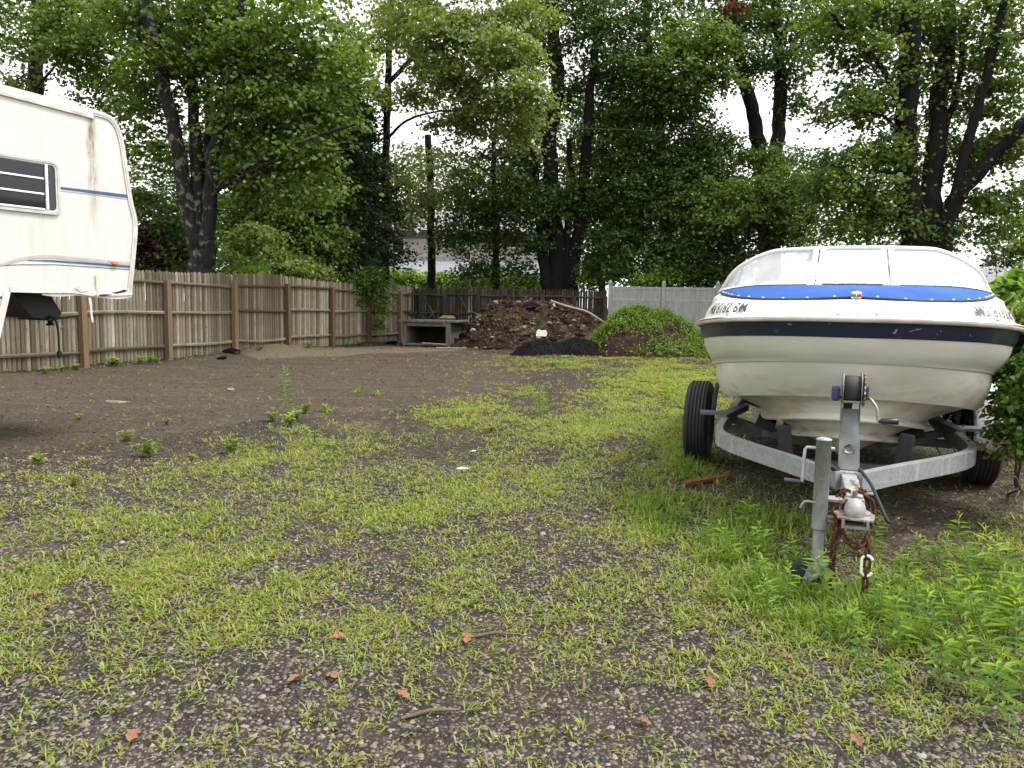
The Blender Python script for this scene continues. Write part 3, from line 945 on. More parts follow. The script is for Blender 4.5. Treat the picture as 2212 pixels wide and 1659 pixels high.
for k, (dx, dy, s, lab) in enumerate([
        (1150, 660, (.95, .6, .30), 'largest black asphalt slab on the crest of the debris pile'),
        (1100, 660, (.5, .4, .2), 'black asphalt chunk beside the slab on the debris pile crest'),
        (1000, 730, (.55, .4, .45), 'dark grey asphalt block at the foot of the debris pile by the concrete box')]):
    q = on_pile(dx, dy)
    thing_mesh('asphalt_chunk', rock_mesh('asphalt_chunk', s, 20 + k, M['asphalt']), q + Vector((0, -.05, .02)), (.25, .1, k), lab, 'asphalt chunk', 'asphalt chunks on the debris pile')
for k, (dx, dy, s, mt, lab) in enumerate([
        (1197, 664, (.16, .14, .34), 'white_rock', 'pale concrete shard standing upright on the right shoulder of the debris pile'),
        (1215, 670, (.36, .2, .14), 'grey_rock', 'grey concrete shard next to the upright shard on the debris pile'),
        (1186, 700, (.3, .22, .2), 'tan_rock', 'tan rubble stone in the middle of the debris pile'),
        (1260, 712, (.3, .24, .26), 'grey_rock', 'grey rubble stone on the right flank of the debris pile'),
        (1072, 655, (.2, .16, .14), 'tan_rock', 'small tan stone near the top left of the debris pile'),
        (1020, 715, (.24, .2, .2), 'white_rock', 'pale stone on the lower left flank of the debris pile'),
        (1230, 705, (.18, .16, .14), 'tan_rock', 'round tan stone on the right half of the debris pile'),
        (1135, 708, (.2, .16, .12), 'tan_rock', 'light brown stone half sunk in the centre of the debris pile'),
        (1150, 640, (.2, .14, .12), 'tan_rock', 'small reddish stone on the peak of the debris pile'),
        (1300, 740, (.3, .2, .18), 'grey_rock', 'grey stone where the debris pile meets the green mound')]):
    q = on_pile(dx, dy)
    thing_mesh('rubble_stone', rock_mesh('rubble_stone', s, 40 + k, M[mt]), q + Vector((0, -.03, .03)), (.2 * k, .3, k * 1.3), lab, 'stone', 'rubble on the debris pile')
q = on_pile(1168, 722)
# white broken block with a notch
m = MB().prism([(-.24, 0, 0), (.2, 0, 0), (.26, 0, .16), (.2, 0, .3), (.06, 0, .27), (-.1, 0, .32), (-.2, 0, .22)], (0, .12, 0))
o = m.build('broken_block', M['white_rock']); o.scale = (.75, .75, .75)
o.location = (q.x, q.y - .12, q.z - .06); o.rotation_euler = (-.5, 0, .2)
tag(o, 'white broken masonry block leaning at the foot of the debris pile', 'block')
# long bent branch down the right side
pts = [on_pile(c_, r_) + Vector((0, -.08, .08)) for c_, r_ in ((1190, 655), (1225, 668), (1262, 678), (1290, 692), (1318, 710))]
o = MB().tube([Vector(v) - pts[0] for v in catmull(pts, 14)], [.04] * 10 + [.035, .03, .025, .02], 7).build('fallen_branch', M['plank'])
o.location = pts[0]; tag(o, 'long pale bare branch lying down the right slope of the debris pile', 'branch')

# green mound
SIL2 = [(1262, 0), (1290, .55), (1315, .95), (1350, 1.28), (1385, 1.46), (1425, 1.36), (1465, 1.05), (1505, .7), (1545, .25), (1580, 0)]
me, cg, PG = make_heap('soil_body', SIL2, 22.4, 1.5, None, .15, 5.0)
gm = empty('overgrown_mound', cg)
tag(gm, 'soil mound overgrown with bright green weeds beside the debris pile', 'mound')
link('soil_body', me, M['mound_soil'], gm)
sampG = surf_sampler(PG)
p, nrm = sampG(2500, rng)
Vv, Ff = flakes(p - np.array(cg), nrm, .05, rng, 1.8)
o = link('leaf_litter', np_mesh('leaf_litter', Vv, Ff), M['litter'], gm); o['kind'] = 'stuff'

# black asphalt millings
SIL3 = [(1108, 0), (1122, .2), (1145, .38), (1175, .42), (1198, .32), (1215, .34), (1240, .5), (1262, .42), (1285, .46), (1300, .25), (1312, 0)]
me, c3, P3 = make_heap('asphalt_heap', SIL3, 21.9, .55, None, .05, 8.0, 80, 30)
o = link('asphalt_heap', me, M['asphalt']); o.location = c3
tag(o, 'low black heap of crumbled asphalt in front of the brown debris pile', 'asphalt heap')
samp3 = surf_sampler(P3)
p, nrm = samp3(700, rng)
Vv, Ff = flakes(p - np.array(c3), nrm, .05, rng, 1.2)
oo = link('crumbs', np_mesh('crumbs', Vv, Ff), M['asphalt'], o); oo['kind'] = 'stuff'
q = ground_at(1277, 762)
o = MB().box((0, 0, .05), (.3, .1, .09), None, .012).build('brick_piece', M['pink_block'])
o.location = (q.x, q.y - .05, .02); o.rotation_euler = (.1, -.2, .5)
tag(o, 'pink brick piece lying in front of the black asphalt heap', 'brick')

# ------------------------------------------------------------------ concrete box
def concrete_box():
    p0 = ground_at(920, 747); 
    root = empty('concrete_box', (p0.x, p0.y, 0), R(-9))
    tag(root, 'open fronted concrete vault box with a thin lid at the fence corner', 'concrete box')
    w, d, h, t = 1.62, 1.75, .76, .14
    MB().box((-w/2 + t/2, d/2, h/2), (t, d, h), None, .012).build('side_wall', M['concrete'], root)
    MB().box((w/2 - t/2, d/2, h/2), (t + .02, d, h), None, .012).build('side_wall', M['concrete'], root)
    MB().box((0, d - .06, h/2 - .01), (w - 2*t - .02, .12, h - .04), None, .006).build('back_wall', M['shaded_concrete'], root)
    MB().box((0, d/2 + .1, .012), (w - 2*t - .03, d - .4, .02)).build('floor_slab', M['shaded_concrete'], root)
    MB().box((0, .07, h - .06), (w - 2*t - .03, .12, .12), None, .006).build('lintel', M['concrete'], root)
    MB().box((-.16, d/2 - .02, h + .04), (w - .12, d + .1, .07), Matrix.Rotation(.006, 3, 'Y'), .012).build('lid', M['concrete'], root)
    MB().box((w/2 + .06, d/2, h + .045), (.36, d + .06, .075), Matrix.Rotation(-.02, 3, 'Y'), .012).build('lid', M['concrete'], root)
    MB().box((0, .1, .04), (w - 2*t - .03, .2, .07), None, .01).build('sill', M['concrete'], root)
    return root
cb = concrete_box()
cbm = Matrix.Translation(cb.location) @ Matrix.Rotation(cb.rotation_euler.z, 4, 'Z')
def place_on(o, lp, rz=0): o.location = cbm @ Vector(lp); o.rotation_euler = (0, 0, cb.rotation_euler.z + rz)
# dark sack on the lid
def sack():
    me = rock_mesh('black_sack', (.5, .35, .22), 3, M['black_plastic'], n=3)
    o = thing_mesh('black_sack', me, (0, 0, 0), (0, 0, 0), 'crumpled black sack on the lid of the concrete box', 'sack')
    place_on(o, (-.55, .3, 1.0), .3)
sack()
# bent twig lying on the lid
m = MB().tube([(0, 0, 0), (.1, .02, .16), (.2, .05, .25), (.32, .05, .22)], [.012, .01, .008, .005], 6)
m.tube([(.1, .02, .16), (.02, .03, .3), (-.02, .05, .45)], [.009, .007, .004], 6)
o = m.build('bare_twig', M['twig']); place_on(o, (.05, .3, .93)); tag(o, 'bare forked twig sticking up from the concrete box lid', 'twig')
m = MB()
for k in range(3):
    m.box((.0, .05 * k, .035 + .03 * k), (.55 - .1 * k, .06, .03), Matrix.Rotation(.12 * k - .1, 3, 'Z'))
o = m.build('scrap_wood', M['plank']); place_on(o, (.65, .25, .89)); tag(o, 'small stack of scrap wood on the right end of the concrete box lid', 'scrap wood')
# planks before the box
q = ground_at(975, 753)
o = MB().box((0, 0, .025), (.95, .13, .03), None, .004).build('loose_plank', M['plank'])
o.location = (q.x, q.y, .012 + float(gz(q.x, q.y))); o.rotation_euler = (0, 0, .12); tag(o, 'loose pale plank on the ground before the concrete box', 'plank')
q = ground_at(938, 748)
o = MB().box((0, 0, .025), (.8, .1, .03), None, .004).build('loose_plank', M['plank'])
o.location = (q.x, q.y, .06); o.rotation_euler = (0, 0.05, -.08); tag(o, 'loose plank lying across the mouth of the concrete box', 'plank')
# rusty rack frames standing behind the box
def rack(dx0, dx1, Y, lab, bars):
    a = at(dx0, 700, Y); b = at(dx1, 700, Y)
    root = empty('iron_rack', (a.x, Y, 0)); tag(root, lab, 'rack', 'iron racks behind the concrete box')
    w = b.x - a.x; h = 1.72
    for x in (0, w):
        MB().tube([(x, 0, 0), (x, 0, h)], .022, 6).build('upright', M['iron'], root)
    MB().tube([(0, 0, h), (w, 0, h)], .02, 6).build('top_bar', M['iron'], root)
    MB().tube([(w, 0, h - .02), (w + .62, -.3, .62)], .022, 6).build('brace', M['iron'], root)
    for k in range(bars):
        x = w + .15 + k * .09
        MB().tube([(x, -.05, 0), (x, -.05, .95)], .008, 5).build('wire_bar', M['iron'], root)
rack(881, 912, 27.2, 'rusty iron rack frame with a slanting brace behind the concrete box', 0)
rack(964, 990, 27.0, 'rusty iron rack frame with thin upright wires beside the debris pile', 5)
# ------------------------------------------------------------------ fifth wheel camper
RV_ANG = 31.0
rd = Vector((math.sin(R(RV_ANG)), math.cos(R(RV_ANG)), 0))      # along the side, towards the nose
rn = Vector((math.cos(R(RV_ANG)), -math.sin(R(RV_ANG)), 0))     # out of the side, towards the yard
RV_O = Vector((-3.70, 7.6, 0))
def rv(dx, dy, off=0.0):
    """picture point -> (x back from the nose, z) on the camper's side wall"""
    v = CM @ Vector(((dx - 1106) / FPX, -(dy - 829.5) / FPX, -1))
    o = Vector((0, 0, CAM_H))
    k = (RV_O - rn * off - o).dot(rn) / v.dot(rn)
    p = o + v * k
    return (-(p - RV_O).dot(rd), p.z)
# local frame: x back along the side, y into the body, z up
rv_root = empty('camper', RV_O)
rv_root.matrix_world = Matrix.Translation(RV_O) @ Matrix(((-rd.x, -rn.x, 0), (-rd.y, -rn.y, 0), (0, 0, 1))).to_4x4()
tag(rv_root, 'white fifth wheel camper nose with blue and tan stripes and dirty streaks', 'camper')
prof_d = [(200, 238), (228, 246), (246, 258), (258, 278), (267, 310), (276, 370), (285, 430), (296, 482), (293, 540), (287, 600), (284, 632)]
prof = [rv(*p) for p in prof_d]
zr = prof[0][1]
rs = [rv(x, y)[1] for x, y in ((0, 196), (100, 214), (200, 238))]
print('RV roof heights', rs, 'bottom', rv(20, 636), rv(284, 632), 'prof', prof[0], prof[7])
W = 2.44
zb = prof[-1][1]
xk = rv(21, 636)[0]
body_bot = .55
slope = rv(-8, 756)
front = [(xk, zb)] + [(slope[0] + .0, slope[1])] + [(slope[0] + .25, body_bot), (7.4, body_bot), (7.4, zr + .12), (3.0, zr + .1)]
poly = prof + front
# side wall, slightly bowed nowhere: solid body
m = MB().prism([(x, 0, z) for x, z in poly], (0, W, 0))
m.build('body', M['camper_skin'], rv_root)
# roof membrane and trims
top_line = [(3.0, zr + .1)] + prof[:4]
def strip(name, line, y0, y1, th, mat, out=0.0):
    """band that follows a line of the profile, standing proud"""
    m = MB()
    pts = [Vector((x, 0, z)) for x, z in line]
    rows_o, rows_i = [], []
    for i, p in enumerate(pts):
        d = (pts[min(i + 1, len(pts) - 1)] - pts[max(i - 1, 0)]).normalized()
        n = Vector((d.z, 0, -d.x))
        if n.dot(Vector((1.2, 0, 2.2)) - p) > 0: n = -n
        rows_o.append(p + n * th + n * out); rows_i.append(p - n * .012 + n * out)
    for a in range(len(pts) - 1):
        q = [rows_i[a], rows_i[a + 1], rows_o[a + 1], rows_o[a]]
        vs = [v + Vector((0, y0, 0)) for v in q] + [v + Vector((0, y1, 0)) for v in q]
        m.add(vs, [(0, 1, 2, 3), (7, 6, 5, 4), (0, 4, 5, 1), (1, 5, 6, 2), (2, 6, 7, 3), (3, 7, 4, 0)])
    return m.build(name, mat, rv_root)
strip('roof_membrane', [(7.38, zr + .125)] + top_line, .02, W - .02, .018, M['camper_roof'])
# corner moulding on the side wall, following the edge inside the outline
def side_band(name, outer, inner, mat, y=-.012, th=.014, parent=None):
    n = len(outer)
    vs = [(x, y, z) for x, z in outer] + [(x, y, z) for x, z in inner] + [(x, y + th, z) for x, z in outer] + [(x, y + th, z) for x, z in inner]
    fs = []
    for i in range(n - 1):
        fs += [(i, i + 1, n + i + 1, n + i), (2*n + i, 3*n + i, 3*n + i + 1, 2*n + i + 1), (i, 2*n + i, 2*n + i + 1, i + 1), (n + i, n + i + 1, 3*n + i + 1, 3*n + i)]
    fs += [(0, n, 3*n, 2*n), (n-1, 3*n-1, 4*n-1, 2*n-1)]
    return MB().add(vs, fs).build(name, mat, parent or rv_root)
pc = catmull(prof, 40)
def offs(line, d):
    out = []
    for i, p in enumerate(line):
        t = np.array(line[min(i + 1, len(line) - 1)]) - np.array(line[max(i - 1, 0)])
        t = t / np.linalg.norm(t); n = np.array([-t[1], t[0]])
        c = np.array([1.2, 2.2]) - np.array(p)
        if n @ c < 0: n = -n
        out.append(tuple(np.array(p) + n * d))
    return out
edge = [tuple(p) for p in pc]
side_band('front_moulding', offs(edge, .002), offs(edge, .045), M['camper_trim_white'])
side_band('moulding_insert', offs(edge, .016), offs(edge, .03), M['camper_trim'], -.016, .006)
rl = [(7.38, zr + .12), (5, zr + .11), (3.0, zr + .1), prof[0]]
side_band('roof_moulding', [(x, z - .004) for x, z in rl], [(x, z - .05) for x, z in rl], M['camper_trim_white'])
side_band('gutter', [(x, z - .052) for x, z in rl], [(x, z - .078) for x, z in rl], M['camper_trim'], -.02, .018)
bl = [(prof[-1][0] + .0, zb), (xk, zb)]
# buckled bottom trim
n = 26
outer, inner = [], []
for i in range(n):
    t = i / (n - 1); x = bl[0][0] + (bl[1][0] - bl[0][0]) * t
    wob = .012 * math.sin(t * 9) * (1 - t) + (.02 * math.exp(-((t - .35) / .12) ** 2))
    outer.append((x, zb + .02 - wob * .3)); inner.append((x, zb - .022 - wob))
side_band('bottom_trim', outer, inner, M['camper_trim_white'], -.016, .02)
side_band('lower_trim', [(x, z - .004) for x, z in inner[:20]], [(x, z - .02 - .012 * math.sin(i * .5)) for i, (x, z) in enumerate(inner[:20])], M['camper_trim_white'], -.004, .01)
# dark gap where the skin has torn away
ga = [rv(240, 632), rv(255, 629), rv(266, 625), rv(273, 628), rv(266, 631), rv(250, 634)]
MB().prism([(x, -.019, z) for x, z in ga], (0, .004, 0)).build('torn_gap', M['black_plastic'], rv_root)
ga = [rv(200, 638), rv(222, 635.5), rv(240, 636), rv(225, 640)]
MB().prism([(x, -.019, z) for x, z in ga], (0, .004, 0)).build('torn_gap', M['black_plastic'], rv_root)
# peeled skin flake
fl = [rv(158, 622), rv(170, 615), rv(181, 622), rv(188, 629), rv(172, 631)]
MB().prism([(x, -.022, z) for x, z in fl], (0, .01, 0)).build('peeled_flake', M['camper_trim'], rv_root)
# yellow drip strip and hanging ribbon
a, b = rv(207, 592), rv(208, 640)
MB().box(((a[0] + b[0]) / 2, -.018, (a[1] + b[1]) / 2), (.016, .006, abs(a[1] - b[1]))).build('sealant_strip', M['yellow_strip'], rv_root)
a = [rv(192, 643), rv(195, 660), rv(196, 680), rv(199, 696)]
m = MB()
for i in range(3):
    m.bar((a[i][0], -.012, a[i][1]), (a[i + 1][0], -.012, a[i + 1][1]), .003, .018 if i else .022, (1, 0, 0))
m.build('hanging_ribbon', M['camper_trim_white'], rv_root)
# front edge of the lower body
e1, e2 = (xk, zb), slope
side_band('lower_front_moulding', [(e1[0] - .004, e1[1] - .02), (e2[0] - .004, e2[1])], [(e1[0] + .05, e1[1] - .02), (e2[0] + .05, e2[1])], M['camper_trim_white'])
# stripes: the tape keeps its pixel-measured edges on the wall
def tape(name, top, bot, mat, y=-.0035):
    t_ = [rv(*p) for p in top]; b_ = [rv(*p) for p in bot]
    return side_band(name, t_, b_, mat, y, .003)
tape('blue_stripe', [(279, 421), (230, 415), (180, 409), (126, 403), (60, 394)], [(279, 428), (230, 422), (180, 415), (126, 408), (60, 399)], M['blue_tape'])
tape('white_stripe', [(279, 430), (200, 419), (126, 411)], [(279, 431.5), (200, 420.5), (126, 412)], M['tan_tape'])
tape('tan_stripe', [(290, 566), (230, 561), (170, 556), (120, 551), (80, 551), (45, 556), (10, 566), (-60, 590)], [(290, 574), (230, 569), (170, 563.5), (120, 558.5), (80, 558.5), (45, 563.5), (10, 573), (-60, 597)], M['tan_tape'])
tape('blue_stripe', [(288, 575), (230, 570), (170, 565.5), (110, 561.5), (60, 562)], [(288, 579), (230, 574.5), (170, 569.5), (110, 565), (60, 562.6)], M['blue_tape'], -.0045)
tape('thin_stripe', [(287, 582), (200, 576), (120, 571), (40, 571), (-40, 575)], [(287, 583.4), (200, 577.4), (120, 572.2), (40, 572.2), (-40, 576.2)], M['navy_tape'])
tape('blue_stripe', [(19, 640), (0, 640), (-40, 640)], [(17.5, 646), (0, 646), (-40, 646)], M['blue_tape'])
tape('tan_stripe', [(16, 650), (0, 650), (-40, 650)], [(15, 658), (0, 658), (-40, 658)], M['tan_tape'])
tape('navy_stripe', [(13, 668), (0, 668), (-60, 668)], [(6, 698), (0, 698), (-60, 698)], M['blue_tape'])
# marker light
a = rv(245, 568)
o = MB().box((a[0], -.022, a[1]), (.062, .03, .036), None, .010).build('marker_light', M['amber'], rv_root)
MB().box((a[0], -.006, a[1]), (.07, .008, .044), None, .003).build('lamp_base', M['camper_trim'], o)
# window
def window():
    q = [rv(125, 342), rv(125, 463), rv(-140, 318), rv(-140, 440)]
    x0, x1 = q[0][0], q[2][0]; z1, z0 = (q[0][1] + q[2][1]) / 2, (q[1][1] + q[3][1]) / 2
    print('window', x0, x1, z0, z1)
    w = empty('window', (0, 0, 0)); w.parent = rv_root
    def rrect(x0, x1, z0, z1, r, n=6):
        pts = []
        for cx, cz, a0 in ((x1 - r, z1 - r, 0), (x0 + r, z1 - r, 90), (x0 + r, z0 + r, 180), (x1 - r, z0 + r, 270)):
            for k in range(n + 1):
                a = R(a0 + 90 * k / n); pts.append((cx + r * math.cos(a), cz + r * math.sin(a)))
        return pts
    def ring(o_, i_, y, th, name, mat):
        n = len(o_)
        vs = [(x, y, z) for x, z in o_] + [(x, y, z) for x, z in i_] + [(x, y + th, z) for x, z in o_] + [(x, y + th, z) for x, z in i_]
        fs = []
        for i in range(n):
            j = (i + 1) % n
            fs += [(i, j, n + j, n + i), (i, 2*n + i, 2*n + j, j), (n + i, n + j, 3*n + j, 3*n + i)]
        MB().add(vs, fs).build(name, mat, w)
    ring(rrect(x0, x1, z0, z1, .06), rrect(x0 + .022, x1 - .022, z0 + .022, z1 - .022, .045), -.022, .02, 'frame', M['window_seal'])
    ring(rrect(x0 + .022, x1 - .022, z0 + .022, z1 - .022, .045), rrect(x0 + .036, x1 - .036, z0 + .036, z1 - .036, .035), -.015, .012, 'frame_lip', M['camper_trim_white'])
    ip = rrect(x0 + .02, x1 - .02, z0 + .02, z1 - .02, .045)
    MB().prism([(x, -.004, z) for x, z in ip], (0, .003, 0)).build('pane', M['dark_window'], w)
    # louvre panes and bars
    xb = x0 + .115
    MB().box((xb, -.014, (z0 + z1) / 2), (.022, .02, z1 - z0 - .074), None, .003).build('mullion', M['white_frame'], w)
    hgt = z1 - z0 - .07
    for k in range(3):
        za = z0 + .035 + hgt * (k + .03) / 3; zb_ = z0 + .035 + hgt * (k + .93) / 3
        xm = (xb + x1 - .04) / 2; wd = x1 - .04 - xb
        p = MB().box((xm + .012, -.012, (za + zb_) / 2), (wd - .024, .004, zb_ - za), Matrix.Rotation(.06, 3, 'X')).build('louvre_pane', M['dark_window'], w)
        if k < 3: MB().box((xm + .012, -.02, za), (wd - .03, .012, .016), None, .003).build('louvre_bar', M['white_frame'], w)
    # curtain, upper louvre
    P = []
    for j in range(6):
        row = []
        for i in range(40):
            t = i / 39
            row.append((xb + .03 + t * (x1 - xb - .09), -.0065 + .0015 * math.sin(i * 1.1) , z1 - .04 - j * .018 - .012 * math.sin(i * .45) * j / 5))
        P.append(row)
    MB().grid(P).build('curtain', M['curtain'], w)
window()
# pin box under the nose
pb = [(max(p[0], .1), p[1]) for p in (rv(22, 630, .55), rv(104, 630, .55), rv(133, 675, .55), rv(130, 683, .55), rv(105, 688, .55), rv(72, 687, .55))]
m = MB().prism([(x, .55, z) for x, z in pb], (0, .5, 0)); o = m.build('pin_box', M['black_plastic'], rv_root)
a, b = rv(72, 688, .8), rv(134, 678, .8)
MB().box(((a[0] + b[0]) / 2, .8, (a[1] + b[1]) / 2 - .01), (.3, .56, .02), Matrix.Rotation(.12, 3, 'Y'), .005).build('base_plate', M['black_plastic'], o)
a, b = rv(108, 688, .8), rv(108, 703, .8)
MB().tube([(a[0], .8, a[1]), (a[0], .8, b[1] + .02), (a[0], .8, b[1] + .02), (a[0], .8, b[1])], [.028, .022, .04, .04], 12).build('king_pin', M['black_plastic'], o)
cp = [rv(106, 683, .52), rv(118, 690, .52), rv(124, 705, .52), rv(127, 735, .52), rv(128, 760, .52)]
cp = [(x, .52, z) for x, z in cp]
MB().tube(catmull(cp, 16), .010, 8).build('power_cable', M['black_rubber'], rv_root)
a, b = rv(128, 757, .52), rv(129, 773, .52)
MB().tube([(a[0], .52, a[1]), (a[0], .52, (a[1] * 2 + b[1]) / 3), (b[0], .52, b[1])], [.012, .024, .02], 10).build('cable_plug', M['black_rubber'], rv_root)
# wheels of the camper, out to the left
for x in (4.6, 5.4):
    M2 = Matrix.Translation((x, .12, .37)) @ Matrix.Rotation(math.pi / 2, 4, 'Z')
    wo = MB().lathe([(.2, -.1), (.32, -.11), (.36, -.08), (.37, 0), (.36, .08), (.32, .11), (.2, .1)], M2, 28).build('wheel', M['black_rubber'], rv_root)
    MB().lathe([(.02, -.07), (.12, -.07), (.2, -.1), (.2, .1)], M2, 20).build('rim', M['wheel_steel'], wo)
for y in (.25, W - .25):
    MB().tube([(xk + .5, y, 0), (xk + .5, y, body_bot + .05)], .04, 8).build('landing_leg', M['black_plastic'], rv_root)
# ------------------------------------------------------------------ boat
COUP = Vector((1.675, 3.70, 0))
BYAW, TYAW = 21.5, 20.5
ba = Vector((math.sin(R(BYAW)), math.cos(R(BYAW)), 0))
bow = COUP + ba * .80
boat = empty('motorboat', (bow.x, bow.y, .36), R(-BYAW))
BZ = .36
tag(boat, 'white bowrider motorboat with navy hull band and blue bow cover on its trailer', 'boat')
# longitudinal lines of the hull: (aft, half width, height above ground)
LN = {
 'sheer': [(0,0,1.31),(.02,.22,1.31),(.1,.48,1.305),(.28,.72,1.293),(.6,.90,1.273),(1.0,1.01,1.25),(1.6,1.09,1.225),(2.6,1.13,1.2),(5.0,1.08,1.17)],
 'band':  [(.03,0,1.205),(.055,.22,1.205),(.135,.47,1.20),(.31,.70,1.188),(.63,.875,1.166),(1.03,.985,1.142),(1.63,1.065,1.115),(2.6,1.10,1.09),(5.0,1.05,1.06)],
 'knuck': [(.09,0,1.085),(.12,.22,1.082),(.2,.45,1.072),(.38,.66,1.05),(.7,.83,1.018),(1.1,.93,.98),(1.7,1.0,.94),(2.6,1.03,.91),(5.0,1.0,.89)],
 'chine': [(.27,0,.835),(.29,.18,.832),(.39,.42,.815),(.57,.62,.785),(.9,.785,.735),(1.4,.875,.69),(2.0,.915,.672),(3.0,.935,.66),(5.0,.92,.655)],
 'sa':    [(.36,0,.685),(.39,.12,.68),(.50,.28,.66),(.75,.43,.615),(1.1,.53,.57),(1.6,.58,.548),(2.4,.61,.553),(5.0,.60,.545)],
 'sb':    [(.46,0,.555),(.51,.1,.55),(.65,.21,.528),(.9,.31,.49),(1.3,.38,.455),(1.8,.41,.445),(2.6,.42,.44),(5.0,.41,.44)],
 'keel':  [(.56,0,.44),(.68,0,.375),(.85,0,.345),(1.2,0,.335),(1.8,0,.332),(3.0,0,.332),(5.0,0,.332)],
}
NB = 60
def ease_u(P):
    # even arclength, keep the ends exact
    return P
L3 = {k: catmull(v, NB) for k, v in LN.items()}
L3 = {k: np.maximum(v, [-1, 0, 0]) for k, v in L3.items()}
def shift(P, ds=0, dw=0, dz=0):
    Q = P.copy(); Q[:, 0] += ds; f = np.clip(P[:, 1] / .15, 0, 1)
    Q[:, 1] = np.maximum(0, Q[:, 1] + dw * f); Q[:, 2] += dz
    return Q
def lerp(A, B, t): return A * (1 - t) + B * t
def bulge(A, B, t, b):
    Q = lerp(A, B, t); f = np.clip(Q[:, 1] / .2, 0, 1)
    Q[:, 1] += b * f; Q[:, 0] -= b * (1 - f); return Q
def side_pts(P, sgn): return [Vector((sgn * p[1], p[0], p[2] - BZ)) for p in P]
def loft(lines, name, mat, parent=boat, smooth=True, sharp=None):
    m = MB()
    for sgn in (-1, 1):
        rows = [side_pts(P, sgn) for P in lines]
        m.grid(rows, smooth)
    me = m.mesh(name)
    bm = bmesh.new(); bm.from_mesh(me)
    bmesh.ops.remove_doubles(bm, verts=bm.verts[:], dist=.0008)
    bmesh.ops.recalc_face_normals(bm, faces=bm.faces[:])
    for e in bm.edges:
        if len(e.link_faces) == 2 and e.calc_face_angle(0) > R(28): e.smooth = False
    bm.to_mesh(me); bm.free()
    return link(name, me, mat, parent)
S_, B_, K_, C_, A_, SB_, KL_ = (L3[k] for k in ('sheer', 'band', 'knuck', 'chine', 'sa', 'sb', 'keel'))
K1 = shift(K_, .008, -.012, -.010)
K2 = shift(K_, .022, -.02, -.034)
K3 = shift(K_, .03, -.032, -.04)
hull_lines = [B_, bulge(B_, K_, .35, .012), bulge(B_, K_, .7, .010), K_, K1, K2, K3,
              bulge(K3, C_, .3, .018), bulge(K3, C_, .6, .020), bulge(K3, C_, .85, .010), C_, shift(C_, .006, -.006, -.010), shift(C_, .055, -.06, -.002),
              lerp(shift(C_, .055, -.06, -.002), shift(A_, .03, -.03, .035), .6), shift(A_, .03, -.03, .03), shift(A_, .0, .0, .012), shift(A_, -.018, .018, -.004), shift(A_, -.012, .012, -.014), shift(A_, .045, -.05, -.004),
              lerp(shift(A_, .045, -.05, -.004), shift(SB_, .03, -.03, .03), .6), shift(SB_, .03, -.03, .026), shift(SB_, 0, 0, .01), shift(SB_, -.018, .018, -.004), shift(SB_, -.012, .012, -.014), shift(SB_, .045, -.05, -.004),
              bulge(shift(SB_, .045, -.05, -.004), KL_, .5, .01), KL_]
loft(hull_lines, 'hull', M['gelcoat'])
# navy band
S0 = shift(S_, .004, -.004, -.016)
loft([shift(S0, -.002, .002, 0), bulge(shift(S0, -.002, .002, 0), shift(B_, -.002, .002, -.004), .5, .010), shift(B_, -.002, .002, -.004)], 'navy_band', M['navy'])
# rub rail
def tube_line(P, r, name, mat, parent=boat, n=8, both=True):
    m = MB()
    full = [Vector((-p[1], p[0], p[2] - BZ)) for p in P[::-1]] + [Vector((p[1], p[0], p[2] - BZ)) for p in P[1:]]
    m.tube(full, r, n)
    return m.build(name, mat, parent)
tube_line(shift(S_, -.012, .012, .0), .021, 'rub_rail', M['rub_rail'])
tube_line(shift(S_, -.02, .022, .004), .009, 'rail_insert', M['chrome'])
# deck
D1 = catmull([(.03,0,1.345),(.05,.21,1.345),(.13,.465,1.34),(.31,.70,1.33),(.63,.88,1.312),(1.03,.985,1.29),(1.63,1.065,1.265),(2.6,1.10,1.24),(5.0,1.05,1.21)], NB)
D2 = catmull([(.11,0,1.395),(.13,.2,1.395),(.21,.44,1.395),(.39,.66,1.395),(.71,.835,1.395),(1.1,.94,1.395),(1.7,1.02,1.39),(2.6,1.06,1.35),(5.0,1.0,1.30)], NB)
D3 = catmull([(.33,0,1.428),(.34,.15,1.422),(.40,.36,1.412),(.54,.57,1.415),(.82,.75,1.43),(1.17,.87,1.452),(1.65,.975,1.472),(2.5,1.01,1.455),(5.0,.92,1.38)], NB)
WBASE = [(1.13,0,1.525),(1.14,.25,1.523),(1.21,.5,1.52),(1.36,.74,1.512),(1.58,.905,1.503),(1.95,.995,1.495)]
D4 = catmull(WBASE + [(2.6,.94,1.46),(5.0,.88,1.385)], NB)
Dm = bulge(D1, D2, .5, .012); Dm2 = bulge(D2, D3, .45, .012)
Dm2[:, 2] += .012
D5 = shift(D4, .10, -.06, -.01)
D6 = shift(D5, .02, -.02, -.5)
loft([S_, D1, Dm, D2, Dm2, D3, bulge(D3, D4, .5, 0), D4, D5], 'deck', M['deck_white'])
loft([D5, D6], 'cockpit_wall', M['interior'])
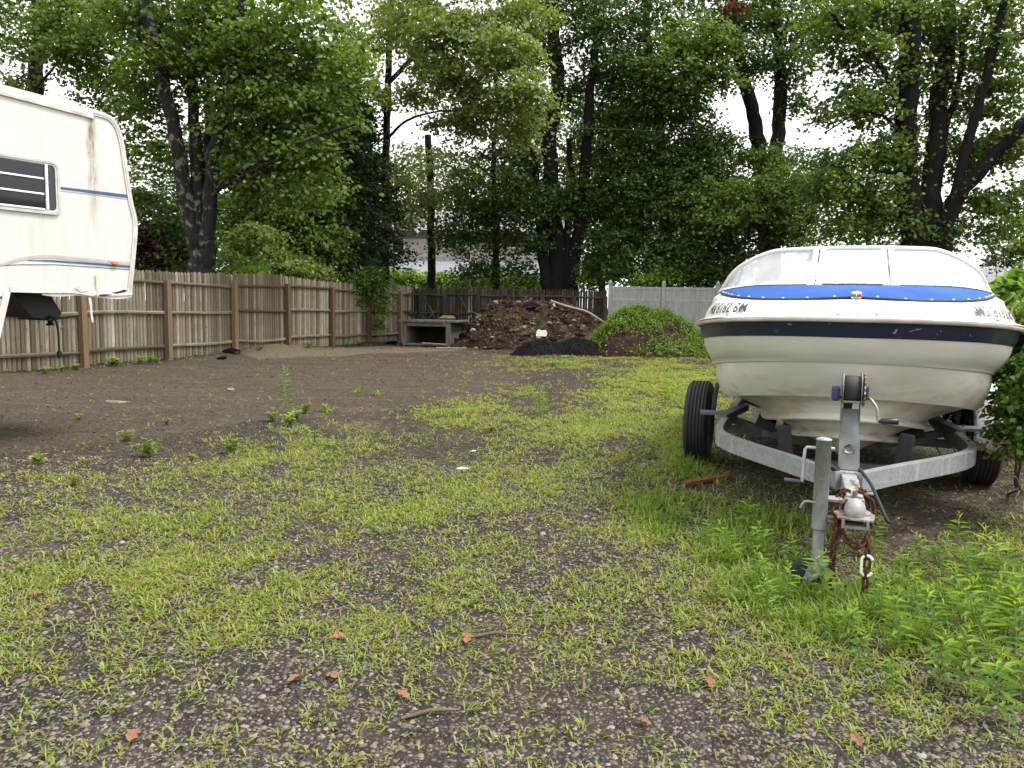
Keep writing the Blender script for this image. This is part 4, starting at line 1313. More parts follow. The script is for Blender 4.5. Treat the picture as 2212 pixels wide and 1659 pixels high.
# cockpit floor and transom
m = MB(); fl = [Vector((s * p[1], p[0], p[2] - BZ)) for s in (-1,) for p in D6[::-1]] + [Vector((p[1], p[0], p[2] - BZ)) for p in D6[1:]]
m.add(fl, [tuple(range(len(fl)))]); m.build('cockpit_floor', M['interior'], boat)
tr = [L[-1] for L in (D5, D4, D3, D2, D1, S_, B_, K_, C_, A_, SB_, KL_)]
tp = [Vector((p[1], p[0], p[2] - BZ)) for p in tr] + [Vector((-p[1], p[0], p[2] - BZ)) for p in tr[::-1][1:]]
MB().add(tp, [tuple(range(len(tp)))]).build('transom', M['gelcoat'], boat)
for sx in (-.5, .5):
    st = MB().box((sx, 2.75, .86), (.5, .5, .16), None, .05).build('seat', M['seat_vinyl'], boat)
    MB().box((sx, 3.02, 1.06), (.5, .14, .42), Matrix.Rotation(-.15, 3, 'X'), .05).build('seat_back', M['seat_vinyl'], st)
# steering console behind the glass
MB().box((.5, 2.0, 1.0), (.6, .35, .3), Matrix.Rotation(.3, 3, 'X'), .05).build('dashboard', M['interior'], boat)
MB().box((-.5, 2.0, 1.0), (.6, .35, .3), Matrix.Rotation(.3, 3, 'X'), .05).build('dashboard', M['interior'], boat)
# blue bow cover
NC = 40
Fe = catmull([(.33,0,1.437),(.345,.15,1.430),(.41,.36,1.420),(.55,.57,1.423),(.83,.755,1.438),(1.15,.865,1.46),(1.44,.935,1.478)], NC)
Re = catmull([(1.10,0,1.535),(1.115,.25,1.533),(1.17,.48,1.531),(1.25,.66,1.527),(1.34,.81,1.512),(1.40,.89,1.495),(1.44,.935,1.48)], NC)
rows = []
NR = 14
for k in range(NR + 1):
    t = k / NR
    Q = lerp(Fe, Re, t)
    span = np.clip((Re[:, 0] - Fe[:, 0]) / .7, 0, 1)
    Q[:, 2] += span * (.022 * math.sin(math.pi * t) + .006 * np.sin(Q[:, 1] * 9 + t * 5) * math.sin(math.pi * t)) + .004
    rows.append(Q)
cov = loft(rows, 'bow_cover', M['canvas_blue'])
def edge_trim(E, name):
    tube_line(np.column_stack([E[:, 0], E[:, 1], E[:, 2] + .004]), .007, name, M['canvas_trim'], cov, 6)
edge_trim(Fe, 'cover_hem'); edge_trim(Re, 'cover_hem')
sn = MB().lathe([(0, .008), (.007, .008), (.011, .004), (.012, 0)], Matrix.Rotation(-math.pi / 2, 4, 'Y'), 12).mesh('snap'); sn.materials.append(M['snap'])
for E, idx in ((Fe, (3, 7, 11, 15, 19, 23, 27, 30, 33, 36, 38)), (Re, (4, 10, 16, 21, 25, 29, 33, 36))):
    for i in idx:
        for s in (-1, 1):
            o = bpy.data.objects.new('snap', sn); COL.objects.link(o); o.parent = cov
            o.scale = (.65, .65, .65); o.location = (s * E[i][1] * .988, E[i][0] + (.014 if E is Fe else -.012), E[i][2] - BZ + .012)
# windshield
WB = catmull(WBASE, 60)
def wtop(p, t):
    # top edge: raked back, running down to the deck at the rear end
    h = .285 * (1 - np.clip((t - .42) / .58, 0, 1) ** 1.35)
    return np.array([p[0] + h * .62, p[1] * (1 - .10 * h / .285), p[2] + h])
Ls = np.concatenate([[0], np.cumsum(np.linalg.norm(np.diff(WB, axis=0), axis=1))]); tt = Ls / Ls[-1]
WT = np.array([wtop(p, t) for p, t in zip(WB, tt)])
ws = empty('windshield', (0, 0, 0)); ws.parent = boat
ic = int(np.argmin(np.abs(WB[:, 1] - .255)))
def glass(i0, i1, sgn, name):
    m = MB(); rows = []
    for k in range(5):
        q = WB[i0:i1] * (1 - k / 4) + WT[i0:i1] * (k / 4)
        rows.append([Vector((sgn * p[1], p[0], p[2] - BZ)) for p in q])
    if sgn == 0: pass
    m.grid(rows); m.build(name, M['dusty_glare_glass'], ws)
# centre pane spans both sides
m = MB(); rows = []
for k in range(5):
    q = WB[:ic] * (1 - k / 4) + WT[:ic] * (k / 4)
    rows.append([Vector((-p[1], p[0], p[2] - BZ)) for p in q[::-1]] + [Vector((p[1], p[0], p[2] - BZ)) for p in q[1:]])
m.grid(rows).build('glass_pane', M['dusty_glare_glass'], ws)
glass(ic, 60, -1, 'glass_pane'); glass(ic, 60, 1, 'glass_pane')
tube_line(WT, .017, 'top_frame', M['white_frame'], ws, 8)
wb2 = WB.copy(); wb2[:, 2] += .004; wb2[:, 0] -= .006
tube_line(wb2, .017, 'base_frame', M['white_frame'], ws, 8)
for s in (-1, 1):
    for off in (-.024, .024):
        a = WB[ic].copy(); b = WT[ic].copy()
        MB().bar((s * (a[1] + off), a[0] - .012, a[2] - BZ), (s * (b[1] + off), b[0] - .012, b[2] - BZ), .036, .03, (0, -1, .3)).build('centre_post', M['white_frame'], ws)
    for z in (.02,):
        a = WB[ic]
        MB().box((s * a[1], a[0] - .03, a[2] - BZ + .012), (.11, .02, .014), None, .003).build('hinge', M['chrome'], ws)
tube_line(np.column_stack([WB[:ic, 0] - .004, WB[:ic, 1], WB[:ic, 2] + .02]), .006, 'pane_gasket', M['canvas_trim'], ws, 6)
tube_line(np.column_stack([WT[:, 0] - .006, WT[:, 1], WT[:, 2] - .018]), .005, 'pane_gasket', M['canvas_trim'], ws, 6)
# bow light, bow eye, screws, cleats
bl_ = MB().lathe([(.032, 0), (.034, .012), (.03, .04), (.0, .046)], Matrix.Translation((0, .29, 1.432 - BZ)) @ Matrix.Rotation(-math.pi / 2, 4, 'Y'), 16).build('bow_light', M['chrome'], boat)
for s, mt in ((1, 'red_lens'), (-1, 'green_lens')):
    MB().box((s * .015, .262, 1.449 - BZ), (.026, .014, .02), None, .004).build('lens', M[mt], bl_)
e = MB().box((0, .19, 1.408 - BZ), (.03, .05, .03), None, .008)
e.tube([(0, .16, 1.405 - BZ), (0, .13, 1.40 - BZ), (0, .12, 1.375 - BZ)], [.012, .012, .01], 8)
e.build('bow_chock', M['chrome'], boat)
scr = MB().lathe([(0, .006), (.008, .005), (.01, 0)], Matrix.Rotation(-math.pi / 2, 4, 'Z') , 8).mesh('rail_screw'); scr.materials.append(M['grey_steel'])
for s in (-1, 1):
    for i in (1, 9, 17, 25, 33, 41):
        p = D1[i] * .5 + S_[i] * .5
        o = bpy.data.objects.new('rail_screw', scr); COL.objects.link(o); o.parent = boat
        o.location = (s * (p[1] + .008), p[0] - .008, p[2] - BZ + .004)
MB().tube([(0, .33, .74 - BZ), (0, .26, .74 - BZ), (0, .25, .70 - BZ), (0, .31, .68 - BZ)], .010, 8).build('bow_eye', M['chrome'], boat)
for s in (-1, 1):
    p = D2[34]
    m = MB().tube([(s * p[1] - s * .03, p[0] - .09, p[2] - BZ + .04), (s * p[1] - s * .03, p[0] + .09, p[2] - BZ + .04)], .009, 8)
    for dy in (-.03, .03): m.tube([(s * p[1] - s * .03, p[0] + dy, p[2] - BZ), (s * p[1] - s * .03, p[0] + dy, p[2] - BZ + .04)], .008, 6)
    m.build('cleat', M['chrome'], boat)
# registration lettering laid on the deck side
def lettering(sgn, s_a, s_b, txt):
    cu = bpy.data.curves.new('reg', 'FONT'); cu.body = txt; cu.size = 1; cu.shear = 0.0; cu.offset = .016; cu.space_character = 1.14; cu.resolution_u = 3
    to = bpy.data.objects.new('reg', cu); COL.objects.link(to)
    bpy.context.view_layer.update()
    me = bpy.data.meshes.new_from_object(to.evaluated_get(bpy.context.evaluated_depsgraph_get()))
    bpy.data.objects.remove(to)
    bm = bmesh.new(); bm.from_mesh(me)
    bmesh.ops.triangulate(bm, faces=bm.faces[:]); bmesh.ops.subdivide_edges(bm, edges=bm.edges[:], cuts=3, use_grid_fill=False)
    bmesh.ops.triangulate(bm, faces=bm.faces[:]); bm.to_mesh(me); bm.free()
    co = np.zeros(len(me.vertices) * 3); me.vertices.foreach_get('co', co); co = co.reshape(-1, 3)
    x = (co[:, 0] - co[:, 0].min()) / np.ptp(co[:, 0]); y = co[:, 1] / .73
    # subdivide-free: bend by lookup
    if sgn < 0: s = s_b + (s_a - s_b) * (1 - x)     # reads aft -> fore
    else: s = s_a + (s_b - s_a) * x
    s = s_a + (s_b - s_a) * x
    v = .02 + .97 * y
    out = np.zeros_like(co)
    ia, ib = np.interp(s_a, Dm[:, 0], np.arange(NB)), np.interp(s_b, Dm[:, 0], np.arange(NB))
    fi = ia + (ib - ia) * x
    along = lambda Ln: np.stack([np.interp(fi, np.arange(NB), Ln[:, k]) for k in range(3)], 1)
    a_, m_, b_ = along(D1), along(Dm), along(D2)
    vv = v[:, None]
    p = np.where(vv < .5, a_ * (1 - vv * 2) + m_ * vv * 2, m_ * (2 - 2 * vv) + b_ * (2 * vv - 1))
    out = np.column_stack([sgn * (p[:, 1] + .012), p[:, 0] - .012, p[:, 2] - BZ + .006])
    me.vertices.foreach_set('co', out.ravel()); me.update(); me.materials.clear()
    o = link('registration_number', me, M['letter'], boat)
    return o
lettering(-1, .74, .28, 'MS 8182 BM')['label'] = 'dark slanted registration number reading MS 8182 BM'
lettering(1, .28, .74, 'MS 8182 BM')['label'] = 'dark slanted registration number reading MS 8182 BM'
p = [np.array([np.interp(s, D1[:, 0], D1[:, k]) for k in range(3)]) * .4 + np.array([np.interp(s, D2[:, 0], D2[:, k]) for k in range(3)]) * .6 for s in (.86, .93)]
MB().bar((p[0][1] + .012, p[0][0] - .01, p[0][2] - BZ), (p[1][1] + .012, p[1][0] - .01, p[1][2] - BZ), .004, .07).build('registration_sticker', M['orange_decal'], boat)

# ------------------------------------------------------------------ boat trailer
tr_ = empty('boat_trailer', (COUP.x, COUP.y, 0), R(-TYAW))
tag(tr_, 'galvanised boat trailer with curved frame, winch post and rusty safety chains', 'trailer')
# local: x to the right, y aft from the coupler, z up
for s in (-1, 1):
    ctr = catmull([(s * .045, .42, .44), (s * .30, .80, .44), (s * .56, 1.16, .44), (s * .72, 1.42, .44), (s * .80, 1.66, .44), (s * .82, 2.0, .44), (s * .82, 2.6, .44), (s * .82, 4.9, .44)], 46)
    m = MB(); rows = [[], [], [], []]
    n = len(ctr)
    for i in range(n):
        d = Vector(ctr[min(i + 1, n - 1)] - ctr[max(i - 1, 0)]).normalized()
        sd = Vector((d.y, -d.x, 0)); p = Vector(ctr[i])
        for k, (a, b) in enumerate(((-.026, -.052), (.026, -.052), (.026, .052), (-.026, .052))):
            rows[k].append(p + sd * a + Vector((0, 0, b)))
    m.grid([rows[0], rows[1]]); m.grid([rows[1], rows[2]]); m.grid([rows[2], rows[3]]); m.grid([rows[3], rows[0]])
    for e in (0, -1): m.add([rows[k][e] for k in range(4)], [(0, 1, 2, 3)])
    me = m.mesh('frame_rail'); bm = bmesh.new(); bm.from_mesh(me)
    bmesh.ops.remove_doubles(bm, verts=bm.verts[:], dist=.0005); bmesh.ops.recalc_face_normals(bm, faces=bm.faces[:])
    for e in bm.edges:
        if len(e.link_faces) == 2 and e.calc_face_angle(0) > R(40): e.smooth = False
    bm.to_mesh(me); bm.free(); link('frame_rail', me, M['galvanised'], tr_)
# tongue
MB().box((0, .30, .435), (.076, .78, .09), None, .006).build('tongue', M['galvanised'], tr_)
MB().box((0, .56, .375), (.26, .22, .012), None, .003).build('gusset_plate', M['galvanised'], tr_)
# cross members, bunks and brackets
for y, z, mt in ((1.75, .40, 'grey_steel'), (2.75, .36, 'grey_steel'), (4.3, .40, 'grey_steel')):
    mcr = MB()
    for pa, pb2 in (((-.80, y, .42), (-.34, y, .28)), ((-.36, y, .28), (.36, y, .28)), ((.34, y, .28), (.80, y, .42))): mcr.bar(pa, pb2, .06, .06)
    mcr.build('cross_member', M[mt], tr_)
MB().bar((-.9, 2.98, .30), (.9, 2.98, .30), .06, .06).build('axle', M['grey_steel'], tr_)
for s in (-1, 1):
    MB().box((s * .50, 3.25, .495), (.14, 2.5, .07), Matrix.Rotation(s * -.3, 3, 'Y'), .01).build('bunk', M['dark_bunk'], tr_)
    for y in (2.1, 2.76, 4.3):
        MB().box((s * .50, y, .445), (.05, .05, .10)).build('bunk_bracket', M['grey_steel'], tr_)
    MB().box((s * .34, 1.14, .49), (.085, .035, .26), Matrix.Rotation(s * .12, 3, 'Y'), .012).build('bow_support', M['dark_bunk'], tr_)
    # fender step
    MB().box((s * .93, 2.45, .505), (.2, .16, .02), Matrix.Rotation(.2, 3, 'Z')).build('fender_bracket', M['grey_steel'], tr_)
    MB().bar((s * .84, 2.3, .49), (s * .70, 2.75, .53), .07, .05).build('spring_hanger', M['grey_steel'], tr_)
# wheels
def wheel(x, y, r=.36, w=.2, name='wheel', steel='wheel_steel', turn=0.0):
    Mw = Matrix.Translation((x, y, r - .005)) @ Matrix.Rotation(turn, 4, 'Z')
    prof = [(.2, -w * .46), (.26, -w * .52), (r * .9, -w * .5), (r * .965, -w * .42)]
    for k in range(5):
        x0 = -w * .36 + k * w * .144
        prof += [(r, x0 + .002), (r, x0 + w * .144 - .012), (r - .009, x0 + w * .144 - .009), (r - .009, x0 + w * .144 - .001)]
    prof += [(r, w * .37), (r * .965, w * .42), (r * .9, w * .5), (.26, w * .52), (.2, w * .46)]
    wo = empty(name, (0, 0, 0)); wo.parent = tr_
    MB().lathe(prof, Mw, 48).build('tyre', M['black_rubber'], wo)
    MB().lathe([(.0, .0), (.06, .0), (.07, .03), (.13, .03), (.16, .0), (.19, .03), (.205, w * .46), (.205, -w * .46), (.19, -.03)], Mw, 32).build('rim', M[steel], wo)
    MB().lathe([(.0, .07), (.035, .065), (.04, .0)], Mw, 14).build('hub_cap', M['galvanised'], wo)
wheel(-1.10, 2.98); wheel(1.10, 2.98)
# fender on the right side, and a rusty mud guard inside the left wheel
P = []
for i in range(17):
    a = math.pi * (i / 16) 
    a = R(-5) + R(190) * i / 16
    P.append([(x, 2.98 - .44 * math.cos(a), .37 + .44 * math.sin(a)) for x in (.97, 1.0, 1.1, 1.2, 1.24)])
for row in P:
    for k in (0, 4): row[k] = (row[k][0], row[k][1], row[k][2] - .025)
fo = MB().grid(P).build('fender', M['fender_paint'], tr_)
fo.modifiers.new('thick', 'SOLIDIFY').thickness = .004
P = []
for i in range(9):
    a = R(20) + R(70) * i / 8
    P.append([(x, 2.98 - .40 * math.cos(a), .37 + .34 * math.sin(a)) for x in (-.965, -.94, -.925)])
fo = MB().grid(P).build('mud_guard', M['dark_bunk'], tr_)
fo.modifiers.new('thick', 'SOLIDIFY').thickness = .012
# winch post, stand
wpm = MB()
wpm.bar((0, .50, .48), (0, .60, .66), .105, .062, (0, -1, .3))
wpm.build('winch_post', M['grey_steel'], tr_)
MB().bar((0, .585, .64), (0, .66, .80), .088, .048, (0, -1, .3)).build('winch_mast', M['grey_steel'], tr_)
MB().box((0, .50, .484), (.15, .14, .012), None, .003).build('post_foot', M['galvanised'], tr_)
for x in (-.055, .055):
    MB().lathe([(0, .02), (.012, .02), (.012, 0)], Matrix.Translation((x, .45, .49)) @ Matrix.Rotation(-math.pi / 2, 4, 'Y'), 6).build('foot_bolt', M['rust'], tr_)
MB().lathe([(0, .02), (.018, .02), (.018, .004), (.03, .004), (.03, 0)], Matrix.Translation((0, .522, .60)) @ Matrix.Rotation(-math.pi / 2 - .3, 4, 'X') @ Matrix.Rotation(-math.pi/2, 4, 'Y'), 6).build('clamp_bolt', M['rusty_zinc'], tr_)
for s in (-1, 1):
    MB().prism([(s * .046, .60, .74), (s * .046, .70, .72), (s * .046, .70, .86), (s * .046, .60, .86)], (s * .004, 0, 0)).build('winch_bracket', M['zinc'], tr_)
wi = empty('winch', (0, 0, 0)); wi.parent = tr_
wc = Vector((0, .63, .90))
MB().box((wc.x, wc.y, wc.z - .045), (.10, .10, .012), None, .003).build('base_plate', M['zinc'], wi)
for s in (-1, 1):
    pl = [(s * .052, wc.y - .04, wc.z - .05), (s * .052, wc.y + .06, wc.z - .05), (s * .052, wc.y + .05, wc.z + .04), (s * .052, wc.y - .035, wc.z + .03)]
    MB().prism(pl, (s * .004, 0, 0)).build('side_plate', M['zinc'], wi)
    MB().lathe([(.01, -.002), (.095, -.002), (.095, .002), (.01, .002)], Matrix.Translation((s * .047, wc.y, wc.z + .025)), 28).build('drum_flange', M['zinc'], wi)
MB().lathe([(.01, -.04), (.072, -.04), (.074, 0), (.072, .04), (.01, .04)], Matrix.Translation((0, wc.y, wc.z + .025)), 28).build('strap_drum', M['strap'], wi)
# gear with teeth
m = MB(); G = []
for k in range(72):
    a = 2 * math.pi * k / 72; r = .098 if (k // 2) % 2 else .088
    G.append((.058, wc.y + r * math.cos(a), wc.z + .025 + r * math.sin(a)))
m.prism(G, (.008, 0, 0)).build('gear', M['rusty_zinc'], wi)
MB().tube([(-.075, wc.y - .04, wc.z - .022), (.095, wc.y - .04, wc.z - .022)], .007, 8).build('drive_shaft', M['rust'], wi)
MB().box((-.082, wc.y - .01, wc.z - .005), (.042, .08, .08), None, .012).build('gear_cover', M['blue_plastic'], wi)
MB().box((.078, wc.y + .02, wc.z + .01), (.02, .06, .06), None, .008).build('gear_cover', M['blue_plastic'], wi)
cr = MB().tube(catmull([(.09, wc.y - .04, wc.z - .022), (.10, wc.y - .05, wc.z - .03), (.128, wc.y - .075, wc.z - .075), (.135, wc.y - .08, wc.z - .14)], 12), .008, 8).build('crank_arm', M['zinc'], wi)
MB().tube([(.135, wc.y - .08, wc.z - .14), (.15, wc.y - .08, wc.z - .138), (.155, wc.y - .08, wc.z - .138), (.235, wc.y - .08, wc.z - .134), (.237, wc.y - .08, wc.z - .134)], [.008, .012, .017, .018, .014], 12).build('crank_grip', M['black_plastic'], wi)
# strap to the bow eye
MB().bar((0, wc.y + .06, wc.z + .03), (0, 1.03, .73), .05, .004).build('winch_strap', M['strap'], wi)
# coupler
cp_ = empty('coupler', (0, 0, 0)); cp_.parent = tr_
MB().box((0, .12, .43), (.088, .2, .075), None, .01).build('coupler_body', M['rusty_zinc'], cp_)
m = MB()
m.grid([[(.056 * math.cos(a) * math.cos(b) * .85, -.005 + .06 * math.sin(a) * math.cos(b), .425 + .055 * math.sin(b)) for a in [2 * math.pi * i / 20 for i in range(21)]] for b in [R(-40 + 130 * j / 8) for j in range(9)]])
m.build('ball_socket', M['cast_zinc'], cp_)
MB().prism([(-.075, -.08, .392), (.075, -.08, .392), (.09, .02, .395), (.05, .12, .40), (-.05, .12, .40), (-.09, .02, .395)], (0, 0, .008)).build('flange', M['rusty_zinc'], cp_)
m = MB(); 
for a, b in (((-.045, -.075, .355), (.045, -.075, .355)),): m.box((0, -.06, .36), (.09, .05, .012))
m.box((-.052, -.04, .374), (.012, .09, .042)).box((.052, -.04, .374), (.012, .09, .042))
m.build('socket_clamp', M['zinc'], cp_)
MB().box((0, .02, .352), (.075, .07, .035), None, .004).build('ball_keeper', M['black_plastic'], cp_)
MB().prism([(-.012, .06, .455), (.012, .06, .455), (.02, .15, .53), (-.02, .15, .53)], (0, .012, .006)).build('latch_lever', M['rusty_zinc'], cp_)
MB().tube([(.0, .055, .44), (0, .06, .50)], .011, 8).build('latch_pin', M['grey_steel'], cp_)
# jack
jk = empty('tongue_jack', (0, 0, 0)); jk.parent = tr_
JX, JY = -.15, .06
MB().tube([(JX, JY, .30), (JX, JY, .735), (JX, JY, .735), (JX, JY, .742), (JX, JY, .748)], [.035, .035, .037, .036, .02], 20).build('outer_tube', M['galvanised'], jk)
MB().tube([(JX, JY, .11), (JX, JY, .31)], .0265, 18).build('inner_tube', M['galvanised'], jk)
MB().tube([(JX, JY, .298), (JX, JY, .304)], .037, 18).build('tube_lip', M['grey_steel'], jk)
MB().tube([(JX - .03, JY, .695), (JX - .075, JY, .695), (JX - .083, JY - .005, .685), (JX - .088, JY - .02, .60), (JX - .09, JY - .03, .53)], .008, 8).build('crank_arm', M['galvanised'], jk)
MB().tube([(JX - .08, JY - .03, .528), (JX - .095, JY - .03, .528), (JX - .10, JY - .03, .528), (JX - .17, JY - .03, .528)], [.006, .011, .012, .016], 12).build('crank_grip', M['black_plastic'], jk)
MB().tube([(JX + .03, JY, .695), (JX + .05, JY, .695)], [.012, .010], 10).build('shaft_stub', M['zinc'], jk)
m = MB().box((-.085, .1, .445), (.09, .09, .012)).box((-.085, .1, .345), (.09, .09, .012)).box((-.06, .1, .395), (.012, .10, .12))
m.build('mount_bracket', M['rusty_zinc'], jk)
MB().tube(catmull([(JX - .02, JY - .02, .43), (JX - .07, JY - .03, .435), (JX - .09, JY - .03, .40)], 8), .007, 8).build('pull_pin', M['zinc'], jk)
# caster
for s in (-1, 1):
    MB().prism([(JX + s * .045 - .07, JY - .03, .02), (JX + s * .045 - .0, JY - .03, .005), (JX + s * .045 + .02, JY - .03, .1), (JX + s * .045 - .0, JY - .03, .135), (JX + s * .045 - .05, JY - .03, .125)], (0, .004, 0)) if False else None
fk = MB()
for s in (-1, 1):
    y = JY + s * .045
    fk.prism([(JX + .035, y, .135), (JX + .045, y, .10), (JX - .03, y, .045), (JX - .06, y, .06), (JX - .035, y, .135)], (0, s * .005, 0))
fk.box((JX, JY, .133), (.085, .1, .008)); fk.build('caster_fork', M['galvanised'], jk)
MB().lathe([(.0, -.03), (.06, -.03), (.076, -.022), (.078, 0), (.076, .022), (.06, .03), (0, .03)], Matrix.Translation((JX - .045, JY, .074)) @ Matrix.Rotation(math.pi / 2, 4, 'Z'), 24).build('caster_wheel', M['black_rubber'], jk)
# hoses / wiring
MB().tube(catmull([(-.06, .44, .49), (-.10, .40, .52), (-.11, .34, .50), (-.10, .28, .44), (-.06, .24, .42)], 20), .014, 10).build('wiring_loom', M['black_rubber'], tr_)
MB().tube(catmull([(.06, .44, .50), (.10, .30, .46), (.13, .18, .40), (.16, .08, .34), (.175, .04, .33)], 20), .009, 8).build('wiring_lead', M['black_rubber'], tr_)
MB().tube([(.175, .04, .33), (.19, .02, .35), (.205, 0, .37)], .003, 6).build('bare_wire', M['zinc'], tr_)
# safety chains, link by link
def link_mesh(l=.062, w=.038, r=.0072):
    pts = []
    for k in range(14):
        a = 2 * math.pi * k / 14
        x = (w / 2 - r) * math.cos(a); z = (l / 2 - w / 2) * (1 if math.sin(a) > 0.01 else (-1 if math.sin(a) < -.01 else 0)) + (w / 2 - r) * math.sin(a)
        pts.append((x, 0, z))
    m = MB().tube(pts, r, 6, False, True, 0, True)
    me = m.mesh('chain_link'); me.materials.append(M['rust']); return me
LK = link_mesh()
def chain(path, n, cname):
    P = catmull(path, 300)
    L = np.concatenate([[0], np.cumsum(np.linalg.norm(np.diff(P, axis=0), axis=1))])
    step = .045; k = 0; s = 0
    root = empty(cname, (0, 0, 0)); root.parent = tr_
    while s + step < L[-1]:
        a = Vector([np.interp(s, L, P[:, i]) for i in range(3)]); b = Vector([np.interp(s + step, L, P[:, i]) for i in range(3)])
        o = bpy.data.objects.new('chain_link', LK); COL.objects.link(o); o.parent = root
        q = (b - a).to_track_quat('Z', 'Y') @ Quaternion((0, 0, 1), R(90 * (k % 2) + random.uniform(-18, 18)))
        o.rotation_mode = 'QUATERNION'; o.rotation_quaternion = q; o.location = (a + b) / 2
        s += step; k += 1
chain([(-.05, .22, .47), (-.03, .12, .475), (.04, .10, .478), (.075, .12, .45), (.085, .10, .40), (.075, .04, .35), (.06, -.03, .31), (.055, -.09, .30), (.058, -.10, .24), (.056, -.10, .12), (.055, -.10, .02), (.06, -.13, .012)], 0, 'safety_chain')
chain([(.05, .24, .47), (.02, .16, .482), (-.05, .14, .47), (-.078, .08, .43), (-.08, .02, .38), (-.075, -.04, .33), (-.085, -.06, .27), (-.088, -.06, .16), (-.09, -.06, .06), (-.092, -.06, .012)], 0, 'safety_chain')
chain([(-.07, .0, .37), (-.05, -.06, .31), (0, -.09, .275), (.04, -.09, .29), (.07, -.02, .34)], 0, 'safety_chain')
# snap hook
pts = []
for k in range(22):
    a = R(335) * k / 21 + R(12)
    pts.append((.056 + .022 * math.cos(a) * 1.0, -.105 - .004 * k / 21, .195 + .022 * math.sin(a) + (.025 if math.sin(a) > 0 else -.025)))
MB().tube(pts, .0065, 8).build('snap_hook', M['white_frame'], tr_)
MB().tube([(.036, -.107, .17), (.033, -.107, .22)], .005, 8).build('hook_gate', M['zinc'], tr_)

# the coupler end of the tongue reaches further forward
for o in list(tr_.children):
    if o.name.split('.')[0] in ('coupler', 'tongue_jack', 'safety_chain', 'snap_hook', 'hook_gate'):
        o.location.y -= .15
# ------------------------------------------------------------------ trees
def leaf_quads(P, N, size, rng, asp=1.25, fold=.18):
    n = len(P)
    a = rng.normal(0, 1, (n, 3)); a[:, 2] -= .35
    a -= (a * N).sum(1)[:, None] * N; a /= np.linalg.norm(a, axis=1)[:, None] + 1e-9
    b = np.cross(N, a)
    s = (size * rng.uniform(.65, 1.3, n))[:, None]
    off = rng.uniform(-.12, .12, (n, 1))
    V = np.stack([P - a * s * asp * .5, P + b * s * .5 + a * s * off - N * s * fold, P + a * s * asp * .5, P - b * s * .5 + a * s * off - N * s * fold], 1)
    return V.reshape(-1, 3)

def clump_leaves(centres, radii, per, size, rng, up=.9, flat=.3, jit=.8):
    """flattened, slightly drooping sprays of leaves around the centres"""
    C = np.repeat(centres, per, axis=0); Rr = np.repeat(radii, per)
    k = len(centres)
    tilt = rng.normal(0, .28, (k, 2)); T = np.repeat(tilt, per, axis=0)
    n = len(C)
    d = rng.normal(0, .55, (n, 2)) * Rr[:, None]
    r2 = (d ** 2).sum(1) / (Rr ** 2)
    z = rng.normal(0, flat * .5, n) * Rr + (d * T).sum(1) - .22 * Rr * r2
    P = C + np.column_stack([d[:, 0], d[:, 1], z])
    N = np.column_stack([rng.normal(0, jit, n) + T[:, 0] * -.5 + d[:, 0] / Rr * .35, rng.normal(0, jit, n) + d[:, 1] / Rr * .35, np.full(n, up)])
    N /= np.linalg.norm(N, axis=1)[:, None]
    return leaf_quads(P, N, size, rng)

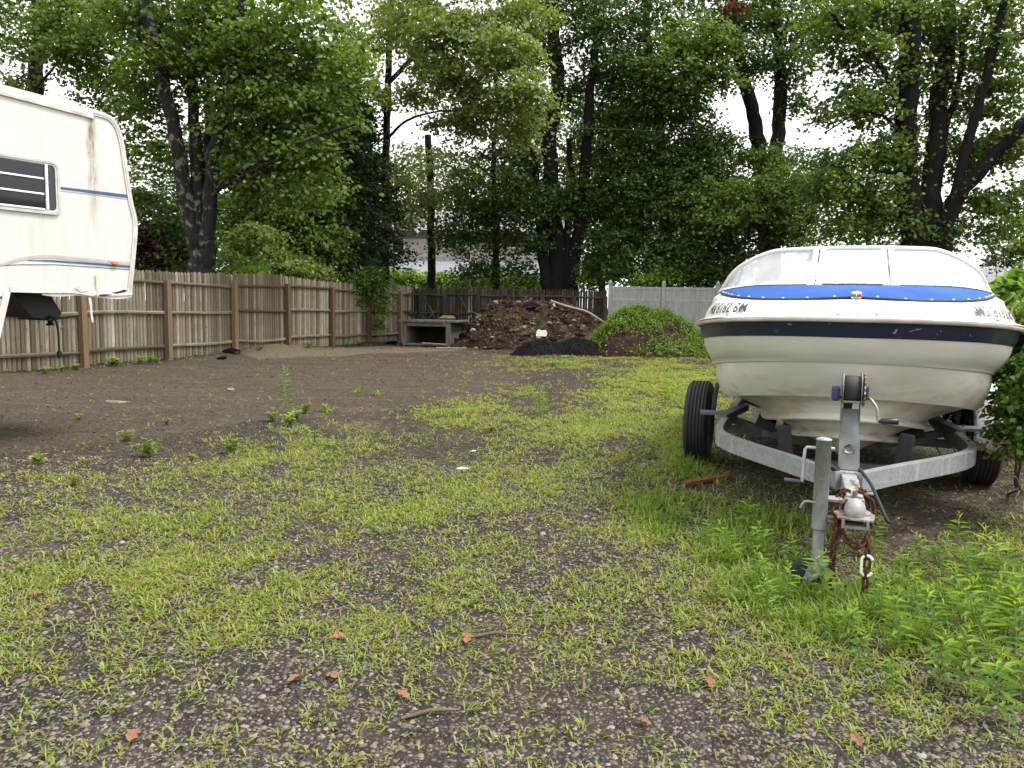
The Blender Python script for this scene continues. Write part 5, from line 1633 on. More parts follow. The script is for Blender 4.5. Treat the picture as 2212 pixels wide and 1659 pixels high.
class Tree:
    def __init__(s, name, label, base, group=None, bark='bark', cat='tree', seed=0):
        s.rng = np.random.RandomState(seed + 100); s.rnd = random.Random(seed)
        s.base = Vector((base.x, base.y, float(gz(base.x, base.y)) - .15 if abs(base.x) < 20 and base.y < 34 else -.15))
        s.root = empty(name, s.base); tag(s.root, label, cat, group)
        s.tm = MB(); s.bm = MB(); s.pts = []; s.leafV = []; s.bark = bark; s.limbs = []; s.dens = 1.0; s.push = 0.0
    def stem(s, pts, r0, r1, n=9, from_ground=False, name=None):
        """pts: (col, row, Y) picture survey points"""
        W_ = [at(*p) for p in pts]
        if from_ground: W_ = [Vector((s.base.x + (W_[0].x - s.base.x) * .5, s.base.y + (W_[0].y - s.base.y) * .5, s.base.z))] + W_
        return s.stem3(W_, r0, r1, n, from_ground, name)
    def stem3(s, W_, r0, r1, n=9, flare=False, name=None, small=False):
        m = max(8, len(W_) * 5)
        P = catmull(W_, m)
        P[1:-1, :2] += s.rng.normal(0, r0 * .10, (m - 2, 2))
        rad = [r0 + (r1 - r0) * (i / (m - 1)) for i in range(m)]
        if flare: rad = [r * (1 + .55 * math.exp(-i / 2.2)) for i, r in enumerate(rad)]
        tgt = s.bm if small else s.tm
        if name:
            tgt = MB()
        tgt.tube([Vector(p) - s.base for p in P], rad, n, True, True, .07)
        if name: s.limbs.append((name, tgt))
        for p, r in zip(P, rad): s.pts.append((Vector(p), r))
        return P
    def blob(s, col, row, Y, rx, ry, rz, clumps, per=52, size=.108, cr=.6, twigs=5, limb=True, mat=0, flat=.3, up=.9):
        clumps = max(3, int(clumps * s.dens)); Y = Y + s.push
        """leaf mass: picture centre and half extents in picture units, rz in metres"""
        c = at(col, row, Y); k = Y / FPX
        e = np.array([rx * k, rz, ry * k])
        q = s.rng.normal(0, 1, (clumps, 3)); q /= np.linalg.norm(q, axis=1)[:, None]
        q *= (s.rng.rand(clumps, 1) ** .42)
        cs = np.array(c) + q * e
        cs = cs[cs[:, 2] > .5]
        if len(cs) == 0: return
        s.leafV.append((mat, clump_leaves(cs, cr * s.rng.uniform(.6, 1.3, len(cs)), per, size, s.rng, up, flat)))
        if limb and s.pts:
            best = min(s.pts, key=lambda t: (t[0] - c).length + max(0, (t[0].z - c.z)) * 1.5)
            p0 = best[0]; L = (c - p0).length
            if L > .3:
                r = min(best[1] * .6, .02 + .011 * L)
                mid = p0.lerp(c, .5) + Vector((s.rng.normal(0, .08 * L), s.rng.normal(0, .08 * L), .10 * L))
                P = s.stem3([p0, mid, c], r, r * .4, 6, small=True)
                for t_ in range(twigs):
                    tgt = Vector(cs[s.rng.randint(len(cs))]); o = Vector(P[s.rng.randint(len(P) // 2, len(P))])
                    ll = (tgt - o).length
                    md = o.lerp(tgt, .5) + Vector((s.rng.normal(0, .1 * ll), s.rng.normal(0, .1 * ll), .08 * ll))
                    s.bm.tube([Vector(v) - s.base for v in catmull([o, md, tgt], 6)], [r * .38, r * .34, r * .28, r * .2, r * .15, r * .08], 5, False)
    def finish(s, mats, crown='crown'):
        if s.tm.v: s.tm.build('trunk', M[s.bark], s.root, False)
        if s.bm.v: s.bm.build('branchwork', M[s.bark], s.root, False)['kind'] = 'stuff'
        for nm, mb in s.limbs: mb.build(nm, M[s.bark], s.root, False)
        groups = {}
        for mt, v in s.leafV: groups.setdefault(mt, []).append(v)
        tot = 0
        for mt, vs in groups.items():
            V = np.concatenate(vs) - np.array(s.base); tot += len(V) // 4
            link(crown, np_mesh(crown, V, np.arange(len(V)).reshape(-1, 4)), M[mats[mt]], s.root)
        return tot

LEAVES = 0
def P0(col, Y): 
    p = at(col, 640, Y); p.z = 0; return p

# --- slender tree behind the camper
t = Tree('deciduous_tree', 'slender lichen-spotted tree rising behind the white camper roof', P0(70, 24), None, 'bark', seed=1); t.dens = 0.9; t.push = 0.3
t.stem([(68, 420, 24), (72, 260, 24), (78, 150, 24), (86, 60, 24), (80, -60, 24), (76, -240, 24)], .30, .16, 10, True)
t.stem([(88, 70, 24), (130, 35, 23.5), (175, 15, 23), (225, -2, 22.5), (300, -40, 22)], .12, .06, 7, name='limb')
t.stem([(70, 190, 24), (100, 165, 23.5), (135, 120, 23), (160, 90, 22.5)], .05, .02, 6, name='limb')
for b in [(30, 10, 24, 90, 40, 1.6, 34), (150, 35, 23, 90, 45, 1.6, 44), (230, 70, 22.5, 60, 60, 1.3, 30), (160, 130, 23, 80, 42, 1.4, 34), (235, 165, 23, 50, 70, 1.3, 30), (30, 165, 23.5, 40, 35, 1, 14), (110, 85, 23.5, 60, 26, 1, 16), (20, 95, 24, 45, 22, 1.2, 12), (60, -120, 24, 170, 90, 2.5, 40), (225, 245, 24, 30, 40, 1, 10)]:
    t.blob(*b)
LEAVES += t.finish(['maple'])

# --- big lichen maple behind the fence
t = Tree('maple_tree', 'big multi-stemmed maple with pale lichen patches behind the wooden fence', P0(437, 20.5), None, 'bark', seed=2); t.dens = 0.78; t.push = 0.9
t.stem([(437, 610, 20.5), (437, 560, 20.5), (436, 510, 20.5)], .36, .30, 12, True)
t.stem([(430, 560, 20.5), (412, 480, 20.5), (398, 400, 20.4), (384, 310, 20.3), (364, 225, 20.2), (338, 115, 20), (312, 5, 19.8), (285, -150, 19.5)], .21, .12, 10, name='stem')
t.stem([(436, 540, 20.5), (428, 440, 20.6), (422, 330, 20.7), (416, 200, 20.8), (412, 60, 21), (405, -140, 21)], .18, .10, 10, name='stem')
t.stem([(448, 560, 20.5), (452, 470, 20.4), (455, 400, 20.3), (464, 325, 20.2), (482, 245, 20), (498, 165, 19.9), (512, 75, 19.8), (524, -80, 19.5)], .2, .10, 10, name='stem')
t.stem([(445, 540, 20.6), (444, 400, 20.8), (448, 260, 21), (452, 120, 21.3), (455, -40, 21.5)], .10, .05, 8, name='stem')
t.stem([(458, 418, 20.3), (500, 382, 19.9), (560, 345, 19.5), (620, 318, 19), (690, 292, 18.6), (770, 268, 18.2)], .085, .03, 8, name='limb')
t.stem([(470, 408, 20.2), (540, 372, 19.6), (610, 342, 19.3), (690, 330, 19), (760, 322, 18.8)], .06, .02, 7, name='limb')
t.stem([(345, 150, 20.1), (322, 110, 20), (300, 80, 19.6), (285, 30, 19.3)], .06, .03, 6, name='limb')
for b in [(300, 50, 20, 80, 70, 1.6, 50), (350, 130, 19.5, 70, 60, 1.3, 40), (410, 60, 21, 110, 80, 2.2, 80), (520, 60, 20, 110, 75, 2, 80), (470, 150, 20.5, 110, 70, 2, 80), (580, 140, 19.5, 100, 70, 1.8, 70),
          (640, 70, 19, 110, 70, 2, 70), (320, 220, 20.5, 50, 60, 1.2, 28), (520, 230, 20, 90, 55, 1.6, 55), (610, 220, 19.2, 90, 55, 1.5, 50), (560, 300, 19.6, 110, 45, 1.4, 45), (690, 240, 18.8, 80, 50, 1.3, 40),
          (660, 330, 19, 110, 35, 1.2, 34), (540, 380, 20, 90, 45, 1.3, 40), (330, 330, 21, 45, 50, 1.2, 22), (640, 400, 19.3, 90, 40, 1.2, 34), (420, -110, 20.5, 230, 90, 3.5, 90), (620, -90, 19.5, 140, 80, 2.5, 50), (480, 320, 21.5, 70, 60, 1.2, 34), (740, 150, 18.8, 70, 60, 1.4, 34)]:
    t.blob(*b)
LEAVES += t.finish(['maple'])

# --- hanging bright maple branches in the middle (tree stands behind the fence, left of the slim trunks)
t = Tree('maple_tree', 'slim pale-leaved maple whose drooping branches hang over the fence corner', P0(832, 31), None, 'bark_dark', seed=3); t.dens = 1.15; t.push = 0
t.stem([(830, 600, 31), (832, 480, 31), (834, 330, 31), (838, 190, 30.8), (842, 60, 30.5), (845, -120, 30)], .20, .10, 9, True)
t.stem([(836, 260, 30.9), (800, 150, 30), (770, 60, 29)], .07, .04, 7, name='limb')
t.stem([(838, 180, 30.8), (900, 120, 28), (980, 90, 26), (1060, 110, 24.5), (1120, 160, 24)], .10, .03, 7, name='limb')
t.stem([(836, 300, 31), (880, 260, 29), (950, 240, 27), (1020, 240, 26)], .06, .02, 7, name='limb')
for b in [(900, 60, 28, 90, 50, 1.8, 50), (990, 70, 26, 100, 50, 1.6, 60), (1080, 110, 24.6, 80, 40, 1.4, 46), (1130, 190, 24, 60, 34, 1.2, 30), (1000, 160, 26, 90, 38, 1.5, 44), (930, 130, 27, 70, 36, 1.4, 30),
          (1060, 220, 25.5, 80, 32, 1.3, 34), (900, 210, 28.5, 60, 25, 1.2, 20), (990, 265, 26.5, 70, 26, 1.2, 24), (860, 20, 30, 80, 40, 1.6, 34), (1100, 20, 26, 100, 50, 2, 50), (960, -60, 27, 160, 60, 2.5, 50), (1120, 280, 25.5, 50, 30, 1.2, 20), (770, 90, 29, 60, 50, 1.6, 30), (880, 380, 30, 50, 60, 1.5, 20), (860, 470, 30.5, 50, 50, 1.4, 22), (800, 200, 30, 60, 50, 1.5, 20)]:
    t.blob(*b)
LEAVES += t.finish(['maple_yellow'])

# --- dark hemlocks
def hemlock(col, Y, rows, half, label, seed, lean=0, r=.2, dens=1.0):
    global LEAVES
    t = Tree('hemlock_tree', label, P0(col, Y), 'dark hemlocks behind the fence', 'bark_dark', seed=seed)
    top, bot = rows
    t.stem([(col, 590, Y), (col + lean * .3, 480, Y), (col + lean * .7, (top + bot) / 2, Y), (col + lean, top - 30, Y)], r, .04, 8, True)
    n = 11
    for k in range(n):
        f = k / (n - 1); row = bot + (top - bot) * f
        hw = half * (1 - .72 * f) * t.rng.uniform(.8, 1.15)
        for sd in (-1, 1, 0):
            cx = col + lean * f + sd * hw * .55
            t.blob(cx, row + t.rng.uniform(-12, 12), Y + (t.rng.uniform(-1.2, .3) if sd == 0 else t.rng.uniform(-.6, .6)), hw * .6, 24, .9, int(15 * dens), 34, .11, .55, 3, True, 0, .2)
    LEAVES += t.finish(['hemlock'])
hemlock(700, 27, (180, 575), 130, 'dark hemlock with drooping sprays left of the slim pale maple', 11, 20)
hemlock(785, 30, (240, 570), 95, 'narrow dark hemlock hiding the left end of the house', 12, -15)
t = Tree('deciduous_tree', 'olive green tree with arching stems filling the gap right of the lichen maple', P0(610, 27), None, 'bark_dark', seed=13)
t.stem([(625, 590, 27), (600, 500, 27), (585, 420, 27), (590, 300, 27), (600, 180, 27)], .16, .06, 8, True)
t.stem([(715, 590, 26), (708, 500, 26), (690, 420, 26), (660, 340, 26)], .13, .05, 8, True, 'stem')
for b in [(560, 480, 26.5, 80, 50, 1.4, 60), (640, 480, 26, 80, 50, 1.4, 60), (600, 400, 26.5, 90, 50, 1.4, 60), (560, 340, 27, 80, 50, 1.4, 46), (660, 560, 25.6, 80, 30, 1.1, 50), (540, 550, 26, 60, 40, 1.1, 40), (620, 300, 27.5, 90, 60, 1.6, 50), (500, 470, 27, 50, 60, 1.3, 36), (720, 520, 25.6, 60, 40, 1.1, 30), (690, 420, 26, 70, 40, 1.2, 30), (600, 200, 28, 100, 70, 2, 50), (700, 200, 28, 80, 70, 2, 40)]:
    t.blob(*b)
LEAVES += t.finish(['maple'])

# --- slim trunks before the house
t = Tree('bare_tree', 'dead slim trunk broken off above the house roof line', P0(931, 32), None, 'bark_dark', seed=4)
t.stem([(932, 600, 32), (931, 480, 32), (929, 380, 32), (924, 292, 32)], .19, .13, 9, True)
for b in [(905, 440, 31.5, 40, 30, 1, 14), (950, 420, 31.5, 40, 20, 1, 12), (930, 335, 31.5, 35, 22, 1, 8)]: t.blob(*b)
LEAVES += t.finish(['maple_yellow'])
t = Tree('deciduous_tree', 'slim tree with a fan of bare side twigs before the house', P0(1071, 31), None, 'bark_dark', seed=5); t.dens = 0.8; t.push = 0.3
t.stem([(1072, 600, 31), (1071, 500, 31), (1068, 420, 31), (1066, 330, 31), (1072, 240, 31), (1074, 150, 31)], .18, .05, 9, True)
for k in range(14):
    sd = 1 if k % 2 else -1; row = 560 - k * 17
    t.stem([(1070, row, 31), (1070 + sd * 35, row - 30, 31 - .3), (1070 + sd * (80 + 12 * (k % 3)), row - 48 - 5 * (k % 4), 30.4)], .03, .008, 5)
for b in [(1020, 340, 31, 60, 35, 1.4, 26), (1110, 330, 31, 60, 40, 1.4, 28), (1010, 430, 30.6, 70, 45, 1.4, 40), (1120, 420, 30.6, 60, 45, 1.4, 34), (1000, 510, 30.6, 60, 40, 1.3, 34), (1110, 520, 30.6, 70, 40, 1.3, 32), (1070, 260, 31, 70, 40, 1.5, 24), (1040, 580, 30.6, 60, 28, 1.2, 28), (1130, 590, 30.4, 50, 26, 1, 22), (1020, 480, 30.8, 80, 50, 1.3, 40), (1090, 470, 30.4, 70, 40, 1.3, 34)]: t.blob(*b)
LEAVES += t.finish(['oak'])

# --- dark multi-stem tree at the rear fence
t = Tree('oak_tree', 'dark multi-trunked oak rising behind the debris pile', P0(1206, 29.6), None, 'bark_dark', seed=6); t.dens = 1.15; t.push = 0.6
t.stem([(1178, 590, 29.6), (1170, 500, 29.6), (1158, 400, 29.6), (1140, 310, 29.5), (1120, 220, 29.3)], .29, .12, 10, True, 'stem')
t.stem([(1203, 590, 29.6), (1198, 480, 29.6), (1190, 380, 29.7), (1186, 290, 29.8), (1206, 190, 30), (1196, 80, 30), (1184, -100, 30)], .36, .2, 11, True)
t.stem([(1222, 590, 29.6), (1226, 500, 29.6), (1234, 400, 29.6), (1228, 300, 29.8)], .24, .10, 9, True, 'stem')
t.stem([(1238, 590, 29.6), (1248, 500, 29.5), (1262, 400, 29.4), (1270, 290, 29.3), (1278, 180, 29.2), (1290, 60, 29)], .30, .14, 10, True, 'stem')
t.stem([(1270, 300, 29.3), (1300, 220, 29), (1340, 150, 28.6)], .08, .03, 7, name='limb')
for b in [(1200, 20, 30, 100, 60, 2, 60), (1290, 60, 29, 90, 70, 2, 60), (1160, 110, 29.5, 60, 50, 1.6, 34), (1340, 150, 28.7, 80, 60, 1.7, 50), (1130, 400, 29, 70, 45, 1.4, 34), (1180, 445, 28.7, 60, 40, 1.2, 30), (1240, 420, 29, 60, 50, 1.4, 34), (1310, 300, 29.5, 80, 80, 2, 60), (1170, 520, 28.8, 40, 25, 1, 12), (1250, -100, 29.5, 170, 80, 3, 60), (1300, 420, 29.5, 70, 80, 1.6, 50), (1120, 350, 29.5, 50, 40, 1.3, 20), (1150, 240, 29.6, 45, 45, 1.4, 22), (1235, 200, 29.8, 50, 60, 1.5, 26)]:
    t.blob(*b)
LEAVES += t.finish(['oak'])

# --- dense dark maple mass right of it
t = Tree('maple_tree', 'very dense dark maple whose foliage reaches down to the vinyl fence', P0(1440, 31), None, 'bark_dark', seed=7)
t.stem([(1440, 590, 31), (1438, 500, 31), (1430, 380, 31), (1420, 240, 31), (1400, 100, 31), (1390, -80, 31)], .3, .12, 10, True)
t.stem([(1434, 420, 31), (1480, 330, 30.6), (1530, 260, 30)], .1, .04, 7, name='limb')
for b in [(1390, 90, 30, 90, 90, 2.2, 90), (1440, 200, 30, 90, 80, 2.2, 90), (1360, 230, 30, 80, 90, 2.2, 80), (1400, 340, 29.5, 110, 80, 2.2, 110), (1490, 300, 30, 60, 70, 2, 60), (1340, 430, 29.6, 80, 80, 1.8, 80), (1450, 430, 29.4, 110, 70, 2, 100), (1380, 520, 29.2, 100, 60, 1.6, 80), (1480, 530, 29, 90, 50, 1.6, 60), (1310, 540, 29.4, 50, 50, 1.3, 34), (1540, 400, 29.6, 60, 60, 1.6, 44), (1400, -70, 30, 140, 80, 2.8, 60), (1430, 580, 28.8, 110, 28, 1.2, 40)]:
    t.blob(*b)
LEAVES += t.finish(['oak'])

# --- maple behind the boat
t = Tree('maple_tree', 'tall forked maple with bright leaf sprays behind the boat windshield', P0(1660, 30), None, 'bark_dark', seed=8); t.dens = 1.0; t.push = 0.5
t.stem([(1661, 580, 30), (1661, 500, 30), (1657, 420, 30), (1650, 350, 30)], .48, .38, 12, True)
t.stem([(1648, 400, 30), (1640, 330, 30), (1628, 250, 29.8), (1608, 180, 29.6), (1592, 90, 29.4), (1580, -60, 29)], .31, .14, 10, name='stem')
t.stem([(1662, 400, 30), (1674, 320, 30), (1684, 230, 30), (1682, 120, 30), (1672, -60, 30)], .28, .15, 10, name='stem')
t.stem([(1684, 300, 30), (1694, 250, 29.8), (1700, 180, 29.8)], .07, .04, 7, name='stem')
t.stem([(1610, 185, 29.6), (1580, 160, 29), (1545, 150, 28.4)], .07, .03, 6, name='limb')
bright = [(1500, 90, 27.6, 90, 40, 1.5, 46), (1450, 150, 27.4, 80, 36, 1.4, 40), (1540, 170, 27.8, 70, 30, 1.3, 30), (1480, 210, 27.8, 50, 22, 1.1, 16), (1620, 420, 27.6, 90, 40, 1.4, 66), (1570, 470, 27.4, 80, 40, 1.4, 64), (1690, 400, 28, 70, 40, 1.3, 50), (1680, 460, 27.6, 70, 36, 1.3, 44), (1520, 430, 27.6, 60, 40, 1.2, 30), (1650, 350, 28.6, 70, 26, 1.2, 24), (1530, 100, 27.6, 60, 30, 1.2, 20)]
for b in [(1560, 40, 29.4, 110, 60, 2, 70), (1670, 50, 30, 100, 60, 2.2, 70), (1740, 90, 29.6, 60, 50, 1.6, 30), (1600, 120, 29, 70, 40, 1.5, 34), (1700, 150, 29.6, 50, 40, 1.4, 24), (1720, 230, 29.6, 30, 30, 1, 10), (1570, 320, 29, 60, 30, 1.3, 20), (1640, 480, 28.5, 100, 40, 1.5, 50), (1730, 440, 28.8, 60, 50, 1.4, 34), (1580, 530, 28.5, 80, 36, 1.4, 40), (1690, 340, 29, 50, 30, 1.2, 16), (1730, 500, 28.6, 50, 30, 1.2, 20), (1620, -90, 29.5, 180, 80, 3, 60), (1520, 390, 29, 50, 40, 1.2, 22)]:
    t.blob(*b)
for b in bright: t.blob(*b, mat=1)
LEAVES += t.finish(['oak', 'maple'])
# dead red spray near the top
t_r = Tree('dead_branch', 'dead hanging branch with rust-red withered leaves high in the maple', P0(1590, 28.2), None, 'twig', 'branch', 9)
t_r.base = at(1565, 0, 28.2); t_r.root.location = t_r.base
t_r.stem([(1560, -20, 28.2), (1580, 10, 28.0), (1610, 22, 27.8)], .03, .01, 6)
t_r.blob(1585, 18, 28, 22, 12, .4, 5, 26, .12, .3, 3)
LEAVES += t_r.finish(['red_leaf'])

# --- big tree at the right
t = Tree('maple_tree', 'massive old maple with wide spreading stems behind the right of the boat', P0(2000, 23.5), None, 'bark_dark', seed=10); t.dens = 0.82; t.push = 0.8
t.stem([(1990, 600, 23.5), (1976, 540, 23.5), (1966, 470, 23.5), (1960, 390, 23.5), (1958, 290, 23.5), (1964, 190, 23.4), (1968, 90, 23.3), (1966, -120, 23.2)], .44, .2, 12, True)
t.stem([(2004, 600, 23.5), (2006, 500, 23.6), (2012, 400, 23.7), (2022, 300, 23.8), (2032, 200, 24), (2046, 90, 24.2), (2060, -100, 24.4)], .40, .18, 11, True, 'stem')
t.stem([(2030, 600, 23.4), (2040, 520, 23.3), (2060, 440, 23.1), (2110, 375, 22.8), (2165, 315, 22.5), (2235, 240, 22.2)], .34, .15, 10, True, 'stem')
t.stem([(2050, 470, 23.2), (2075, 380, 23), (2100, 270, 22.8), (2135, 150, 22.6), (2165, 20, 22.4), (2190, -120, 22.2)], .17, .09, 9, name='stem')
t.stem([(2018, 330, 23.8), (2050, 250, 23.8), (2075, 150, 23.8), (2080, 20, 23.8)], .12, .06, 8, name='stem')
t.stem([(1958, 300, 23.5), (1942, 230, 23.2), (1905, 145, 22.8), (1850, 90, 22.4), (1785, 15, 22)], .11, .04, 8, name='limb')
t.stem([(1965, 420, 23.5), (1945, 385, 23.2), (1905, 370, 22.8), (1855, 385, 22.4), (1805, 392, 22)], .09, .03, 7, name='limb')
t.stem([(1960, 310, 23.5), (1930, 270, 23), (1895, 245, 22.7), (1850, 245, 22.4), (1785, 285, 22)], .06, .02, 7, name='limb')
t.stem([(1965, 520, 23.4), (1945, 450, 23.2), (1938, 410, 23)], .07, .05, 7, name='limb')
for b in [(1800, 40, 22, 70, 50, 1.5, 38), (1860, 110, 22.4, 70, 50, 1.4, 36), (1900, 30, 23, 80, 50, 1.6, 44), (1990, 40, 23.5, 80, 70, 1.8, 50), (2090, 60, 23, 80, 70, 1.8, 54), (2170, 80, 22.4, 70, 80, 1.6, 50), (1850, 210, 22.5, 50, 40, 1.2, 24), (1900, 230, 22.8, 60, 40, 1.2, 26), (1800, 240, 22.2, 36, 26, 1, 12), (1840, 330, 22.4, 70, 34, 1.2, 30), (1900, 330, 22.8, 60, 40, 1.2, 30), (1800, 400, 22.2, 60, 34, 1.2, 30), (1870, 420, 22.6, 80, 34, 1.3, 38), (1920, 480, 23, 60, 36, 1.2, 28), (1830, 470, 22.6, 50, 30, 1.1, 18),
          (2000, 150, 24.2, 60, 60, 1.5, 30), (2110, 190, 23, 70, 60, 1.5, 40), (2180, 200, 22.4, 50, 60, 1.4, 30), (2010, 260, 24.2, 50, 60, 1.4, 22), (2140, 320, 22.8, 60, 50, 1.4, 34), (2080, 330, 23.4, 50, 50, 1.3, 24), (2190, 310, 22.2, 50, 60, 1.3, 30), (2120, 440, 23, 70, 34, 1.3, 26), (2190, 430, 22.6, 50, 36, 1.3, 24), (1990, 380, 24.4, 50, 50, 1.2, 18), (2060, 480, 23.8, 40, 30, 1, 12), (2140, 500, 23.4, 50, 26, 1, 12), (2000, 500, 23, 60, 30, .9, 16), (2000, -100, 23.5, 220, 90, 3.5, 80), (1840, -60, 22.5, 110, 60, 2.2, 40), (1950, 160, 23, 50, 40, 1.3, 20)]:
    t.blob(*b)
LEAVES += t.finish(['maple'])

# --- understorey and far wood
def bush(name, label, col, Y, blobs, mat, seed, group=None, stems=3, size=.11, cr=.4, cat='bush'):
    global LEAVES
    t = Tree(name, label, P0(col, Y), group, 'twig', cat, seed)
    for k in range(stems):
        c = blobs[k % len(blobs)]
        q = at(c[0], c[1], c[2])
        t.stem3([t.base, t.base.lerp(q, .5) + Vector((t.rnd.uniform(-.1, .1), 0, .05)), q], .03, .012, 6)
    for b in blobs: t.blob(*b, per=40, size=size * .9, cr=cr, twigs=3)
    LEAVES += t.finish([mat], 'foliage')
bush('leafy_bush', 'light green bush beside the camper above the fence', 350, 22.5, [(350, 500, 22.5, 60, 70, 1, 60), (340, 570, 22.3, 60, 40, 1, 40), (390, 560, 22.6, 40, 50, 1, 30), (330, 440, 22.8, 40, 40, 1, 24)], 'far_leaf', 31)
bush('purple_bush', 'dark purple leaved shrub just beside the camper nose', 300, 21.5, [(305, 530, 21.5, 22, 50, .7, 34), (312, 580, 21.4, 20, 20, .6, 14)], 'purple_leaf', 32)
bush('leafy_bush', 'yellow-green bush just over the fence right of the lichen maple', 575, 23.5, [(530, 565, 23.5, 60, 36, 1, 40), (600, 575, 23.6, 60, 30, 1, 38), (560, 520, 24, 60, 40, 1, 36), (660, 585, 24, 50, 24, 1, 22)], 'maple_yellow', 33)
bush('leafy_bush', 'small bright lime bush peeping over the fence', 545, 22, [(543, 588, 22, 22, 12, .4, 12)], 'bright_shrub', 34, size=.1)
bush('leafy_bush', 'sunny lime green hedge below the house roof', 915, 36, [(870, 598, 36, 40, 16, .8, 34), (925, 600, 36, 50, 15, .8, 40), (975, 604, 36, 36, 13, .8, 26)], 'bright_shrub', 35)
bush('leafy_bush', 'mid green hedge right of the lime hedge before the house', 1060, 36, [(1040, 600, 36, 60, 18, .9, 40), (1110, 604, 36, 50, 18, .9, 34), (1150, 606, 35, 30, 15, .9, 20)], 'maple', 36)
bush('leafy_bush', 'bright green climbing bush between the oak and the vinyl fence', 1310, 28.8, [(1300, 560, 29, 30, 50, .8, 30), (1330, 585, 28.6, 26, 30, .6, 22), (1275, 590, 29, 30, 26, .7, 22)], 'shrub', 37)
bush('leafy_bush', 'glowing yellow-green bush above the vinyl fence', 1415, 27.8, [(1410, 602, 27.8, 36, 18, .6, 30), (1440, 592, 27.8, 24, 12, .5, 14), (1385, 610, 27.8, 20, 10, .4, 10)], 'bright_shrub', 38)
bush('leafy_bush', 'dark green bush rising behind the vinyl fence', 1500, 28.4, [(1500, 600, 28.4, 60, 26, 1, 36), (1560, 590, 28.4, 50, 36, 1, 34), (1600, 570, 28.2, 40, 40, 1, 24)], 'oak', 39)
bush('leafy_bush', 'low green bush behind the boat between the two big maples', 1760, 38, [(1735, 520, 38, 40, 26, 1.2, 30), (1790, 545, 37, 50, 22, 1.2, 24), (1850, 548, 36, 40, 18, 1.2, 18), (1900, 540, 35, 30, 16, 1.2, 14)], 'far_leaf', 40)
bush('leafy_bush', 'grey green bush below the utility pole', 2180, 30, [(2190, 530, 31, 40, 50, 1, 40), (2150, 560, 31, 24, 24, .8, 12), (2210, 480, 31, 40, 30, 1, 20)], 'far_leaf', 41)

rngF = np.random.RandomState(77)
far_cols = [(-120, 48, 300), (60, 52, 330), (230, 46, 360), (380, 55, 300), (520, 44, 320), (640, 52, 300), (760, 47, 330), (880, 58, 350), (985, 62, 360), (1090, 56, 350), (1200, 50, 260), (1300, 46, 220), (1400, 52, 240), (1510, 48, 330)]
for k, (col, Y, top) in enumerate(far_cols):
    lab = ['hazy background tree beyond the camper' if col < 320 else 'background tree in the woodland behind the fence' if col < 840 else 'pale background tree behind the house roof' if col < 1130 else 'shaded background tree behind the oak and dense maple'][0]
    grp = ['background trees beyond the camper' if col < 320 else 'background trees behind the wooden fence' if col < 840 else 'background trees behind the house' if col < 1130 else 'background trees behind the oak'][0]
    t = Tree('background_tree', lab, P0(col, Y), grp, 'bark_dark', seed=60 + k)
    t.stem([(col, 600, Y), (col + 5, 480, Y), (col, top + 40, Y)], .22, .08, 7, True)
    for j in range(9):
        f = j / 8
        row = 590 + (top - 590) * f
        hw = 75 * (1 - .45 * abs(f - .45)) 
        for q in (-1, 1): t.blob(col + q * hw * .5 + rngF.uniform(-12, 12), row + rngF.uniform(-15, 15), Y + rngF.uniform(-1, 1), hw * .7, 36, 1.6, 10, 34, .19, .95, 1)
    LEAVES += t.finish(['far_leaf'])
print('LEAVES', LEAVES)
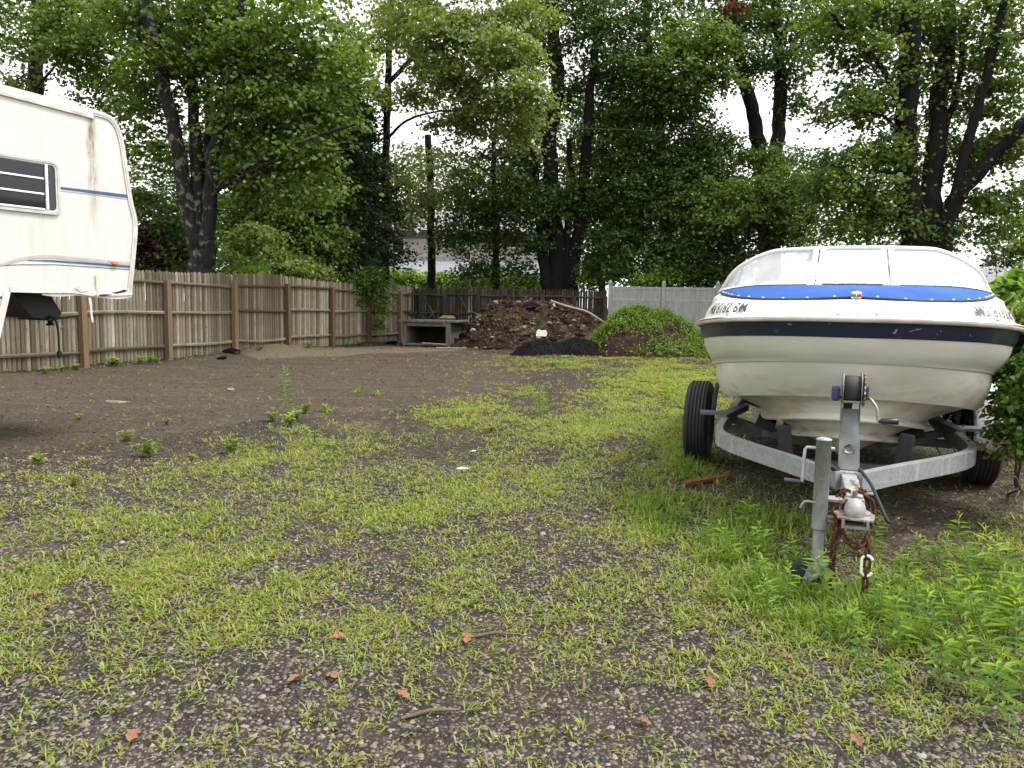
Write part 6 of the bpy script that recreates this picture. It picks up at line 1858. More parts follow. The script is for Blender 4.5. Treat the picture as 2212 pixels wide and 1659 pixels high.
# ------------------------------------------------------------------ house, shed roof, pole, wires
def house():
    Y = 44.0
    g = at(840, 640, Y); g.z = 0
    root = empty('house', g); tag(root, 'pale two-storey house with grey shingle roofs half hidden by the trees', 'house')
    def loc(col, row, y): p = at(col, row, y) - g; return p
    a = loc(795, 600, Y); b = loc(1215, 600, Y)
    zt = loc(1000, 500, Y).z
    # lower wall with clapboards
    def clap(name, x0, x1, z0, z1, y, n):
        h = (z1 - z0) / n
        MB().box(((x0 + x1) / 2, y + .2, (z0 + z1) / 2), (x1 - x0 - .02, .3, z1 - z0)).build(name, M['siding'], root)
        me = None
        for k in range(n):
            m = MB().prism([(x0, y + .05, z0 + k * h), (x0, y + .02, z0 + k * h), (x0, y + .045, z0 + (k + 1) * h - .004), (x0, y + .05, z0 + (k + 1) * h - .004)], (x1 - x0, 0, 0))
            m.build('clapboard', M['siding'], root)
    x0, x1 = a.x, b.x
    clap('wall', x0, x1, .0, loc(0, 500, Y).z, 0, 20)
    # lower porch roof (row 560-590)
    zr0, zr1 = at(900, 588, Y - 4).z, at(900, 558, Y - 1).z
    xa, xb = at(770, 580, Y - 3.5).x - g.x, at(1262, 580, Y - 3.5).x - g.x
    def roof(name, p0, p1, y0, y1, z0, z1, th=.14):
        return MB().add([(p0, y0, z0), (p1, y0, z0), (p1, y1, z1), (p0, y1, z1), (p0, y0, z0 - th), (p1, y0, z0 - th), (p1, y1, z1 - th), (p0, y1, z1 - th)],
                        [(0, 1, 2, 3), (7, 6, 5, 4), (0, 4, 5, 1), (1, 5, 6, 2), (2, 6, 7, 3), (3, 7, 4, 0)]).build(name, M['shingle'], root)
    r1 = roof('porch_roof', xa, xb, -3.4, .1, zr0, zr1)
    MB().box(((xa + xb) / 2, -3.43, zr0 - .09), (xb - xa + .1, .06, .24)).build('fascia', M['house_trim'], r1)
    for x in np.linspace(xa + .3, xb - .3, 5):
        MB().box((x, -3.1, (zr0 - .2) / 2), (.14, .14, zr0 - .2)).build('porch_post', M['house_trim'], root)
    # upper storey
    ua, ub = loc(818, 500, Y).x, loc(1180, 500, Y).x
    zu0, zu1 = loc(0, 500, Y).z, loc(0, 470, Y).z
    clap('upper_wall', ua, ub, zu0 + .004, zu1, .3, 8)
    # main roof slope and gable
    ze, zr = loc(0, 474, Y).z, loc(0, 437, Y + 3).z
    r2 = roof('main_roof', loc(842, 450, Y).x, loc(1230, 450, Y).x, -.3, 3.6, ze, zr)
    MB().box(((ua + ub) / 2, -.34, ze - .1), (ub - ua + .4, .06, .18)).build('fascia', M['house_trim'], r2)
    # gable with white barge board left
    ga = [loc(815, 500, Y), loc(900, 500, Y), loc(860, 452, Y)]
    gb = MB().prism([(p.x, -.9, p.z) for p in ga], (0, 1.3, 0)).build('gable', M['siding'], root)
    MB().bar((ga[2].x - .1, -.95, ga[2].z + .08), (ga[1].x + .25, -.95, ga[1].z - .12), .1, .2).build('barge_board', M['house_trim'], gb)
    MB().bar((ga[2].x + .1, -.95, ga[2].z + .08), (ga[0].x - .25, -.95, ga[0].z - .12), .1, .2).build('barge_board', M['house_trim'], gb)
    for c0, c1, r0, r1_ in ((838, 852, 480, 498), (960, 985, 505, 535), (1085, 1110, 505, 532), (850, 872, 520, 545), (1140, 1160, 505, 530)):
        p, q = loc(c0, r1_, Y), loc(c1, r0, Y)
        w = MB().box(((p.x + q.x) / 2, -.0 if r0 > 500 else -.92, (p.z + q.z) / 2), (q.x - p.x + .16, .06, q.z - p.z + .16)).build('window', M['house_trim'], root)
        MB().box(((p.x + q.x) / 2, -.04 if r0 > 500 else -.96, (p.z + q.z) / 2), (q.x - p.x, .02, q.z - p.z)).build('pane', M['house_glass'], w)
house()

# neighbour's roof and dark fence far right
def far_roof():
    Y = 34.0
    a = at(2095, 600, Y); b = at(2260, 600, Y)
    root = empty('garage', (a.x, Y, 0)); tag(root, 'pale roofed garage behind the shrubs at the right of the boat', 'garage')
    w = b.x - a.x; z0, z1 = at(2150, 612, Y).z, at(2150, 588, Y).z
    MB().box((w / 2, 1.6, z0 / 2), (w - .3, 3, z0)).build('wall', M['siding'], root)
    MB().add([(0, 0, z0), (w, 0, z0), (w, 3.4, z1 + .4), (0, 3.4, z1 + .4), (0, 0, z0 - .1), (w, 0, z0 - .1), (w, 3.4, z1 + .3), (0, 3.4, z1 + .3)],
             [(0, 1, 2, 3), (7, 6, 5, 4), (0, 4, 5, 1), (1, 5, 6, 2), (2, 6, 7, 3), (3, 7, 4, 0)]).build('roof', M['shingle'], root)
far_roof()
rp = [at(2085, 640, 21), at(2150, 640, 20.4), at(2225, 640, 19.6), at(2300, 640, 18.8)]
for q in rp: q.z = 0
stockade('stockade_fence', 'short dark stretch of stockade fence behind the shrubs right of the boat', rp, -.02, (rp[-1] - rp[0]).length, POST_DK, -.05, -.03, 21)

def utility_pole():
    Y = 40.0
    p = at(2206, 560, Y); top = at(2206, 512, Y).z
    root = empty('utility_pole', (p.x, Y, 0)); tag(root, 'wooden utility pole with wires above the shrubs at the right', 'utility pole')
    MB().tube([(0, 0, -.2), (0, 0, top)], [.15, .11], 10).build('pole', M['pole_wood'], root)
    for r in (518, 545, 583):
        z = at(2206, r, Y).z
        MB().tube(catmull([(-7.5, .0, z - .2), (-4, 0, z - .35), (0, 0, z), (6, 0, z - .3)], 14), .012, 5).build('wire', M['house_trim'], root)
utility_pole()
# service cable crossing between the trees
a, b, c = at(180, 250, 26), at(560, 290, 25), at(1230, 278, 24)
a.x -= 1
o = MB().tube([Vector(v) - a for v in catmull([a, at(360, 283, 25.6), b, at(850, 312, 24.5), c, at(1700, 300, 26)], 40)], .006, 5).build('overhead_cable', M['wire'])
o.location = a; tag(o, 'thin overhead cable sagging between the trees above the fence', 'cable')
# ------------------------------------------------------------------ ground cover
rg = np.random.RandomState(42)
def patch(col, row, sx, sy):
    return (col, row, sx, sy)
# dense patches of grass (survey picture centre and spread); the points themselves stand on the ground
PATCH = [(1430, 815, 90, 30, 1.0), (1500, 850, 60, 40, 1.0), (1340, 850, 70, 25, .8), (1230, 930, 150, 28, 1.0), (1380, 920, 90, 35, .9), (1000, 890, 70, 25, .8), (1060, 862, 60, 20, .7), (1120, 830, 60, 15, .4), (600, 1000, 120, 35, .9), (700, 965, 130, 30, .7), (500, 1040, 130, 40, .7), (1080, 1070, 170, 60, .75),
         (900, 1100, 160, 60, .7), (700, 1110, 150, 60, .75), (330, 1260, 120, 60, .9), (520, 1260, 160, 60, .75), (180, 1230, 100, 50, .8), (80, 1290, 120, 70, .7), (420, 1160, 160, 50, .6), (240, 1130, 160, 50, .55), (1000, 1230, 170, 60, .55), (760, 1340, 200, 60, .5), (1220, 1020, 130, 45, .7), (1330, 1080, 90, 60, .75), (1420, 1130, 80, 60, .95),
         (1540, 1120, 90, 60, .75), (1650, 1180, 90, 60, .75), (1560, 1230, 100, 60, .65), (1700, 1290, 90, 60, .7), (1480, 1330, 120, 60, .5), (1850, 1330, 120, 60, .7), (1980, 1300, 110, 70, .65), (2120, 1330, 110, 90, .6), (1950, 1400, 150, 50, .65), (1750, 1420, 120, 50, .45), (1260, 1300, 120, 60, .4), (1100, 790, 120, 18, .35), (1230, 775, 60, 10, .7), (1280, 790, 60, 12, .6), (1400, 775, 60, 12, .7), (1480, 960, 70, 50, 1.0), (1460, 1020, 60, 40, .9), (100, 1050, 120, 30, .35), (2180, 1180, 60, 60, .7), (300, 1380, 200, 60, .35), (60, 1430, 120, 50, .4), (1560, 1430, 200, 60, .35), (1900, 1500, 220, 60, .35), (1000, 1540, 500, 60, .1), (450, 1640, 120, 30, .4), (1600, 1620, 160, 40, .3), (1000, 1450, 300, 60, .16)]
BARE = [(850, 1210, 60, 30), (620, 1070, 60, 16), (1300, 1190, 60, 30), (2050, 1120, 110, 60), (1900, 1070, 140, 40), (1780, 1440, 40, 20), (1200, 815, 110, 16), (1330, 790, 50, 10), (160, 1310, 60, 20), (60, 1190, 80, 20), (900, 850, 200, 14)]
def density(X, Y):
    sx, sy, d = screen(np.column_stack([X, Y, gz(X, Y)]))
    f = .02 + .06 * sstep(930, 1050, sy)
    wob = np.sin(X * 3.3 + Y * 1.9) + .6 * np.sin(X * 7.7 - Y * 5.1); wob2 = np.sin(X * 2.9 - Y * 3.7 + 1) + .6 * np.sin(X * 8.3 + Y * 4.9)
    for c, r, a, b, w in PATCH:
        f = f + (1 - np.clip(f, 0, 1)) * .8 * w ** 1.4 * np.exp(-1.1 * (((sx - c + 25 * wob) / a) ** 2 + ((sy - r + 12 * wob2) / b) ** 2))
    f *= 1 - .84 * (.45 * blur_mask(X, Y, SOIL, .35) + .55 * blur_mask(X, Y, SOIL, 1.3))
    for c, r, a, b in BARE:
        f *= 1 - .85 * np.exp(-((sx - c) / a) ** 2 - ((sy - r) / b) ** 2)
    # natural clumping
    cl = (np.sin(X * 5.1 + 1.7 * np.sin(Y * 2.3)) * np.sin(Y * 4.3 + 1.3 * np.sin(X * 3.1)) + .7 * np.sin(X * 11.3 + 2 * np.sin(Y * 7)) * np.sin(Y * 9.7 + X * 2))
    f *= np.clip(.52 + .36 * cl + .25 * np.sin(X * 23 + 3 * np.sin(Y * 17)) * np.sin(Y * 27 + X * 5), .03, 1.4)
    f *= 1 - .72 * sstep(1380, 1560, sy) * (1 - .6 * sstep(1500, 1900, sx))
    return f, sx, sy

def blades(B, az, length, lean, width, rng):
    """B (n,3) roots; each blade two segments, bending outwards"""
    n = len(B)
    dx = np.stack([np.cos(az), np.sin(az), np.zeros(n)], 1)
    sd = np.stack([-np.sin(az), np.cos(az), np.zeros(n)], 1)
    up = np.array([0, 0, 1.0])
    l = length[:, None]; w = width[:, None]; le = lean[:, None]
    mid = B + dx * l * .42 * np.sin(le) + up * l * .5 * np.cos(le * .8)
    tip = B + dx * l * (.42 * np.sin(le) + .55 * np.sin(np.minimum(le * 1.5, 1.9))) + up * l * (.5 * np.cos(le * .8) + .5 * np.cos(np.minimum(le * 1.55, 1.95)))
    tip[:, 2] = np.maximum(tip[:, 2], B[:, 2] + .004)
    V = np.stack([B, mid + sd * w * .6, tip, mid - sd * w * .6], 1).reshape(-1, 3)
    F = np.arange(n * 4).reshape(n, 4)
    return V, F

def tufts(P, h, nb, rng, lean=(.25, 1.15), wmul=1.0, dist=None):
    B = np.repeat(P, nb, axis=0); n = len(B)
    H = np.repeat(h, nb) * rng.uniform(.55, 1.25, n)
    B = B + np.column_stack([rng.normal(0, .012, n), rng.normal(0, .012, n), np.full(n, -.004)])
    D = np.repeat(dist if dist is not None else np.full(len(P), 4.0), nb)
    w = (.0038 + .00048 * np.clip(D, 0, 14)) * rng.uniform(.7, 1.3, n) * wmul
    return blades(B, rng.uniform(0, 2 * math.pi, n), H, rng.uniform(*lean, n), w, rng)

def scatter(n, x0, x1, y0, y1, warp=1.7):
    # denser close to the camera
    u = rg.rand(n); Y = y0 + (y1 - y0) * u ** warp
    X = rg.uniform(-1, 1, n) * (Y * .72 + .6)
    return X, Y
X, Y = scatter(900000, 0, 0, 2.0, 27, 1.6)
f, sx, sy = density(X, Y)
keep = (rg.rand(len(X)) < f * (.6 + .45 * sstep(980, 880, sy))) & (sx > -60) & (sx < 2290)
X, Y, sx, sy = X[keep], Y[keep], sx[keep], sy[keep]
tall = np.zeros(len(X))
for c, r, a, b, w in ((1650, 1170, 160, 80, 1.0), (1900, 1330, 220, 70, 1.3), (1500, 1000, 60, 120, .6), (2130, 1330, 120, 120, 1.2), (1450, 1110, 90, 60, .8), (1700, 1290, 120, 60, 1.0)):
    tall = np.maximum(tall, w * np.exp(-((sx - c) / a) ** 2 - ((sy - r) / b) ** 2))
h = .026 + .034 * rg.rand(len(X)) ** 1.5 + .075 * tall * rg.uniform(.4, 1.2, len(X)) + .002 * np.clip(Y, 0, 20)
P = np.column_stack([X, Y, gz(X, Y)])
# keep clear of trailer wheels
deep = rg.rand(len(X)) < .75 * sstep(.1, .8, tall)
thin = (rg.rand(len(X)) < .4 * sstep(.15, .6, tall)) & (sy > 1150) & (sx > 1760)
X, Y, sx, sy, tall, h, P, deep = X[~thin], Y[~thin], sx[~thin], sy[~thin], tall[~thin], h[~thin], P[~thin], deep[~thin]
def emit(mask, nb, mat, lean, name, label):
    V, F = tufts(P[mask], h[mask], nb, rg, lean, 1.0, Y[mask])
    o = link(name, np_mesh(name, V, F), M[mat]); tag(o, label, 'grass', None, 'stuff')
    return len(F)
n1 = emit(~deep, 5, 'grass', (.6, 1.5), 'grass', 'sparse yellow-green crabgrass spread over the gravel yard')
n2 = emit(deep, 6, 'grass_deep', (.25, 1.15), 'tall_grass', 'taller deep green grass in front of the boat trailer')
TRIS = n1 + n2; print('GRASS', TRIS)
# grass over the mound
p, nn = sampG(5200, rg)
sx_, sy_, _ = screen(p)
bald = 1.1 * np.exp(-((sx_ - 1375) / 50) ** 2 - ((sy_ - 735) / 26) ** 2) + np.exp(-((sx_ - 1320) / 30) ** 2 - ((sy_ - 755) / 24) ** 2) + .8 * np.exp(-((sx_ - 1455) / 26) ** 2 - ((sy_ - 720) / 22) ** 2) + .2 * (np.sin(p[:, 0] * 7) * np.sin(p[:, 1] * 6 + p[:, 2] * 8) > .2)
p = p[rg.rand(len(p)) > bald * 1.1]
p2 = p[rg.rand(len(p)) < .75]
V, F = tufts(p2 - np.array(cg), rg.gamma(4, .03, len(p2)), 5, rg, (.2, 1.3), 1.0, np.full(len(p2), 14.0))
pl = np.repeat(p, 3, axis=0) + rg.normal(0, .05, (len(p) * 3, 3)) + np.array([0, 0, .05])
Vl, Fl = flakes(pl - np.array(cg), np.tile([0, -.35, .8], (len(pl), 1)), .036, rg, 2.0, .6)
lo_ = link('broad_weeds', np_mesh('broad_weeds', Vl, Fl), M['bright_shrub'], gm); lo_['kind'] = 'stuff'
o = link('weed_cover', np_mesh('weed_cover', V, F), M['weed'], gm); o['kind'] = 'stuff'

# pebbles in the foreground
def stone_field(n):
    Yp = 2.0 + 4.6 * rg.rand(n) ** 1.7
    Xp = rg.uniform(-1, 1, n) * (Yp * .70 + .35)
    m_ = blur_mask(Xp, Yp, SOIL, .1) < .3
    m_ &= ~((blur_mask(Xp, Yp, UNDER, .2) > .5) & (rg.rand(n) < .8))
    Xp, Yp = Xp[m_], Yp[m_]; n = len(Xp)
    base = np.array([(1, 0, 0), (.45, .85, 0), (-.5, .8, .0), (-1, -.05, 0), (-.45, -.85, 0), (.5, -.8, 0), (.35, .2, .62), (-.35, .1, .6), (.02, -.4, .58)])
    tri = np.array([(0, 1, 6), (1, 7, 6), (1, 2, 7), (2, 3, 7), (3, 4, 7), (4, 8, 7), (4, 5, 8), (5, 0, 8), (0, 6, 8), (6, 7, 8)])
    s = rg.gamma(5, 1, n) / 5 * (.0046 + .0007 * Yp)
    az = rg.uniform(0, 6.283, n)
    V = base[None] * (1 + rg.uniform(-.22, .22, (n, 9, 3)))
    V = V * np.stack([s, s * rg.uniform(.55, .95, n), s * rg.uniform(.6, 1.1, n)], 1)[:, None, :]
    c, sn_ = np.cos(az)[:, None], np.sin(az)[:, None]
    V = np.stack([V[..., 0] * c - V[..., 1] * sn_, V[..., 0] * sn_ + V[..., 1] * c, V[..., 2]], -1)
    V += np.column_stack([Xp, Yp, gz(Xp, Yp) - .001])[:, None, :]
    F = (np.arange(n) * 9)[:, None, None] + tri[None]
    return V.reshape(-1, 3), F.reshape(-1, 3)
V, F = stone_field(66000)
o = link('gravel', np_mesh('gravel', V, F, False), M['pebble']); tag(o, 'mixed grey, tan and black pebbles covering the foreground', 'gravel', None, 'stuff')
print('GRAVEL tris', len(F))

# brown litter on the soil, under the trailer and along the fence
n = 20000
Xl = rg.uniform(-9, 6.5, n); Yl = rg.uniform(2.2, 27, n)
w = np.maximum(blur_mask(Xl, Yl, SOIL, .4), 0) * .8 + blur_mask(Xl, Yl, UNDER, .3) * 1.0 + .9 * blur_mask(Xl, Yl, RED1, .3) + .9 * blur_mask(Xl, Yl, RED2, .3) + .03
# fence foot
A_, B2 = left_posts[0], left_posts[-1]; fd = (B2 - A_).normalized()
dist = (Xl - A_.x) * fd.y - (Yl - A_.y) * fd.x
w = w + .7 * np.exp(-((dist - .35) / .35) ** 2)
k_ = (rg.rand(n) < w) & (dist > .05)
Xl, Yl = Xl[k_], Yl[k_]
Pl = np.column_stack([Xl, Yl, gz(Xl, Yl) + .004]); Nl = np.tile([0, 0, 1.0], (len(Xl), 1))
V, F = flakes(Pl, Nl, .019, rg, 2.3, .28)
V[:, 2] = np.maximum(V[:, 2], gz(V[:, 0], V[:, 1]) + .002)
o = link('leaf_litter', np_mesh('leaf_litter', V, F), M['litter']); tag(o, 'brown leaf and bark litter strewn over the bare soil', 'leaf litter', None, 'stuff')

# clover and other flat little leaves between the grass
n = 60000
Xc, Yc = scatter(n, 0, 0, 2.0, 16, 1.5)
fc, sxc, syc = density(Xc, Yc)
pat = np.sin(Xc * 2.7 + 1.1 * np.sin(Yc * 1.9)) * np.sin(Yc * 2.1 + 1.7 * np.sin(Xc * 1.3 + 2)) + .5 * np.sin(Xc * 6.1 + Yc * 4.3)
kc = (rg.rand(n) < np.clip(fc * 1.6, 0, .8) * sstep(.1, .8, pat)) & (sxc > -40) & (sxc < 2260)
Pc = np.column_stack([Xc[kc], Yc[kc], gz(Xc[kc], Yc[kc]) + rg.uniform(.008, .03, kc.sum())])
V, F = flakes(Pc, np.tile([0, 0, 1.0], (len(Pc), 1)), .022, rg, 1.15, .35)
o = link('clover', np_mesh('clover', V, F), M['shrub']); tag(o, 'small flat clover leaves mixed into the thin yard grass', 'clover', None, 'stuff')

# ------------------------------------------------------------------ individual weeds
def lance_leaves(rows, rng, seed_len, wid, spread, droop=.3):
    """rows: list of (origin, azimuth, elevation, length)"""
    V = []; F = []
    for (o_, az, el, L) in rows:
        d = Vector((math.cos(az) * math.cos(el), math.sin(az) * math.cos(el), math.sin(el))); sd = Vector((-math.sin(az), math.cos(az), 0))
        p1 = o_ + d * L * .45; d2 = (d + Vector((0, 0, -droop))).normalized(); p2 = p1 + d2 * L * .55
        w = wid * L
        b = len(V)
        V += [o_, p1 + sd * w, p2, p1 - sd * w]; F += [(b, b + 1, b + 2, b + 3)]
    return V, F

def weed_proto(kind, seed, h):
    rnd = random.Random(seed)
    st, lo, tp = MB(), [], []
    if kind == 'tall':
        P = [Vector((rnd.uniform(-.01, .01) * i, rnd.uniform(-.01, .01) * i, h * i / 5)) for i in range(6)]
        st.tube(P, [.0035, .0033, .003, .0026, .002, .001], 5)
        n = int(26 + h * 40)
        for k in range(n):
            f = .12 + .88 * k / n
            i = min(4, int(f * 5)); o_ = P[i].lerp(P[i + 1], f * 5 - i)
            L = (.045 + .07 * math.sin(math.pi * min(1, f * .9 + .1))) * (1.15 if f < .8 else .75)
            (tp if f > .76 else lo).append((o_, k * 2.4 + rnd.uniform(-.3, .3), rnd.uniform(.1, .55) + (.6 if f > .85 else 0), L))
        wid = .095
    elif kind == 'bushy':
        for s in range(5):
            az = rnd.uniform(0, 6.28); l = h * rnd.uniform(.6, 1.0)
            P = [Vector((math.cos(az) * l * .45 * t, math.sin(az) * l * .45 * t, l * (t ** .8))) for t in (0, .35, .7, 1)]
            st.tube(P, [.004, .003, .0025, .0015], 5)
            for k in range(16):
                f = .15 + .85 * k / 16; i = min(2, int(f * 3)); o_ = P[i].lerp(P[i + 1], f * 3 - i)
                (tp if f > .8 else lo).append((o_, rnd.uniform(0, 6.28), rnd.uniform(-.1, .6), rnd.uniform(.05, .09)))
        wid = .26
    else:  # rosette of long blades
        for k in range(26):
            lo.append((Vector((rnd.uniform(-.02, .02), rnd.uniform(-.02, .02), 0)), rnd.uniform(0, 6.28), rnd.uniform(.35, 1.2), h * rnd.uniform(.7, 1.2)))
        st.tube([(0, 0, -.01), (0, 0, .02)], .006, 6)
        wid = .045
    root = empty('weed'); out = [root]
    st.build('stalk', M['stalk'], root)
    for rows, mt in ((lo, 'weed'), (tp, 'weed_tip')):
        if not rows: continue
        V, F = lance_leaves(rows, rnd, 0, wid, 0, .35 if kind != 'rosette' else .9)
        me = bpy.data.meshes.new('foliage'); me.from_pydata(V, [], F); me.update()
        link('foliage' if mt == 'weed' else 'shoot_tip', me, M[mt], root)
    return root
protos = {}
def weed(kind, variant, h, col, row, name, label, group, scale=1.0, cat='weed', xy=None):
    key = (kind, variant)
    first = key not in protos
    if first: protos[key] = weed_proto(kind, hash(key) % 1000 if False else sum(map(ord, kind)) + variant * 7, h)
    o = protos[key] if first else copy_tree(protos[key])
    p = ground_at(col, row) if xy is None else Vector((xy[0], xy[1], 0))
    o.name = name
    o.location = (p.x, p.y, float(gz(p.x, p.y)) - .005); o.rotation_euler = (random.uniform(-.16, .16), random.uniform(-.16, .16), random.uniform(0, 6.28)); o.scale = (scale * random.uniform(.85, 1.2), scale * random.uniform(.85, 1.2), scale)
    tag(o, label, cat, group)
    return o
G1 = 'upright weeds around the trailer tongue'; L1 = 'upright bright-tipped leafy weed growing in front of the boat trailer'
spots = [(1770, 1290, .34), (1890, 1190, .30), (1960, 1255, .3), (2030, 1240, .33), (2105, 1270, .36), (2170, 1290, .38), (2060, 1330, .3), (2000, 1380, .3), (2110, 1400, .34), (1900, 1330, .28), (1940, 1400, .26), (1830, 1380, .24), (2180, 1440, .38), (2090, 1490, .34), (2030, 1460, .28), (2200, 1360, .36), (1690, 1300, .24), (1640, 1260, .26), (1580, 1200, .26), (1650, 1190, .28), (1720, 1210, .26), (1530, 1160, .24), (1480, 1120, .22), (1610, 1130, .24), (1745, 1250, .24), (1550, 1280, .2), (1860, 1430, .2), (1960, 1310, .28), (2140, 1340, .32), (1870, 1270, .24), (2205, 1500, .36), (2150, 1550, .3), (1920, 1480, .22), (1990, 1210, .26), (2080, 1210, .28), (1660, 1330, .22)]
for k, (c, r, hh) in enumerate(spots):
    lab_, grp_ = (('upright bright-tipped leafy weed in the grass left of the trailer jack', 'upright weeds left of the trailer jack') if c < 1790 else
                  ('upright bright-tipped leafy weed between the safety chains and the shrub', 'upright weeds right of the safety chains') if c < 2090 else
                  ('larger upright bright-tipped weed growing beside the wild shrub', 'upright weeds beside the wild shrub'))
    weed('tall', k % 4, .36, c, r + 15, 'upright_weed', lab_, grp_, hh / .36 * random.uniform(.7, 1.05))
G2 = 'leafy weeds dotted over the bare soil'; L2 = 'low leafy weed clump on the bare brown soil'
for k, (c, r, hh) in enumerate([(625, 918, .2), (500, 975, .2), (320, 985, .22), (275, 948, .15), (360, 912, .12), (700, 880, .12), (640, 905, .16), (80, 1008, .13), (420, 990, .1), (170, 905, .1), (1195, 795, .2), (660, 890, .2), (590, 910, .16), (160, 1058, .12), (1060, 940, .12)]):
    weed('bushy', k % 3, .2, c, r, 'leafy_weed', L2 if r < 930 or c < 560 else 'low leafy weed clump at the edge of the yard grass', G2 if r < 930 or c < 560 else 'weed clumps at the yard edge', hh / .2 * .8)
weed('tall', 5, .62, 626, 893, 'tall_weed', 'tallest single leafy weed standing in the middle of the bare soil', None)
weed('tall', 6, .4, 1165, 905, 'tall_weed', 'slender tall weed in the grass left of the trailer tyre', None)
weed('tall', 7, .55, 1442, 905, 'tall_weed', 'thin tall weed stalk beside the left trailer tyre', None)
G3 = 'grass rosettes in the yard'; L3_ = 'dark green rosette of long grass blades in the gravel yard'
for k, (c, r, hh) in enumerate([(708, 886, .2), (972, 905, .18), (780, 850, .16), (812, 856, .16), (920, 768, .24), (1205, 795, .22), (1115, 920, .12), (1090, 945, .12), (1380, 790, .2), (1440, 800, .2), (770, 853, .14)]):
    weed('rosette', k % 3, .2, c, r, 'grass_rosette', L3_, G3, hh / .2, 'grass')
# along the fence foot
G4 = 'ground plants along the foot of the wooden fence'
for k in range(16):
    n_ = random.choice([-.7, -.5, -.3, -.1, .15, .3, .5, .8, 1.1, 1.3, 1.7, 2.1, 3.2, 4.0, 4.2, 4.6, 4.9, 5.2])
    q = fence_pt(n_ + random.uniform(-.12, .12)); off = random.uniform(.22, .6)
    weed('bushy', k % 3, .2, 0, 0, 'fence_weed', 'small green plant at the foot of the brown fence', G4, random.uniform(.5, 1.3), 'weed', (q.x + off * fd.y, q.y - off * fd.x))
# black soil heap / scraps by the fence
for k, (c, r, s, lab) in enumerate([(505, 768, (.7, .35, .2), 'black asphalt lump at the fence foot left of the sand'), (480, 778, (.4, .25, .1), 'flat black scrap in the litter by the fence'), (845, 742, (.9, .5, .22), 'dark asphalt lump at the fence corner beside the concrete box')]):
    q = ground_at(c, r)
    thing_mesh('asphalt_lump', rock_mesh('asphalt_lump', s, 70 + k, M['asphalt']), (q.x, q.y, .04 + float(gz(q.x, q.y))), (0, 0, k), lab, 'asphalt lump')

# ------------------------------------------------------------------ vine on the fence, ivy by the camper
def foliage_thing(name, label, cat, base, blobs, mat, seed, stems, group=None, size=.065, cr=.25, per=34):
    t = Tree(name, label, base, group, 'twig', cat, seed)
    for s_ in stems: t.stem(s_, .018, .008, 6)
    for b in blobs: t.blob(*b, per=per, size=size, cr=cr, twigs=2)
    return t.finish([mat], 'foliage')
vb = fence_pt(5.0)
yv = vb.y - .4
n = foliage_thing('fence_vine', 'green vine spilling over the fence top near the corner', 'vine', vb + Vector((.45, -.15, 0)),
    [(790, 605, yv, 45, 18, .35, 46), (820, 625, yv + .4, 24, 26, .3, 34), (760, 612, yv - .2, 34, 13, .3, 24), (828, 660, yv + .3, 12, 28, .2, 14), (775, 645, yv - .1, 14, 20, .2, 10), (800, 590, yv + .2, 30, 12, .35, 22), (745, 605, yv, 25, 10, .3, 10), (805, 728, yv + .1, 30, 14, .35, 26), (820, 700, yv + .2, 12, 20, .2, 8), (733, 640, yv - .6, 8, 30, .15, 5), (790, 745, yv - .2, 26, 8, .3, 14)],
    'shrub', 51, [[(820, 730, yv + .2), (826, 680, yv + .2), (815, 630, yv + .2), (790, 600, yv)]])
n = foliage_thing('ivy_patch', 'leafy ground ivy at the fence foot under the camper nose', 'ivy', ground_at(20, 830),
    [(15, 800, 13.9, 40, 22, .4, 40), (40, 785, 14.1, 22, 16, .25, 18), (-20, 790, 13.6, 40, 26, .4, 30), (70, 815, 14.0, 26, 10, .3, 14), (30, 690, 14.4, 14, 14, .1, 4), (80, 668, 14.7, 12, 8, .1, 3)], 'shrub', 52, [[(10, 820, 13.9), (15, 800, 13.9), (25, 785, 14)]])

# shrubs at the right of the boat
def rshrub(name, label, base, blobs, mat, seed, size=.05, cr=.16, per=34, group=None):
    t = Tree(name, label, base, group, 'twig', 'shrub', seed)
    for b in blobs[:6]:
        q = at(b[0], b[1], b[2]); t.stem3([t.base + Vector((t.rnd.uniform(-.15, .15), t.rnd.uniform(-.15, .15), 0)), t.base.lerp(q, .55) + Vector((0, 0, .08)), q], .012, .005, 6)
    for b in blobs: t.blob(*b, per=per, size=size, cr=cr, twigs=4)
    return t.finish([mat], 'foliage')
b0 = ground_at(2200, 1085)
rshrub('wild_shrub', 'dense green wild shrub crowding the right side of the boat', Vector((b0.x + .35, b0.y + .5, 0)),
    [(2185, 780, 5.3, 30, 50, .2, 20), (2220, 860, 5.1, 30, 60, .2, 26), (2222, 950, 4.9, 30, 60, .2, 26), (2185, 1030, 4.9, 36, 50, .2, 22), (2205, 700, 5.3, 30, 50, .25, 26), (2190, 1080, 4.8, 40, 40, .2, 24), (2240, 880, 4.8, 50, 140, .4, 80), (2260, 700, 5.2, 50, 90, .4, 40), (2260, 1050, 4.6, 50, 80, .4, 40)], 'shrub', 53, .034, .13, 46)
rshrub('low_shrub', 'dark low undergrowth behind the right trailer fender', Vector((at(2080, 900, 6.9).x, 6.9, 0)),
    [(2060, 905, 6.8, 36, 20, .3, 26), (2090, 880, 6.7, 30, 24, .3, 24), (2030, 915, 7.0, 26, 16, .3, 14), (2110, 850, 6.6, 24, 30, .25, 18), (1990, 950, 7.4, 30, 14, .3, 12)], 'maple', 54, .06)
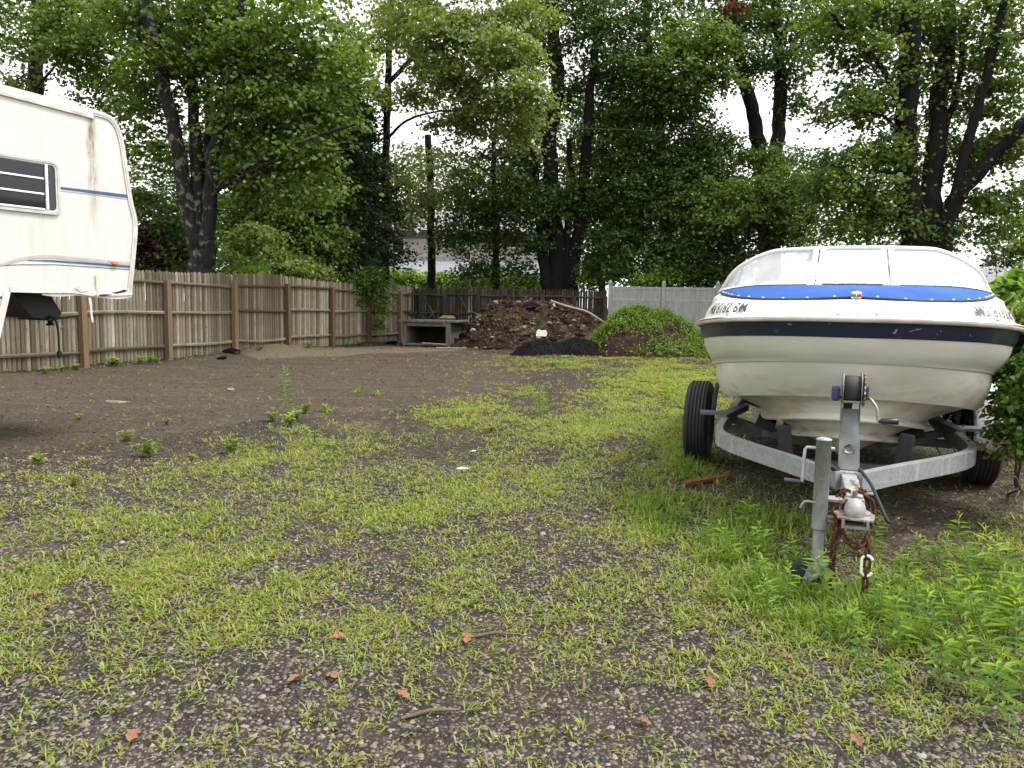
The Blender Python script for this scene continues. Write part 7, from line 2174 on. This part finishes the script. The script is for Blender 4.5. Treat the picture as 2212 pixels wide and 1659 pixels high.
rshrub('broadleaf_shrub', 'bright broad-leaved shrub shoot above the boat at the right edge', Vector((at(2195, 700, 7.2).x, 7.2, 0)),
    [(2195, 640, 7.2, 26, 26, .25, 20), (2190, 612, 7.2, 18, 16, .2, 10), (2175, 655, 7.2, 14, 12, .15, 6), (2212, 680, 7.2, 24, 30, .25, 18)], 'bright_shrub', 55, .10, .16, 18)

# ------------------------------------------------------------------ small things on the ground
def leaf_mesh(seed):
    rnd = random.Random(seed); up_, dn_ = [], []
    n = 12
    for k in range(n + 1):
        t = k / n
        w = .024 * math.sin(math.pi * t) ** .6 * (1 + .42 * math.sin(t * 6 * math.pi)) * rnd.uniform(.85, 1.15)
        x = -.05 + .1 * t; z = .004 + .012 * math.sin(math.pi * t) * rnd.uniform(.7, 1.2)
        up_.append((x, w, z + .006)); dn_.append((x, -w, z + rnd.uniform(0, .012)))
    m = MB()
    mid = [(-.05 + .1 * k / n, 0, .004 + .008 * math.sin(math.pi * k / n)) for k in range(n + 1)]
    m.grid([up_, mid, dn_], False)
    m.tube([(-.05, 0, .004), (-.085, .005, .006)], .0015, 4)
    me = m.mesh('fallen_leaf'); me.materials.append(M['dry_leaf']); return me
LM = [leaf_mesh(k) for k in range(4)]
for k, (c, r) in enumerate([(288, 1612), (720, 1468), (870, 1500), (105, 1330), (75, 1300), (1010, 1375), (730, 1380), (1530, 1480), (1390, 1560), (1700, 1430), (1560, 1300), (1850, 1600), (640, 1480), (285, 1350)]):
    q = ground_at(c, r)
    thing_mesh('fallen_leaf', LM[k % 4], (q.x, q.y, .012 + float(gz(q.x, q.y))), (random.uniform(-.2, .2), random.uniform(-.2, .2), random.uniform(0, 6)), 'orange-brown dry oak leaf lying on the gravel', 'leaf', 'dry leaves on the gravel').scale = (random.uniform(.5, .85),) * 3
for k, (c, r, lab) in enumerate([(995, 1016, 'flat white plaster scrap on the gravel in the middle of the yard'), (1022, 976, 'thin white scrap behind the flat plaster scrap in the grass'), (500, 842, 'pale flat stone on the bare soil behind the weeds'), (255, 865, 'long tan flat stone on the bare soil before the fence')]):
    q = ground_at(c, r); s = (.14, .09, .02) if k == 0 else (.12, .05, .015) if k == 1 else (.3, .16, .05) if k == 2 else (.4, .18, .05)
    thing_mesh('flat_scrap', rock_mesh('flat_scrap', s, 90 + k, M['white_rock'] if k < 2 else M['tan_rock']), (q.x, q.y, .012 + float(gz(q.x, q.y))), (0, 0, k), lab, 'scrap')
for k, (c, r, L, az, lab) in enumerate([(1070, 1365, .17, .2, 'short dark stick on the gravel below the grass'), (930, 1535, .2, .35, 'brown twig lying in the foreground gravel'), (2080, 1450, .3, -.4, 'thin dry twig among the bright weeds'), (870, 835, .5, .3, 'small dark stick on the brown soil'), (1640, 750, .5, .1, 'stick lying by the vinyl fence')][:4]):
    q = ground_at(c, r)
    z = float(gz(q.x, q.y))
    o = MB().tube([(-L / 2, 0, .012), (0, .01, .018), (L / 2, -.005, .012)], [.006, .007, .004], 6).build('stick', M['twig'])
    o.location = (q.x, q.y, z); o.rotation_euler = (0, 0, az); tag(o, lab, 'stick')
# orange flattened stake under the trailer
a, b = ground_at(1480, 1052), ground_at(1575, 1036)
o = MB().bar((0, 0, .03), Vector((b.x - a.x, b.y - a.y, .035)), .05, .02).build('orange_stake', M['orange_pole'])
o.location = (a.x, a.y, 0); tag(o, 'faded orange wooden stake lying in the grass beside the tyre', 'stake')
# black stalks
for k, (c, r, hh) in enumerate([(678, 955, .1), (890, 1300, .03)][:1]):
    q = ground_at(c, r)
    o = MB().tube([(0, 0, 0), (.01, 0, hh * .6), (.0, .01, hh)], [.006, .005, .003], 6).build('dark_stub', M['iron']); o.location = (q.x, q.y, float(gz(q.x, q.y))); tag(o, 'short black stalk stub standing in the yard grass', 'stub')

# hedge row and trees going on to the right of the boat
for k, (x, y, hgt) in enumerate([(5.6, 6.6, 1.7), (6.6, 8.4, 2.0), (7.6, 10.6, 2.2), (5.4, 4.6, 1.3), (8.8, 13.0, 2.4)]):
    t = Tree('hedge_shrub', 'green hedge shrub in the overgrown row along the right side of the boat', Vector((x, y, 0)), 'hedge row beside the boat', 'twig', 'shrub', 200 + k)
    cs = np.array([x, y, hgt * .52]) + t.rng.normal(0, 1, (60, 3)) * np.array([.42, .42, hgt * .2])
    cs[:, 2] = np.clip(cs[:, 2], .15, None)
    for q in range(5):
        e = Vector(cs[q]); t.stem3([t.base, t.base.lerp(e, .5) + Vector((0, 0, .1)), e], .02, .008, 6)
    t.leafV.append((0, clump_leaves(cs, .28 * t.rng.uniform(.7, 1.3, len(cs)), 36, .06, t.rng)))
    t.finish(['shrub'], 'foliage')
for k, (x, y, hgt) in enumerate([(22, 30, 10), (27, 26, 9), (31, 34, 11), (18, 40, 10), (36, 28, 9)]):
    t = Tree('background_tree', 'background tree standing beyond the garage to the right', Vector((x, y, 0)), 'background trees beyond the garage', 'bark_dark', 'tree', 220 + k)
    t.stem3([t.base, t.base + Vector((.1, 0, hgt * .4)), t.base + Vector((0, .1, hgt * .85))], .22, .08, 7, True)
    cs = np.array([x, y, hgt * .58]) + t.rng.normal(0, 1, (90, 3)) * np.array([1.5, 1.5, hgt * .18])
    cs[:, 2] = np.clip(cs[:, 2], .8, None)
    t.leafV.append((0, clump_leaves(cs, .9 * t.rng.uniform(.7, 1.3, len(cs)), 34, .19, t.rng)))
    t.finish(['far_leaf'])
